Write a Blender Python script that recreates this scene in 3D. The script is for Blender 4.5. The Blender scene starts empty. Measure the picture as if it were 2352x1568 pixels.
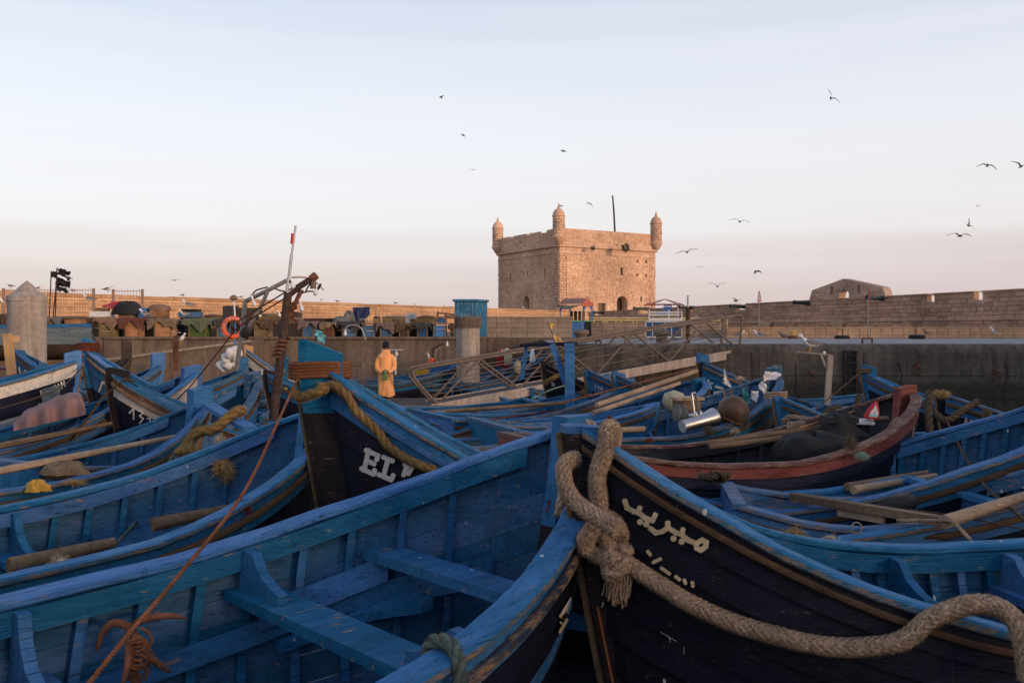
import bpy, math, random
import numpy as np
from mathutils import Vector, Matrix
random.seed(7); RNG = np.random.default_rng(7)
SC = bpy.context.scene
COL = SC.collection
# ---------------------------------------------------------------- camera
CX, YH, F, ZC = 1176., 755., 2000., 2.7      # measuring frame 2352 x 1568
cam = bpy.data.cameras.new('camera'); camo = bpy.data.objects.new('camera', cam); COL.objects.link(camo)
camo.location = (0, 0, ZC); camo.rotation_euler = (math.radians(90), 0, 0)
cam.sensor_width = 36; cam.lens = 36*F/2352; cam.shift_y = -29/2352
cam.clip_start = .05; cam.clip_end = 6000
SC.camera = camo
# ---------------------------------------------------------------- sky, sun, exposure
SUN_EL, SUN_DIR = math.radians(8.5), (.75, -.66)
world = bpy.data.worlds.new('World'); SC.world = world; world.use_nodes = True
wn = world.node_tree.nodes; wl = world.node_tree.links; wn.clear()
def wnode(t, **k):
    n = wn.new(t)
    for a, b in k.items(): setattr(n, a, b)
    return n
w_out = wnode('ShaderNodeOutputWorld'); w_add = wnode('ShaderNodeAddShader')
w_b1 = wnode('ShaderNodeBackground'); w_b2 = wnode('ShaderNodeBackground')
w_sky = wnode('ShaderNodeTexSky', sky_type='NISHITA', sun_disc=False, sun_elevation=SUN_EL,
              sun_rotation=math.atan2(SUN_DIR[0], SUN_DIR[1]), altitude=0, air_density=1.0, dust_density=1.5, ozone_density=1.5)
w_b2.inputs['Strength'].default_value = .05
wl.new(w_sky.outputs[0], w_b2.inputs['Color'])
w_tc = wnode('ShaderNodeTexCoord'); w_sep = wnode('ShaderNodeSeparateXYZ'); wl.new(w_tc.outputs['Generated'], w_sep.inputs[0])
w_map = wnode('ShaderNodeMapping'); w_map.inputs['Scale'].default_value = (1.2, 1.2, 22); wl.new(w_tc.outputs['Generated'], w_map.inputs[0])
w_no = wnode('ShaderNodeTexNoise'); w_no.inputs['Scale'].default_value = 1.6; w_no.inputs['Detail'].default_value = 4; wl.new(w_map.outputs[0], w_no.inputs[0])
w_ma = wnode('ShaderNodeMath', operation='MULTIPLY_ADD'); w_ma.inputs[1].default_value = .10; w_ma.inputs[2].default_value = -.05
wl.new(w_no.outputs[0], w_ma.inputs[0])
w_ad = wnode('ShaderNodeMath', operation='ADD'); wl.new(w_sep.outputs[2], w_ad.inputs[0]); wl.new(w_ma.outputs[0], w_ad.inputs[1])
w_r = wnode('ShaderNodeValToRGB'); wl.new(w_ad.outputs[0], w_r.inputs[0])
SKY = [(0, (.68, .56, .60)), (.045, (.69, .575, .615)), (.085, (.79, .68, .70)), (.12, (.88, .805, .82)), (.19, (.92, .89, .91)), (.27, (.86, .865, .92)), (.36, (.72, .75, .85)), (.6, (.46, .52, .71)), (1, (.27, .34, .56))]
cr = w_r.color_ramp; cr.interpolation = 'B_SPLINE'
while len(cr.elements) < len(SKY): cr.elements.new(.5)
for e, (p, c) in zip(cr.elements, SKY): e.position = p; e.color = (*c, 1)
wl.new(w_r.outputs[0], w_b1.inputs['Color']); w_b1.inputs['Strength'].default_value = .86
wl.new(w_b1.outputs[0], w_add.inputs[0]); wl.new(w_b2.outputs[0], w_add.inputs[1]); wl.new(w_add.outputs[0], w_out.inputs[0])
sun = bpy.data.lights.new('sun', 'SUN'); suno = bpy.data.objects.new('sun', sun); COL.objects.link(suno)
sun.energy = 2.65; sun.angle = math.radians(9); sun.color = (1, .66, .43)
_h = math.hypot(*SUN_DIR)
_L = Vector((SUN_DIR[0]/_h*math.cos(SUN_EL), SUN_DIR[1]/_h*math.cos(SUN_EL), math.sin(SUN_EL)))
suno.rotation_euler = _L.to_track_quat('Z', 'Y').to_euler()
SC.view_settings.view_transform = 'Standard'; SC.view_settings.look = 'None'
SC.view_settings.exposure = 0.0; SC.view_settings.gamma = 1; SC.view_settings.use_curve_mapping = False
SC.cycles.max_bounces = 6; SC.cycles.diffuse_bounces = 3; SC.cycles.glossy_bounces = 2
try:
    SC.cycles.use_denoising = True
except Exception: pass
# ---------------------------------------------------------------- helpers
def at(px, py, Y): return Vector(((px-CX)/F*Y, Y, ZC-(py-YH)/F*Y))
def ax(px, Y): return (px-CX)/F*Y
def az(py, Y): return ZC-(py-YH)/F*Y
class MB:
    def __init__(s): s.v = []; s.f = []; s.m = []
    def quad(s, a, b, c, d, mi=0):
        n = len(s.v); s.v += [tuple(a), tuple(b), tuple(c), tuple(d)]; s.f.append((n, n+1, n+2, n+3)); s.m.append(mi); return s
    def poly(s, pts, mi=0):
        n = len(s.v); s.v += [tuple(p) for p in pts]; s.f.append(tuple(range(n, n+len(pts)))); s.m.append(mi); return s
    def hexa(s, p, mi=0):    # 8 points: bottom 0-3 ccw, top 4-7
        n = len(s.v); s.v += [tuple(q) for q in p]
        for f in ((3, 2, 1, 0), (4, 5, 6, 7), (0, 1, 5, 4), (1, 2, 6, 5), (2, 3, 7, 6), (3, 0, 4, 7)):
            s.f.append(tuple(n+i for i in f)); s.m.append(mi)
        return s
    def box(s, c, d, rot=None, mi=0, taper=1.):
        x, y, z = d[0]/2, d[1]/2, d[2]/2
        P = [(-x, -y, -z), (x, -y, -z), (x, y, -z), (-x, y, -z), (-x*taper, -y*taper, z), (x*taper, -y*taper, z), (x*taper, y*taper, z), (-x*taper, y*taper, z)]
        P = [Vector(p) for p in P]
        if rot is not None:
            R = rot if isinstance(rot, Matrix) else Matrix.Rotation(rot, 3, 'Z')
            P = [R @ p for p in P]
        c = Vector(c); return s.hexa([c+p for p in P], mi)
    def beam(s, a, b, w, h, up=(0, 0, 1), mi=0):
        a = Vector(a); b = Vector(b); d = (b-a); L = d.length; d.normalize(); up = Vector(up)
        x = d.cross(up)
        if x.length < 1e-4: x = d.cross(Vector((1, 0, 0)))
        x.normalize(); z = x.cross(d).normalized()
        P = []
        for q in (a, b):
            P.append([q-x*w/2-z*h/2, q+x*w/2-z*h/2, q+x*w/2+z*h/2, q-x*w/2+z*h/2])
        return s.hexa([P[0][0], P[0][1], P[0][2], P[0][3], P[1][0], P[1][1], P[1][2], P[1][3]], mi)
    def grid(s, G, mi=0, cu=False, cv=False, mfun=None):
        n = len(s.v); a = len(G); b = len(G[0])
        for r in G: s.v += [tuple(p) for p in r]
        for i in range(a if cu else a-1):
            for j in range(b if cv else b-1):
                i2 = (i+1) % a; j2 = (j+1) % b
                s.f.append((n+i*b+j, n+i*b+j2, n+i2*b+j2, n+i2*b+j)); s.m.append(mfun(i, j) if mfun else mi)
        return s
    def tube(s, pts, r, n=8, mi=0, cap=True, flat=1., tw=0.):
        pts = [Vector(p) for p in pts]; N = len(pts)
        rr = r if hasattr(r, '__len__') else [r]*N
        t = (pts[1]-pts[0]).normalized(); u = t.cross(Vector((0, 0, 1)))
        if u.length < 1e-3: u = t.cross(Vector((0, 1, 0)))
        u.normalize(); G = []
        for i in range(N):
            t2 = (pts[min(i+1, N-1)]-pts[max(i-1, 0)])
            if t2.length < 1e-9: t2 = t
            t2 = t2.normalized(); u = (u-t2*u.dot(t2))
            u = u.normalized() if u.length > 1e-6 else t2.orthogonal().normalized()
            w = t2.cross(u)
            G.append([pts[i]+(u*math.cos(2*math.pi*k/n+tw*i)+w*flat*math.sin(2*math.pi*k/n+tw*i))*rr[i] for k in range(n)])
        s.grid(G, mi, cv=True)
        if cap: s.poly(list(reversed(G[0])), mi); s.poly(G[-1], mi)
        return s
    def lathe(s, prof, o=(0, 0, 0), n=16, mi=0, M=None, mfun=None):
        o = Vector(o); G = []
        for r, z in prof:
            row = []
            for k in range(n):
                p = Vector((r*math.cos(2*math.pi*k/n), r*math.sin(2*math.pi*k/n), z))
                if M is not None: p = M @ p
                row.append(o+p)
            G.append(row)
        s.grid(G, mi, cv=True, mfun=mfun)
        s.poly(list(reversed(G[0])), mfun(0, 0) if mfun else mi); s.poly(G[-1], mfun(len(G)-2, 0) if mfun else mi)
        return s
    def prism(s, pts, d, mi=0, mi2=None):   # polygon pts (3d) extruded by vector d
        d = Vector(d); A = [Vector(p) for p in pts]; Bq = [p+d for p in A]
        s.poly(list(reversed(A)), mi); s.poly(Bq, mi); n = len(A)
        for i in range(n): s.quad(A[i], A[(i+1) % n], Bq[(i+1) % n], Bq[i], mi if mi2 is None else mi2)
        return s
    def mesh(s, name, mats, smooth=False):
        me = bpy.data.meshes.new(name); me.from_pydata(s.v, [], s.f)
        for m in (mats if isinstance(mats, (list, tuple)) else [mats]): me.materials.append(M(m))
        if any(s.m): me.polygons.foreach_set('material_index', s.m)
        if smooth: me.polygons.foreach_set('use_smooth', [True]*len(me.polygons))
        me.validate(); me.update(); return me
    def build(s, name, mats, parent=None, smooth=False, **k):
        return link(name, s.mesh(name, mats, smooth), parent, **k)
def link(name, data, parent=None, loc=None, label=None, cat=None, group=None, kind=None):
    o = bpy.data.objects.new(name, data); COL.objects.link(o)
    if parent is not None: o.parent = parent
    if loc is not None: o.location = loc
    return tag(o, label, cat, group, kind)
def tag(o, label=None, cat=None, group=None, kind=None):
    for k, v in (('label', label), ('category', cat), ('group', group), ('kind', kind)):
        if v: o[k] = v
    return o
def empty(name, label, cat, loc=(0, 0, 0), rz=0, group=None):
    o = link(name, None, None, loc, label, cat, group); o.rotation_euler = (0, 0, rz); o.empty_display_size = .1; return o
def copy_tree(o, parent=None, **k):
    c = o.copy(); COL.objects.link(c); c.parent = parent
    for q in ('label', 'group'):
        if q in k: c[q] = k[q]
    for ch in o.children: copy_tree(ch, c)
    return c
def spline(P, n=8):     # Catmull-Rom
    P = [Vector(p) for p in P]; out = []
    for i in range(len(P)-1):
        a, b, c, d = P[max(i-1, 0)], P[i], P[i+1], P[min(i+2, len(P)-1)]
        for k in range(n):
            t = k/n; out.append(.5*((2*b)+(c-a)*t+(2*a-5*b+4*c-d)*t*t+(3*b-a-3*c+d)*t**3))
    out.append(P[-1]); return out
# ---------------------------------------------------------------- materials
MATS = {}
def M(n): return MATS[n] if isinstance(n, str) else n
class NT:
    def __init__(s, name):
        s.m = bpy.data.materials.new(name); s.m.use_nodes = True; s.t = s.m.node_tree; s.n = s.t.nodes; s.l = s.t.links
        s.b = s.n['Principled BSDF']; MATS[name] = s.m
        s.tc = s.n.new('ShaderNodeTexCoord'); s.oi = s.n.new('ShaderNodeObjectInfo')
    def s_(s, sock, v):
        if hasattr(v, 'is_linked') or hasattr(v, 'links'): s.l.new(v, sock)
        else:
            if isinstance(v, tuple) and len(v) == 3 and sock.type == 'RGBA': v = (*v, 1)
            sock.default_value = v
    def coord(s, scale, kind='Object', rand=True):
        mp = s.n.new('ShaderNodeMapping'); mp.inputs['Scale'].default_value = scale; s.l.new(s.tc.outputs[kind], mp.inputs[0])
        if rand:
            mm = s.n.new('ShaderNodeMath'); mm.operation = 'MULTIPLY'; mm.inputs[1].default_value = 37.; s.l.new(s.oi.outputs['Random'], mm.inputs[0]); s.l.new(mm.outputs[0], mp.inputs['Location'])
        return mp.outputs[0]
    def noise(s, co, sc=1., det=3., rough=.55, col=False):
        n = s.n.new('ShaderNodeTexNoise'); n.inputs['Scale'].default_value = sc; n.inputs['Detail'].default_value = det; n.inputs['Roughness'].default_value = rough; s.l.new(co, n.inputs['Vector']); return n.outputs[1 if col else 0]
    def vor(s, co, sc=1., feat='F1', out='Distance', rnd=1.):
        n = s.n.new('ShaderNodeTexVoronoi'); n.feature = feat; n.inputs['Scale'].default_value = sc; n.inputs['Randomness'].default_value = rnd; s.l.new(co, n.inputs['Vector']); return n.outputs[out]
    def rng(s, v, a, b, c=0., d=1.):
        n = s.n.new('ShaderNodeMapRange'); n.clamp = True
        for i, q in enumerate((v, a, b, c, d)): s.s_(n.inputs[i], q)
        return n.outputs[0]
    def math(s, op, a, b=0.):
        n = s.n.new('ShaderNodeMath'); n.operation = op; s.s_(n.inputs[0], a); s.s_(n.inputs[1], b); return n.outputs[0]
    def mix(s, f, a, b, mode='MIX'):
        n = s.n.new('ShaderNodeMix'); n.data_type = 'RGBA'; n.blend_type = mode
        s.s_(n.inputs[0], f); s.s_(n.inputs[6], a); s.s_(n.inputs[7], b); return n.outputs[2]
    def hsv(s, c, v=1., sat=1., h=.5):
        n = s.n.new('ShaderNodeHueSaturation'); s.s_(n.inputs['Hue'], h); s.s_(n.inputs['Saturation'], sat); s.s_(n.inputs['Value'], v); s.s_(n.inputs['Color'], c); return n.outputs[0]
    def bump(s, h, st=.3, d=.01):
        n = s.n.new('ShaderNodeBump'); n.inputs['Strength'].default_value = st; n.inputs['Distance'].default_value = d; s.l.new(h, n.inputs['Height']); s.l.new(n.outputs[0], s.b.inputs['Normal'])
    def done(s, col, rough=.7, spec=.3, metal=0.):
        s.s_(s.b.inputs['Base Color'], col); s.s_(s.b.inputs['Roughness'], rough); s.b.inputs['Specular IOR Level'].default_value = spec; s.b.inputs['Metallic'].default_value = metal; return s.m
def paint(name, col, fade=None, wear=.5, wood=(.20, .12, .07), splat=.85, rough=.62, axis=(1.4, 16, 16)):
    t = NT(name); co = t.coord(axis); cb = t.coord((1, 1, 1))
    g = t.noise(co, 1.6, 5, .65); big = t.noise(cb, 1.5, 3); fine = t.noise(co, 7, 4, .7)
    fade = fade or tuple(min(1, c*1.15+.05) for c in col)
    c = t.mix(t.rng(big, .35, .7), col, fade)
    c = t.mix(t.rng(g, .35, .75, 0, .45), c, tuple(q*.45 for q in col))
    pt = t.rng(t.noise(t.coord((.9, 3.5, 3.5)), 1.7, 2, .4), .52, .56); c = t.mix(t.math('MULTIPLY', pt, .55), c, t.hsv(c, .66, 1.1, .49))
    c = t.hsv(c, t.rng(t.oi.outputs['Random'], 0, 1, .86, 1.38), t.rng(t.oi.outputs['Random'], 0, 1, 1.04, .88), t.rng(t.oi.outputs['Random'], 0, 1, .487, .512))
    st_ = t.rng(t.noise(t.coord((9, 9, .8)), 1.3, 4, .6), .60, .72, 0, .5); c = t.mix(st_, c, tuple(q*.5+.012 for q in col))
    crk = t.noise(t.coord((1.6, 46, 46)), 1.5, 4, .6); c = t.mix(t.rng(crk, .585, .66, 0, .8), c, tuple(q*.16 for q in col))
    if wear > 0:
        wmask = t.math('MULTIPLY', t.rng(t.noise(t.coord((2.2, 9, 9)), 2.4, 6, .72), .66-wear*.08, .70-wear*.05), t.rng(fine, .3, .6))
        c = t.mix(wmask, c, t.mix(t.rng(fine, .35, .65), wood, tuple(q*1.8 for q in wood)))
    rs = t.math('MULTIPLY', t.rng(t.noise(t.coord((26, 26, 1.6)), 1.0, 3, .6), .68, .74), t.rng(big, .45, .6)); c = t.mix(t.math('MULTIPLY', rs, .55), c, (.10, .04, .018))
    if splat > 0:
        v1 = t.vor(t.coord((7, 7, 4.5)), 1.0); n1 = t.noise(cb, 2.2, 2); wob = t.noise(t.coord((60, 60, 40)), 1, 2)
        sm = t.math('MULTIPLY', t.rng(t.math('ADD', v1, t.math('MULTIPLY', wob, .12)), .13+.02*splat, .115+.02*splat), t.rng(n1, .62-.1*splat, .66-.1*splat))
        c = t.mix(t.math('MULTIPLY', sm, .8), c, (.62, .60, .57))
    t.bump(t.math('ADD', t.math('MULTIPLY', g, .7), t.math('SUBTRACT', t.math('MULTIPLY', fine, .5), crk)), .7, .008)
    return t.done(c, t.rng(g, .3, .7, rough-.1, rough+.15), .22)
def plain(name, col, rough=.7, var=.25, sc=6., metal=0., spec=.3, bump=.25, spots=None):
    t = NT(name); cb = t.coord((1, 1, 1)); n = t.noise(cb, sc, 5, .6); n2 = t.noise(cb, sc*.3, 3)
    c = t.mix(t.rng(n, .3, .7), tuple(q*(1-var) for q in col), tuple(min(1, q*(1+var)) for q in col))
    c = t.hsv(c, t.rng(n2, .3, .7, 1-var*.7, 1+var*.6))
    if spots: c = t.mix(t.rng(t.noise(cb, sc*1.7, 6, .7), spots[1], spots[1]+.06), c, spots[0])
    if bump: t.bump(n, bump, .01)
    return t.done(c, rough, spec, metal)
def stone(name, c1, c2, sc=3., island=True, rough=.9, light=(.55, .40, .28)):
    t = NT(name); cb = t.coord((1, 1, 1), rand=False); ge = t.n.new('ShaderNodeNewGeometry')
    r = t.math('FRACT', t.math('ADD', ge.outputs['Random Per Island'], t.math('MULTIPLY', t.oi.outputs['Random'], 3.7)))
    geo = t.n.new('ShaderNodeNewGeometry')
    mp = t.n.new('ShaderNodeMapping'); t.l.new(geo.outputs['Position'], mp.inputs[0])
    n = t.noise(mp.outputs[0], sc, 5, .65); big = t.noise(mp.outputs[0], .22, 4, .6)
    c = t.mix(r, c1, c2)
    c = t.hsv(c, t.rng(n, .25, .75, .72, 1.22))
    c = t.hsv(c, t.rng(big, .3, .7, .78, 1.2))
    c = t.mix(t.rng(t.noise(mp.outputs[0], .8, 6, .75), .64, .72, 0, .6), c, light)
    t.bump(n, .5, .03)
    return t.done(c, rough, .15)
BL = (.006, .098, .245)
paint('blue', BL, (.020, .130, .27), .8)
paint('blue_b', (.006, .116, .298), (.022, .155, .34), .6)
paint('blue_in', (.008, .086, .215), (.044, .105, .20), .5, splat=.5, axis=(1.2, 22, 22))
paint('blue_lite', (.022, .150, .37), (.056, .19, .385), .9)
paint('blue_worn', (.016, .112, .25), (.062, .13, .21), 1.8)
paint('rail_edge', (.018, .13, .25), (.05, .12, .18), 3.4, (.17, .105, .06), splat=.3)
paint('rub_worn', (.014, .03, .06), (.03, .04, .055), 2.6, (.20, .115, .055), splat=.2)
paint('navy', (.0032, .0042, .0135), (.006, .0075, .021), .5, (.06, .045, .035), splat=.25)
paint('navy_b', (.0045, .0065, .022), (.008, .011, .03), .2, (.06, .045, .035), splat=.2)
paint('stem_dark', (.014, .009, .012), (.026, .016, .018), .8, (.10, .07, .05), splat=.3)
paint('red_rail', (.17, .028, .018), (.20, .05, .038), .9, (.16, .10, .07), splat=.3)
paint('red_worn', (.09, .026, .021), (.12, .052, .043), 2.4, (.19, .12, .085), splat=.3)
paint('cream', (.50, .43, .36), (.56, .50, .43), 1.0, (.22, .13, .07), splat=0)
paint('brownpaint', (.16, .09, .05), (.22, .13, .08), .8, (.28, .2, .13), splat=0)
paint('black_in', (.018, .019, .026), (.035, .036, .045), .6, (.08, .06, .045), splat=.3)
paint('grey_blue', (.13, .17, .20), (.18, .21, .22), 1.0, splat=.3)
def wood(name, a, b, axis=(1.2, 18, 18), rough=.8):
    t = NT(name); co = t.coord(axis); g = t.noise(co, 1.8, 6, .7); big = t.noise(t.coord((1, 1, 1)), 2, 3)
    c = t.mix(t.rng(g, .3, .7), a, b); c = t.hsv(c, t.rng(big, .3, .7, .75, 1.25)); c = t.hsv(c, t.rng(t.oi.outputs['Random'], 0, 1, .8, 1.2))
    t.bump(g, .5, .006); return t.done(c, rough, .2)
wood('wood', (.10, .06, .035), (.24, .155, .095)); wood('wood_rub', (.045, .025, .014), (.12, .068, .035)); wood('wood_pale', (.24, .16, .10), (.42, .30, .20)); wood('wood_floor', (.055, .045, .04), (.15, .105, .075))
wood('wood_dark', (.035, .025, .02), (.08, .055, .04)); wood('wood_orange', (.26, .12, .055), (.40, .20, .10), (16, 16, 1.2))
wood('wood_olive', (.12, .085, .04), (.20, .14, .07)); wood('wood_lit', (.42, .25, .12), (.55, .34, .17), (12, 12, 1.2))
def ropem(name, a, b, sc=60):
    t = NT(name); co = t.coord((1, 1, 1)); n = t.noise(co, sc, 4, .7); big = t.noise(co, 5, 4)
    c = t.mix(t.rng(n, .3, .7), a, b); c = t.hsv(c, t.rng(big, .3, .7, .65, 1.3)); t.bump(n, .8, .01); return t.done(c, .95, .1)
ropem('rope', (.17, .105, .066), (.50, .36, .25)); ropem('rope_gold', (.15, .09, .03), (.34, .22, .085)); ropem('rope_orange', (.15, .055, .028), (.28, .115, .055)); ropem('rope_rust', (.10, .028, .018), (.2, .06, .035))
ropem('rope_dark', (.05, .035, .022), (.13, .095, .06)); ropem('rope_green', (.05, .08, .075), (.15, .19, .17)); ropem('rope_pale', (.32, .26, .19), (.5, .42, .32)); ropem('rope_mint', (.10, .22, .17), (.25, .4, .32))
plain('fibre', (.46, .33, .225), .95, .6, 45); plain('fibre_gold', (.30, .195, .08), .95, .4, 30); plain('fibre_dark', (.12, .085, .05), .95, .4, 30)
plain('letter_cream', (.58, .44, .27), .8, .2, 26, spots=((.03, .03, .04), .60)); plain('letter_white', (.60, .55, .51), .8, .16, 26, spots=((.03, .03, .045), .62)); plain('letter_yellow', (.55, .32, .05), .75, .15, 18); plain('letter_dark', (.02, .02, .03), .7, .1)
plain('rust', (.14, .055, .03), .85, .5, 14, spots=((.25, .10, .04), .6)); plain('rust_dark', (.06, .035, .028), .85, .5, 14); plain('steel_grey', (.26, .23, .20), .55, .25, 12, .3); plain('steel_brown', (.165, .122, .092), .6, .3, 12, .2)
plain('chrome', (.50, .47, .44), .36, .06, 5, 1., bump=.0); plain('galv', (.42, .45, .47), .5, .2, 9, .3, spots=((.30, .20, .14), .62))
plain('black', (.012, .012, .013), .6, .3); plain('black_cloth', (.016, .016, .018), .75, .4, 8, bump=.6); plain('rubber', (.018, .017, .017), .75, .3); plain('white', (.62, .60, .58), .6, .08); plain('white_cloth', (.66, .63, .62), .85, .1)
plain('orange_cloth', (.84, .39, .15), .9, .08, 5, bump=.15); plain('orange_ring', (.62, .09, .03), .5, .1); plain('skin', (.15, .075, .05), .6, .1); plain('navy_cloth', (.012, .011, .022), .95, .3, 30, bump=.5); plain('green_bag', (.16, .24, .09), .6, .35, 14)
plain('red', (.42, .025, .03), .5, .15); plain('teal', (.05, .22, .20), .8, .2); plain('aqua', (.14, .42, .48), .75, .15); plain('yellow', (.55, .33, .02), .5, .15); plain('yellow_flag', (.55, .34, .11), .85, .15); plain('pink_cloth', (.26, .15, .135), .95, .2, 7, bump=.6)
plain('buoy_brown', (.10, .055, .03), .5, .35, 5); plain('buoy_pale', (.38, .34, .22), .6, .2, 8); plain('blue_plain', (.045, .15, .36), .6, .25, 6); plain('cabin_blue', (.028, .14, .25), .7, .3, 5, spots=((.4, .36, .3), .63)); plain('navy_tarp', (.02, .03, .10), .75, .3, 6, bump=.5); plain('panel_blue', (.02, .07, .16), .6, .3, 5, spots=((.4, .4, .4), .68))
plain('cloth_stripe', (.20, .115, .085), .95, .35, 20, bump=.5); plain('cloth_red', (.11, .04, .03), .95, .3, 14, bump=.5); plain('cloth_tan', (.17, .125, .08), .95, .3, 12, bump=.5); plain('cloth_green', (.10, .115, .075), .95, .3, 14, bump=.5); plain('cloth_mauve', (.15, .105, .095), .95, .4, 26, bump=.5); plain('cloth_dark', (.045, .042, .042), .95, .5, 22, bump=.5); plain('cloth_brown', (.09, .055, .035), .95, .4, 12, bump=.5); plain('cloth_grey', (.12, .12, .12), .95, .3, 10, bump=.5); plain('purple', (.075, .025, .05), .8, .3); plain('green_box', (.05, .09, .018), .8, .2); plain('blue_box', (.05, .12, .22), .8, .3)
plain('cannon', (.030, .045, .040), .55, .4, 10); plain('pole_yellow', (.46, .35, .16), .6, .15); plain('roof_pale', (.22, .10, .085), .7, .35, 9, spots=((.45, .4, .36), .58)); plain('roof_orange', (.45, .115, .055), .6, .15); plain('green_paint', (.12, .38, .14), .6, .15); plain('sign_red', (.40, .07, .07), .6, .1); plain('fence_rust', (.30, .19, .14), .8, .2); plain('rail_red', (.20, .025, .03), .6, .2)
plain('bulb', (.68, .66, .66), .25, .04, bump=0); plain('net', (.17, .13, .10), .95, .3, 40, bump=.8)
plain('gull_white', (.74, .72, .70), .85, .04, bump=.1); plain('gull_grey', (.17, .15, .155), .85, .12); plain('gull_black', (.02, .02, .022), .8, .2); plain('gull_dark', (.055, .05, .05), .85, .2); plain('gull_brown', (.20, .15, .12), .9, .4, 30); plain('gull_leg', (.55, .30, .05), .6, .1)
plain('leaf', (.028, .036, .016), .9, .5, 8)
stone('stone_tower', (.49, .30, .20), (.61, .40, .28), 2.5, light=(.66, .46, .33)); stone('stone_wall', (.36, .205, .11), (.46, .28, .16), 2.2, light=(.60, .42, .27)); stone('stone_brown', (.31, .185, .122), (.46, .29, .20), 2.5, light=(.48, .34, .26)); stone('mortar', (.62, .43, .285), (.66, .455, .305), 2.); stone('mortar_brown', (.40, .27, .20), (.43, .29, .22), 2.); stone('tile', (.26, .195, .145), (.34, .26, .20), 2.5, light=(.4, .34, .28)); stone('tile_tan', (.40, .26, .165), (.46, .31, .20), 2.5); stone('quay_stone', (.15, .11, .085), (.24, .18, .14), 3)
def concrete(name, a, b, stain, sc=1.2, rough=.85, streak=.5, wet=0., tide=None):
    t = NT(name); co = t.coord((1, 1, 1), rand=False); n = t.noise(co, sc*5, 6, .7); big = t.noise(co, sc*.6, 4, .6); st = t.noise(t.coord((2.2, 2.2, .16), rand=False), sc*1.6, 5, .65)
    c = t.mix(t.rng(big, .3, .7), a, b); c = t.mix(t.rng(st, .42, .68, 0, streak), c, stain); c = t.hsv(c, t.rng(n, .25, .75, .7, 1.28))
    wt = t.rng(t.noise(t.coord((9, 9, .7), rand=False), sc, 4, .6), .70, .74, 0, .5*streak); c = t.mix(wt, c, tuple(min(1, q*2.4) for q in b))
    if tide is not None:
        sp = t.n.new('ShaderNodeSeparateXYZ'); gp_ = t.n.new('ShaderNodeNewGeometry'); t.l.new(gp_.outputs['Position'], sp.inputs[0])
        zz = t.math('ADD', sp.outputs[2], t.math('MULTIPLY', t.math('SUBTRACT', st, .5), 1.1)); c = t.mix(t.rng(zz, tide+.12, tide-.1, 0, .72), c, (.022, .021, .014))
    t.bump(n, .6, .02); return t.done(c, t.rng(big, .3, .7, rough-wet, rough), .3)
concrete('concrete', (.135, .096, .070), (.20, .15, .112), (.055, .038, .029), streak=.65); concrete('concrete_dark', (.070, .058, .048), (.15, .122, .10), (.022, .019, .018), 1.3, streak=.75, tide=.95); concrete('pile_conc', (.30, .25, .21), (.38, .33, .285), (.19, .14, .10), 1.6, streak=.6, tide=.7); concrete('quay_top', (.14, .13, .13), (.22, .21, .21), (.07, .066, .063), .6, .74, .3, .3); concrete('pontoon', (.085, .07, .06), (.16, .13, .11), (.05, .04, .035)); concrete('sand', (.13, .095, .07), (.19, .14, .10), (.08, .06, .045)); concrete('deck_grip', (.065, .055, .05), (.10, .085, .075), (.04, .035, .03)); concrete('stringer', (.42, .33, .27), (.50, .41, .34), (.22, .12, .07), 2., streak=.5)
def water():
    t = NT('water'); co = t.coord((1, 1, 1), rand=False); n = t.noise(co, 3., 4, .6); t.bump(n, .25, .05); t.b.inputs['IOR'].default_value = 1.33
    return t.done((.012, .016, .017), .08, .5)
water()
# ================================================================ THE SETTING
def sheet(name, x0, x1, y0, y1, z, mat, n=1):
    b = MB(); b.quad((x0, y0, z), (x1, y0, z), (x1, y1, z), (x0, y1, z)); return b.build(name, mat, kind='structure')
sheet('seabed', -1500, 1500, -200, 3000, -2.2, 'sand')
sheet('water', -1500, 1500, -200, 3000, 0, 'water')
ZQ = 2.22
# right quay: rounded edge, wall joints cut as slabs
qx0, qx1, qy = 1.3, 90, 28.0
b = MB(); pr = [(0, -2), (0, 1.95), (.03, 2.08), (.10, 2.17), (.22, 2.215), (.5, 2.22), (16, 2.24), (140, 2.24)]
b.grid([[(x, qy+a, z) for a, z in pr] for x in (qx0, 8, 14, 20, 30, 50, qx1)], mfun=lambda i, j: 1 if j >= 4 else 0)
b.poly([(qx0, qy+a, z) for a, z in reversed(pr)] + [(qx0, qy+140, -2)], 0)
quay = b.build('quay', ['concrete_dark', 'quay_top'], kind='structure')
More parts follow.
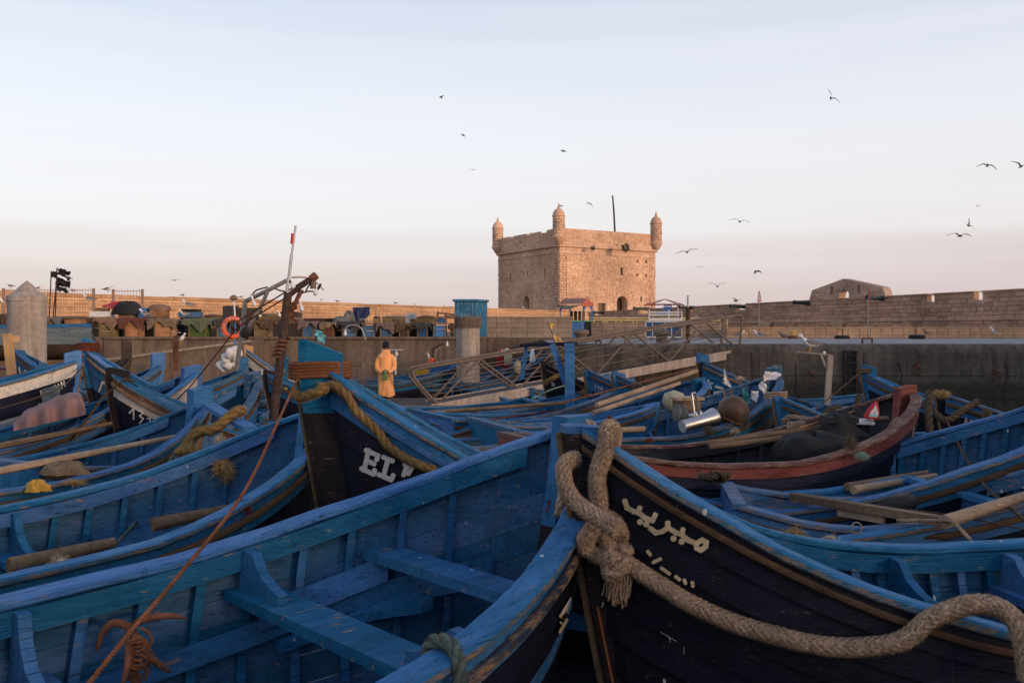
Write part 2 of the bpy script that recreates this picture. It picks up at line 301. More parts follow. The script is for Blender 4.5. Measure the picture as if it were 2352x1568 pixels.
# facing slabs of the quay wall, recessed joints
def slab_face(parent, x0, x1, y, z0, z1, nx, nz, mat, dep=.05, gap=.018, name='slab'):
    me = None
    for r in range(nz):
        za = z0+(z1-z0)*r/nz; zb = z0+(z1-z0)*(r+1)/nz; x = x0-(r % 2)*.6
        while x < x1:
            w = nx*random.uniform(.85, 1.15); a = max(x, x0); c = min(x+w, x1)
            if c-a > .2:
                m = MB(); g = gap/2; d = dep+random.uniform(-.012, .012)
                m.hexa([(a+g, y-d, za+g), (c-g, y-d, za+g), (c-g, y+.01, za+g), (a+g, y+.01, za+g), (a+g, y-d, zb-g), (c-g, y-d, zb-g), (c-g, y+.01, zb-g), (a+g, y+.01, zb-g)])
                m.build(name, mat, parent)
            x += w
slab_face(quay, qx0, 26, qy, -.3, 1.92, 3.4, 3, 'concrete_dark')
for px, py in ((1866, 865), (2110, 850), (2290, 862)):
    e = link('mooring_ring', None, quay, None); P = at(px, py, 27.86)
    m = MB(); m.tube([P+Vector((.13*math.cos(a), -.02, .13*math.sin(a))) for a in np.linspace(0, 2*math.pi, 21)], .018, 6, cap=False); m.build('ring', 'rust', e, smooth=True)
    m = MB(); m.box(P+Vector((0, .02, .13)), (.09, .08, .09)); m.build('eye_plate', 'rust', e)
R_ = random.Random(21); crackm = MB()
for x in (5.2, 9.1, 12.4, 15.8, 18.6, 22.4):
    z = R_.uniform(1.4, 1.8); xx = x; pts = []
    while z > .3: pts.append((xx, 27.938, z)); z -= R_.uniform(.08, .16); xx += R_.gauss(0, .035)
    crackm.tube(pts, .012, 4)
crackm.build('cracks', 'black', quay, kind='stuff')
# left quay (fish market side)
XL1 = ax(1112, 34.3)
b = MB(); b.hexa([(-80, 34.3, -2), (XL1, 34.3, -2), (XL1, 150, -2), (-80, 150, -2), (-80, 34.3, 2.38), (XL1, 34.3, 2.38), (XL1, 150, 2.38), (-80, 150, 2.38)])
quay2 = b.build('quay_market', ['concrete'], kind='structure')
slab_face(quay2, ax(240, 34.3), XL1-.05, 34.3, .2, 2.30, 4.5, 2, 'concrete', .06, .012)
b = MB(); b.box(((ax(236, 34)+XL1)/2, 34.25, 2.345), (XL1-ax(236, 34), .30, .09)); b.build('kerb', 'concrete', quay2)
b = MB(); x0, x1 = XL1+.02, 2.75; b.hexa([(x0, 38, -2), (x1, 38, -2), (x1, 150, -2), (x0, 150, -2), (x0, 38, 2.31), (x1, 38, 2.31), (x1, 150, 2.31), (x0, 150, 2.31)])
b.build('quay_link', ['concrete'], kind='structure')
# slip ramp along the market quay
b = MB(); xa, xb, xc = ax(150, 33), ax(240, 33), ax(585, 33)
za, zb = az(815, 33), az(780, 33)
b.hexa([(xa, 32.6, -1), (xc, 32.6, -1), (xc, 34.28, -1), (xa, 34.28, -1), (xa, 32.6, za-.35), (xc, 32.6, zb), (xc, 34.28, zb+.02), (xa, 34.28, za-.33)])
b.build('slip_ramp', ['concrete'], kind='structure')
b = MB(); b.hexa([(xa, 32.54, za-.43), (xc, 32.54, zb-.08), (xc, 32.62, zb-.08), (xa, 32.62, za-.43), (xa, 32.54, za-.345), (xc, 32.54, zb+.008), (xc, 32.62, zb+.008), (xa, 32.62, za-.345)])
b.build('ramp_kerb', 'pile_conc', kind='structure')
# sand at the foot of the market quay
b = MB(); G = []
for i in range(30):
    r = []
    for j in range(7):
        x = -40+i*1.42; y = 30+j*.72; z = -.35+(j/6)**.8*1.15*(1 if x < -2 else max(0, 1-(x+2)/3.2)) + RNG.normal()*.02
        r.append((x, y, z))
    G.append(r)
b.grid(G); b.build('beach', 'sand', smooth=True, kind='structure')
# ---------------------------------------------------------------- masonry
def stone_mesh(mat):
    m = MB(); q = .46
    A = [(-.5, 0, -.5), (.5, 0, -.5), (.5, 0, .5), (-.5, 0, .5)]; Bq = [(-q, 1, -q), (q, 1, -q), (q, 1, q), (-q, 1, q)]
    m.v = A+Bq; m.f = [(4, 7, 6, 5), (0, 4, 5, 1), (1, 5, 6, 2), (2, 6, 7, 3), (3, 7, 4, 0)]; m.m = [0]*5
    return m.mesh('stone', mat)
SM = {}
def masonry(parent, O, U, N, L, H, ch, cw, mat, maxp=300, skip=None, top=None, dep=.05, gap=.03, jit=0., name='stone', seed=1, rub=0.):
    """coursed blocks on the plane O + u U + w Z, outward normal N"""
    R = random.Random(seed); O = Vector(O); U = Vector(U).normalized(); N = Vector(N).normalized(); Zv = Vector((0, 0, 1))
    loc = parent.location.copy(); w = 0; out = []
    while w < H-.05:
        h = ch*R.uniform(.85, 1.15); h = min(h, H-w)
        u = -R.uniform(0, cw)
        while u < L:
            l = cw*R.uniform(.55, 1.5); a = max(u, 0); c = min(u+l, L); u += l
            if c-a < .08: continue
            if top and w+h > top((a+c)/2)+.02: continue
            if skip and skip(a, c, w, w+h): continue
            P = O+U*((a+c)/2)+Zv*(w+h/2)
            if P.y < 1: continue
            px = CX+F*P.x/P.y
            if not -60 < px < 2412: continue
            cosv = abs(N.dot((Vector((0, 0, ZC))-P).normalized()))
            out.append(((c-a)*h*cosv/P.y**2, a, c, w, h, P, R.random()))
        w += h
    out.sort(key=lambda q: -q[0])
    if mat not in SM: SM[mat] = stone_mesh(mat)
    rest = MB()
    for k, (ar, a, c, w0, h, P, r) in enumerate(out):
        d = dep*(.6+.8*r); lw = (c-a)-gap; lh = h-gap
        if k < maxp:
            o = bpy.data.objects.new(name, SM[mat]); COL.objects.link(o); o.parent = parent
            Mx = Matrix(((U.x*lw, N.x*d, 0, P.x-loc.x), (U.y*lw, N.y*d, 0, P.y-loc.y), (0, 0, lh, P.z-loc.z), (0, 0, 0, 1)))
            o.matrix_basis = Mx
        else:
            Q = []
            for sx, sz in ((-1, -1), (1, -1), (1, 1), (-1, 1)):
                Q.append(P-loc+U*(sx*lw/2+R.uniform(-1, 1)*jit*lw)+Zv*(sz*lh/2+R.uniform(-1, 1)*jit*lh))
            ce = sum(Q, Vector())/4; T = [ce+(q-ce)*.88+N*d for q in Q]
            n = len(rest.v); rest.v += [tuple(q) for q in Q+T]
            rest.f += [(n+4, n+7, n+6, n+5), (n, n+4, n+5, n+1), (n+1, n+5, n+6, n+2), (n+2, n+6, n+7, n+3), (n+3, n+7, n+4, n)]; rest.m += [0]*5
    if rest.v: rest.build('small_stones', mat, parent, kind='stuff')
def colwall(parent, name, O, U, N, cuts, top, holes, thick, mat, z0=0):
    """solid wall of columns; holes: list of (u0,u1,lo(u),hi(u)) ; O is on the front face"""
    O = Vector(O); U = Vector(U).normalized(); N = Vector(N).normalized(); loc = parent.location
    b = MB()
    def P(u, w, d=0): return O+U*u+Vector((0, 0, w))-N*d-loc
    us = sorted(set(round(c, 4) for c in cuts))
    for a, c in zip(us[:-1], us[1:]):
        mid = (a+c)/2; seg = [[(z0, z0), None]]
        hs = sorted([(h[2](mid), h) for h in holes if h[0] <= mid <= h[1]], key=lambda q: q[0])
        lo = lambda u: z0
        edges = []
        for _, h in hs: edges.append((lo, h[2])); lo = h[3]
        edges.append((lo, top))
        for i, (f0, f1) in enumerate(edges):
            la, lc, ha, hc = f0(a), f0(c), f1(a), f1(c)
            for d in (0, thick):
                q = [P(a, la, d), P(c, lc, d), P(c, hc, d), P(a, ha, d)]
                b.quad(*(q if d == 0 else q[::-1]))
            b.quad(P(a, ha), P(c, hc), P(c, hc, thick), P(a, ha, thick))
            if i > 0: b.quad(P(a, la, thick), P(c, lc, thick), P(c, lc), P(a, la))
    for h in holes:
        for u in (h[0], h[1]):
            mm = u
            if h[3](mm)-h[2](mm) > .01: b.quad(P(u, h[2](mm)), P(u, h[2](mm), thick), P(u, h[3](mm), thick), P(u, h[3](mm)))
    for u in (us[0], us[-1]): b.quad(P(u, z0), P(u, z0, thick), P(u, top(u), thick), P(u, top(u)))
    return b.build(name, mat, parent)
def on_plane(px, py, O, U):
    """u along a vertical plane and world z for a picture point"""
    k = (px-CX)/F; u = (O[0]-k*O[1])/(k*U[1]-U[0]); Y = O[1]+u*U[1]; return u, ZC-(py-YH)/F*Y
# ---------------------------------------------------------------- left rampart
D = Vector((.5495, .8355, 0)); Nl = Vector((.8355, -.5495, 0)); O = Vector((-33.8, 57.5, 0))-D*8
wl_ = empty('rampart_wall', 'long tan block wall behind the market stalls running to the tower', 'wall', (O.x, O.y, 2.2))
H = 2.98; Ltot = 84
colwall(wl_, 'wall_core', O+Vector((0, 0, 2.2)), D, Nl, [0, Ltot], lambda u: H, [], 2.2, 'mortar')
masonry(wl_, O+Vector((0, 0, 2.2)), D, Nl, Ltot, 2.62, .31, .95, 'stone_wall', 300, dep=.045, gap=.045, seed=3)
b = MB(); z = H+.0
for u in range(0, int(Ltot), 3):
    P0 = O+D*u+Vector((0, 0, 2.2+H))-Vector(wl_.location); Lq = min(3, Ltot-u)-.03
    h = .10+random.uniform(-.03, .05)
    q = [P0+Nl*.16, P0+D*Lq+Nl*.16, P0+D*Lq-Nl*2.2, P0-Nl*2.2]
    MB().hexa([p-Vector((0, 0, .24)) for p in q]+[p+Vector((0, 0, h-.08)) for p in q]).build('coping_stone', 'stone_wall', wl_)
# ---------------------------------------------------------------- right rampart
W = Vector((-.261, .9653, 0)); Nr = Vector((-.9653, -.261, 0)); OR = Vector((29.4, 50, 0))-W*8
LR = 80; ZR = 2.2
wr = empty('battery_wall', 'brown stone battery wall with merlons and cannon gaps at right', 'wall', (OR.x, OR.y, ZR))
def ur(px): return on_plane(px, 700, OR, W)[0]
TOP = 4.95-ZR
mer = [(2257, 2420), (2146, 2237), (2040, 2129), (1866, 2034), (1787, 1864), (1714, 1784), (1651, 1692), (1592, 1649), (1492, 1586), (1434, 1466), (1388, 1432), (1350, 1366)]
mu = sorted((ur(b_), ur(a)) for a, b_ in mer)
mu = [(min(a, c), max(a, c)) for a, c in mu]
low = TOP-.48
def rtop(u):
    for a, c in mu:
        if a-1e-4 <= u <= c+1e-4: return TOP
    return low
cuts = [0, LR]+[q for ac in mu for q in ac]
# columns per merlon (flat tops)
b = MB()
def rcol(a, c, zt, name):
    m = MB()
    def P(u, w, d=0): return OR+W*u+Vector((0, 0, w))-Nr*d-Vector((OR.x, OR.y, 0))
    m.hexa([P(a, 0), P(c, 0), P(c, 0, 1.6), P(a, 0, 1.6), P(a, zt), P(c, zt), P(c, zt, 1.6), P(a, zt, 1.6)])
    return m.build(name, 'mortar_brown', wr)
rcol(0, LR, low, 'wall_core')
for a, c in mu:
    m = MB()
    def P(u, w, d=0): return OR+W*u+Vector((0, 0, w))-Nr*d-Vector((OR.x, OR.y, 0))
    m.hexa([P(a, low-.01, .003), P(c, low-.01, .003), P(c, low-.01, .38), P(a, low-.01, .38), P(a, TOP, .003), P(c, TOP, .003), P(c, TOP, .38), P(a, TOP, .38)])
    m.build('merlon', 'stone_brown', wr)
    m = MB(); e = .06; m.hexa([P(a-e, TOP, -.08), P(c+e, TOP, -.08), P(c+e, TOP, .44), P(a-e, TOP, .44), P(a-e, TOP+.07, -.08), P(c+e, TOP+.07, -.08), P(c+e, TOP+.07, .44), P(a-e, TOP+.07, .44)])
    m.build('cap_stone', 'stone_brown', wr)
masonry(wr, OR+Vector((0, 0, ZR)), W, Nr, LR, TOP, .27, .85, 'stone_brown', 300, top=rtop, dep=.05, gap=.03, seed=5)
m = MB(); m.tube([OR+W*u+Vector((0, 0, 1.06))+Nr*.05-Vector((OR.x, OR.y, 0)) for u in (0, 20, 40, 60, LR)], .09, 8); m.build('moulding', 'stone_brown', wr, smooth=True)
for px, py in ((1745+20, 742), (1930, 742)):   # small stone corbels below the moulding
    u, z = on_plane(px, py, OR, W)
    m = MB(); Pc = OR+W*u+Vector((0, 0, z-ZR))-Vector((OR.x, OR.y, 0))
    for k, (w_, h_) in enumerate(((1.5, .25), (1.2, .25), (.9, .3))):
        m.box(Pc+Nr*(.12-.02*k)-Vector((0, 0, .0+.25*k)), (.36, w_, h_), rot=math.atan2(W.y, W.x)-math.pi/2)
    m.build('corbel', 'tile_tan', wr)
# gable with the oculus, standing on the battery wall
gb = empty('gable_wall', 'pointed stone gable with a round opening on the battery wall', 'wall', (OR.x, OR.y, ZR))
OG = OR+Nr*.06
def ug(zx, zy):
    u, z = on_plane(1764+.25*zx, 612.5+.25*zy, OG, W); return u, z-ZR
prof = sorted([ug(*p) for p in ((375, 318), (395, 245), (405, 215), (600, 145), (690, 110), (1000, 175), (1055, 190), (1085, 278))])
pu = [p[0] for p in prof]; pw = [p[1] for p in prof]
gtop = lambda u: float(np.interp(u, pu, pw))
hu0, hz0 = ug(697, 265); r_u = abs(ug(650, 265)[0]-ug(745, 265)[0])/2; r_z = abs(ug(697, 210)[1]-ug(697, 318)[1])/2
hole = lambda u: r_z*math.sqrt(max(0, 1-((u-hu0)/r_u)**2))
holes = [(hu0-r_u, hu0+r_u, lambda u: hz0-hole(u), lambda u: hz0+hole(u))]
for zx, zy in ((585, 222), (832, 210)):
    (ua, z), (ub, _) = ug(zx-14, zy), ug(zx+14, zy); ua, ub = sorted((ua, ub)); hz = .30; holes.append((ua, ub, lambda u_, z=z: z-hz, lambda u_, z=z: z+hz))
gc = pu+[hu0-r_u+2*r_u*i/16 for i in range(17)]+[q for h in holes[1:] for q in h[:2]]+[pu[0]+(pu[-1]-pu[0])*i/24 for i in range(25)]
colwall(gb, 'gable_core', OG+Vector((0, 0, ZR)), W, Nr, gc, gtop, holes, .6, 'mortar_brown', TOP-.05)
def gskip(a, c, w0, w1):
    if w0 < TOP-.06 or w1 > min(gtop(a), gtop(c))+.05 or a < pu[0] or c > pu[-1]: return True
    for h in holes:
        if c > h[0]-.05 and a < h[1]+.05:
            m_ = min(max((a+c)/2, h[0]), h[1])
            if w1 > h[2](m_)-.08 and w0 < h[3](m_)+.08: return True
    return False
masonry(gb, OG+Vector((0, 0, ZR)), W, Nr, LR, 5.5, .28, .9, 'stone_brown', 150, skip=gskip, dep=.04, gap=.03, seed=8)
# ---------------------------------------------------------------- tower
TA = .532; TU = Vector((math.cos(TA), math.sin(TA), 0)); TV = Vector((-math.sin(TA), math.cos(TA), 0)); TL = 17.7
TC = Vector((6.8, 125, 2.2)); NR_ = Vector((math.sin(TA), -math.cos(TA), 0)); NL_ = -TU
tw = empty('fort_tower', 'square ochre stone fort tower with corner turrets', 'tower', TC)
def tr(zx, zy): u, z = on_plane(1102.5+.25*zx, 428.75+.25*zy, TC, TU); return u, z-2.2
def tl(zx, zy): u, z = on_plane(1102.5+.25*zx, 428.75+.25*zy, TC, TV); return u, z-2.2
HP, HC, HB = 15.0, 12.45, 11.5
def rect(u0, u1, a, b_): return (u0, u1, lambda u: a, lambda u: b_)
def archh(u0, u1, a, sp):
    r = (u1-u0)/2; c = (u0+u1)/2
    return (u0, u1, lambda u: a, lambda u: sp+r*math.sqrt(max(0, 1-((u-c)/r)**2)))
hr = []
u0, _ = tr(1252, 1130); u1, _ = tr(1350, 1130); _, zt = tr(1300, 1005); AR = (u0, u1, zt); hr.append(archh(u0, u1, .35, zt-(u1-u0)/2))
u0, zt = tr(1085, 1067); u1, _ = tr(1153, 1067); DR = (u0, u1, zt); hr.append(rect(u0, u1, .35, zt))
for (x, y0, y1, w) in ((1300, 742, 815, .22), (1445, 672, 698, .17), (1526, 676, 704, .17), (1442, 796, 824, .17), (1525, 802, 830, .17), (1479, 1010, 1058, .18), (1256, 532, 543, .16)):
    u, zb = tr(x, y1); _, zt = tr(x, y0); hr.append(rect(u-w, u+w, zb, zt))
hl = []
u0, _ = tl(403, 1125); u1, _ = tl(462, 1125); _, zt = tl(433, 1003); u0, u1 = sorted((u0, u1)); AL = (u0, u1, zt); hl.append(archh(u0, u1, .35, zt-(u1-u0)/2))
for (x, y0, y1, w) in ((282, 800, 880, .2), (437, 772, 828, .2), (598, 757, 855, .2), (372, 500, 520, .18)):
    u, zb = tl(x, y1); _, zt = tl(x, y0); hl.append(rect(u-w, u+w, zb, zt))
lt = lambda u: HP
def ltop(u):
    return HP-(.35 if any(abs(u-q) < .45 for q in (3.6, 8.6, 13.4)) else 0)
lc = [0, TL]+[q+s_*.45 for q in (3.6, 8.6, 13.4) for s_ in (-1, 1)]
for nm, U_, N_, hs, tp, cx_ in (('wall_face', TU, NR_, hr, lt, [0, TL]), ('wall_face', TV, NL_, hl, ltop, lc)):
    cu = list(cx_)
    for h in hs: cu += [h[0], h[1]]+[h[0]+(h[1]-h[0])*i/12 for i in range(13)]
    colwall(tw, nm, TC, U_, N_, cu, tp, hs, 1.3, 'mortar')
m = MB(); P0 = Vector((0, 0, 0))
m.quad(TU*TL, TU*TL+TV*TL, TU*TL+TV*TL+Vector((0, 0, HP)), TU*TL+Vector((0, 0, HP))); m.quad(TV*TL+TU*TL, TV*TL, TV*TL+Vector((0, 0, HP)), TV*TL+TU*TL+Vector((0, 0, HP)))
m.quad(*[q+Vector((0, 0, HP-1.6)) for q in (TU*.5+TV*.5, TU*(TL-.1)+TV*.5, TU*(TL-.1)+TV*(TL-.1), TU*.5+TV*(TL-.1))]); m.build('wall_back', 'mortar', tw)
def tskip(hs, extra=0.):
    def f(a, c, w0, w1):
        for h in hs:
            if c > h[0]-.12 and a < h[1]+.12:
                m_ = min(max((a+c)/2, h[0]), h[1])
                if w1 > h[2](m_)-.1 and w0 < h[3](m_)+(.12): return True
        return False
    return f
sk_r, sk_l = tskip(hr), tskip(hl)
EDGE = 1.15
for U_, N_, sk, sd in ((TU, NR_, sk_r, 11), (TV, NL_, sk_l, 12)):
    # rubble field, ashlar frieze, parapet, quoins
    masonry(tw, TC+U_*EDGE, U_, N_, TL-2*EDGE, HB, .34, .62, 'stone_tower', 90, skip=lambda a, c, w0, w1, sk=sk: sk(a+EDGE, c+EDGE, w0, w1), dep=.07, gap=.06, jit=.15, seed=sd)
    masonry(tw, TC+Vector((0, 0, HB)), U_, N_, TL, HC-HB-.1, .42, .8, 'stone_tower', 10, dep=.05, gap=.04, seed=sd+5)
    masonry(tw, TC+Vector((0, 0, HC+.25)), U_, N_, TL, HP-HC-.25, .38, .85, 'stone_tower', 20, skip=lambda a, c, w0, w1, sk=sk, U_=U_: sk(a, c, w0+HC+.25, w1+HC+.25) or (U_ is TV and w1+HC+.25 > min(ltop(a), ltop(c), ltop((a+c)/2))), dep=.04, gap=.035, seed=sd+9)
    for e0 in (0, TL-EDGE):
        masonry(tw, TC+U_*e0, U_, N_, EDGE, HB, .42, .6, 'stone_tower', 15, dep=.09, gap=.035, seed=sd+20+int(e0))
    m = MB(); L_ = [N_*.16+U_*u+Vector((0, 0, HC)) for u in (-.16, 6, 12, TL+.16)]; m.tube(L_, .2, 8); m.build('cornice', 'stone_tower', tw, smooth=True)
    m = MB(); m.beam(N_*.06+U_*(-.05)+Vector((0, 0, HB)), N_*.06+U_*(TL+.05)+Vector((0, 0, HB)), .16, .16); m.build('string_course', 'stone_tower', tw)
def voussoirs(U_, N_, a, sp_z, n=13, wid=.55):
    u0, u1, zt = a; r = (u1-u0)/2; c = (u0+u1)/2; sp = zt-r
    for i in range(n):
        t0, t1 = math.pi*i/n+.012, math.pi*(i+1)/n-.012
        pts = [U_*(c-rr*math.cos(t))+Vector((0, 0, sp+rr*math.sin(t))) for rr, t in ((r+.01, t0), (r+.01, t1), (r+wid, t1), (r+wid, t0))]
        MB().prism(pts, N_*.14).build('voussoir', 'stone_tower', tw)
    for s_ in (-1, 1):
        z = .35; k = 0
        while z < sp-.05:
            h = min(.5, sp-z); w_ = wid*(.8 if k % 2 else 1.15); uc = c+s_*(r+.01+w_/2)
            m = MB(); m.prism([U_*(uc-w_/2)+Vector((0, 0, z+.01)), U_*(uc+w_/2)+Vector((0, 0, z+.01)), U_*(uc+w_/2)+Vector((0, 0, z+h-.01)), U_*(uc-w_/2)+Vector((0, 0, z+h-.01))], N_*.14); m.build('jamb_stone', 'stone_tower', tw); z += h; k += 1
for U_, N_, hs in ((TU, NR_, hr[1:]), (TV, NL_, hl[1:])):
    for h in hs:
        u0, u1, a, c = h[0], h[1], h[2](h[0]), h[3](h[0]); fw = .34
        for q0, q1, w0, w1 in ((u0-fw, u0, a-.1, (a+c)/2), (u0-fw, u0, (a+c)/2+.02, c+.1), (u1, u1+fw, a-.1, (a+c)/2), (u1, u1+fw, (a+c)/2+.02, c+.1), (u0-fw, u1+fw, c+.12, c+.42), (u0-fw, u1+fw, a-.42, a-.12)):
            if w0 < .3: continue
            MB().prism([U_*q0+Vector((0, 0, w0)), U_*q1+Vector((0, 0, w0)), U_*q1+Vector((0, 0, w1)), U_*q0+Vector((0, 0, w1))], N_*.045).build('frame_stone', 'stone_tower', tw)
        if c-a < 3: MB().quad(U_*u0-N_*.45+Vector((0, 0, a)), U_*u1-N_*.45+Vector((0, 0, a)), U_*u1-N_*.45+Vector((0, 0, c)), U_*u0-N_*.45+Vector((0, 0, c))).build('shutter_or_shade_panel', 'black', tw)  # black sheet inside each opening, painting the dark of the interior
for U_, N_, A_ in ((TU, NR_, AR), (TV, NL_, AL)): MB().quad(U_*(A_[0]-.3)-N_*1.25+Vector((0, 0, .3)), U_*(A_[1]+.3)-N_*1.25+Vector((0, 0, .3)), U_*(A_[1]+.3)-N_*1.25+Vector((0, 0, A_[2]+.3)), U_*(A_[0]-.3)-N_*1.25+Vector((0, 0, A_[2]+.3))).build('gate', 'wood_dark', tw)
voussoirs(TU, NR_, AR, 0); voussoirs(TV, NL_, AL, 0, 11, .5)
m = MB(); u0, u1, zt = DR; m.quad(TU*u0-NR_*.5+Vector((0, 0, .3)), TU*u1-NR_*.5+Vector((0, 0, .3)), TU*u1-NR_*.5+Vector((0, 0, zt)), TU*u0-NR_*.5+Vector((0, 0, zt))); m.build('door', 'wood', tw)
def turret(P):
    e = link('turret', None, tw, P)
    m = MB(); m.lathe([(.05, -1.25), (.45, -1.0), (.75, -.55), (.98, -.15), (1.0, 0), (.90, .04)], n=20); m.build('corbel', 'stone_tower', e, smooth=True)
    rows = 7; hgt = 2.85/rows
    m = MB(); m.lathe([(.80, 0), (.80, 2.85)], n=20); m.build('drum_core', 'mortar_brown', e)
    for r in range(rows):
        n = 8
        for k in range(n):
            a0 = 2*math.pi*(k+.5*(r % 2))/n+.03; a1 = a0+2*math.pi/n-.05
            mid = ((a0+a1)/2) % (2*math.pi)
            if r in (3, 4) and any(abs((mid-q+math.pi) % (2*math.pi)-math.pi) < .25 for q in (-2.2+2*math.pi, -.9+2*math.pi)): continue
            g = [[Vector((rr*math.cos(a), rr*math.sin(a), z)) for a in np.linspace(a0, a1, 4)] for rr, z in ((.80, r*hgt+.02), (.88, r*hgt+.03), (.88, (r+1)*hgt-.02), (.80, (r+1)*hgt-.01))]
            q = MB(); q.grid(g); q.build('stone', 'stone_tower', e)
    m = MB(); m.lathe([(.9, 2.85), (.97, 2.9), (.97, 3.0), (.88, 3.03), (.85, 3.3), (.74, 3.6), (.52, 3.88), (.28, 4.02), (.22, 4.06), (.22, 4.3), (.12, 4.36), (.08, 4.45), (.15, 4.52), (.13, 4.62), (.05, 4.68), (.03, 4.95)], n=20); m.build('dome', 'stone_tower', e, smooth=True)
turret(Vector((-.1, -.15, HC+1.25))); turret(TU*TL+Vector((.1, -.1, HC+1.25))); turret(TV*TL+Vector((-.1, .0, HC+1.25)))
m = MB(); base = at(1414, 535, 131); topp = at(1407, 449, 131); m.tube([base-Vector((0, 0, 2)), base.lerp(topp, .6), topp], [.16, .14, .11], 6)
m.build('mast', 'wood_dark', None, label='bare leaning flagpole on the tower roof', cat='flagpole')
def shrub(pos, r, lab):
    m = MB(); R = random.Random(5)
    for i in range(160):
        d = Vector((R.gauss(0, 1), R.gauss(0, .6), R.gauss(.1, 1))); d *= r*(.3+.7*R.random())/max(d.length, .01); c = d
        a = Vector((R.gauss(0, 1), R.gauss(0, 1), R.gauss(0, 1))).normalized()*r*.22; q = a.orthogonal().normalized()*r*.12
        m.quad(c-a, c+q, c+a, c-q)
    m.build('wall_shrub', 'leaf', None, loc=pos, label=lab, cat='shrub')
shrub(at(1437, 569, 127.5), .72, 'large green caper bush growing from the tower cornice')
shrub(at(1362, 570, 126), .38, 'small green tuft on the tower cornice left of the bush')
shrub(at(1186, 576, 136), .36, 'small dark tuft on the shaded tower face')
# ---------------------------------------------------------------- low tiled walls
def tilewall(nm, lab, x0, y0, x1, y1, z0, z1, mat, tw_, th_, thick=.35, group=None):
    e = empty(nm, lab, 'wall', (x0, y0, z0)); U_ = Vector((x1-x0, y1-y0, 0)); L_ = U_.length; U_.normalize(); N_ = Vector((U_.y, -U_.x, 0))
    colwall(e, 'wall_core', (x0, y0, z0), U_, N_, [0, L_], lambda u: z1-z0, [], thick, mat)
    nr = max(1, round((z1-z0)/th_)); nc = max(1, round(L_/tw_)); me = None
    if mat not in SM: SM[mat] = stone_mesh(mat)
    for r in range(nr):
        for c in range(nc):
            o = bpy.data.objects.new('tile', SM[mat]); COL.objects.link(o); o.parent = e
            l = L_/nc-.012; h = (z1-z0)/nr-.012; d = .022+random.uniform(0, .008); P = U_*((c+.5)*L_/nc)+Vector((0, 0, (r+.5)*(z1-z0)/nr))
            o.matrix_basis = Matrix(((U_.x*l, N_.x*d, 0, P.x), (U_.y*l, N_.y*d, 0, P.y), (0, 0, h, P.z), (0, 0, 0, 1)))
    m = MB(); m.beam(U_*(-.03)-N_*thick/2+Vector((0, 0, z1-z0+.03)), U_*(L_+.03)-N_*thick/2+Vector((0, 0, z1-z0+.03)), thick+.12, .06); m.build('coping', mat, e)
    return e
tilewall('block_wall', 'low beige block wall left of the food kiosk', ax(1105, 38.05), 38.05, ax(1314, 38.05), 38.05, 2.31, az(730, 38.05), 'tile', .62, .2)
tilewall('tiled_wall', 'long low tiled wall right of the kiosk below the yellow rails', ax(1352, 44.5), 44.5, ax(1665, 44.5), 44.5, 2.24, az(743, 44.5), 'tile', .62, .2)
tilewall('plinth_wall', 'low tan tiled plinth under the battery wall', ax(1668, 43.5), 43.5, 40, 43.5, 2.24, 2.72, 'tile_tan', .55, .16)
# ---------------------------------------------------------------- unseen buildings added behind the viewpoint to shade basin and quay
def shade_block(lab, a0, a1, h, dep, nm):
    e = empty(nm, lab, 'building', ctr+bd*a0)
    o = Vector(e.location)
    m = MB(); m.hexa([SB(a0, 0, -.5)-o, SB(a1, 0, -.5)-o, SB(a1, dep, -.5)-o, SB(a0, dep, -.5)-o, SB(a0, 0, h)-o, SB(a1, 0, h)-o, SB(a1, dep, h)-o, SB(a0, dep, h)-o]); m.build('wall', 'tile', e)
    m = MB(); m.hexa([SB(a0-.5, -.6, h)-o, SB(a1+.5, -.6, h)-o, SB(a1+.5, dep+.6, h)-o, SB(a0-.5, dep+.6, h)-o, SB(a0-.5, dep*.45, h+1)-o, SB(a1+.5, dep*.45, h+1)-o, SB(a1+.5, dep*.55, h+1)-o, SB(a0-.5, dep*.55, h+1)-o]); m.build('roof', 'tile', e)
bd = Vector((.66, .75, 0)); bn = Vector((-.75, .66, 0)); ctr = Vector((21, -18, 0))
def SB(a, d, z): return ctr+bd*a-bn*d+Vector((0, 0, z))
shade_block('long low harbour shed on the opposite quay', -34, 24, 6.6, 9, 'shade_block_low')
shade_block('taller harbour warehouse on the opposite quay', 24.8, 84, 9.3, 12, 'shade_block_tall')
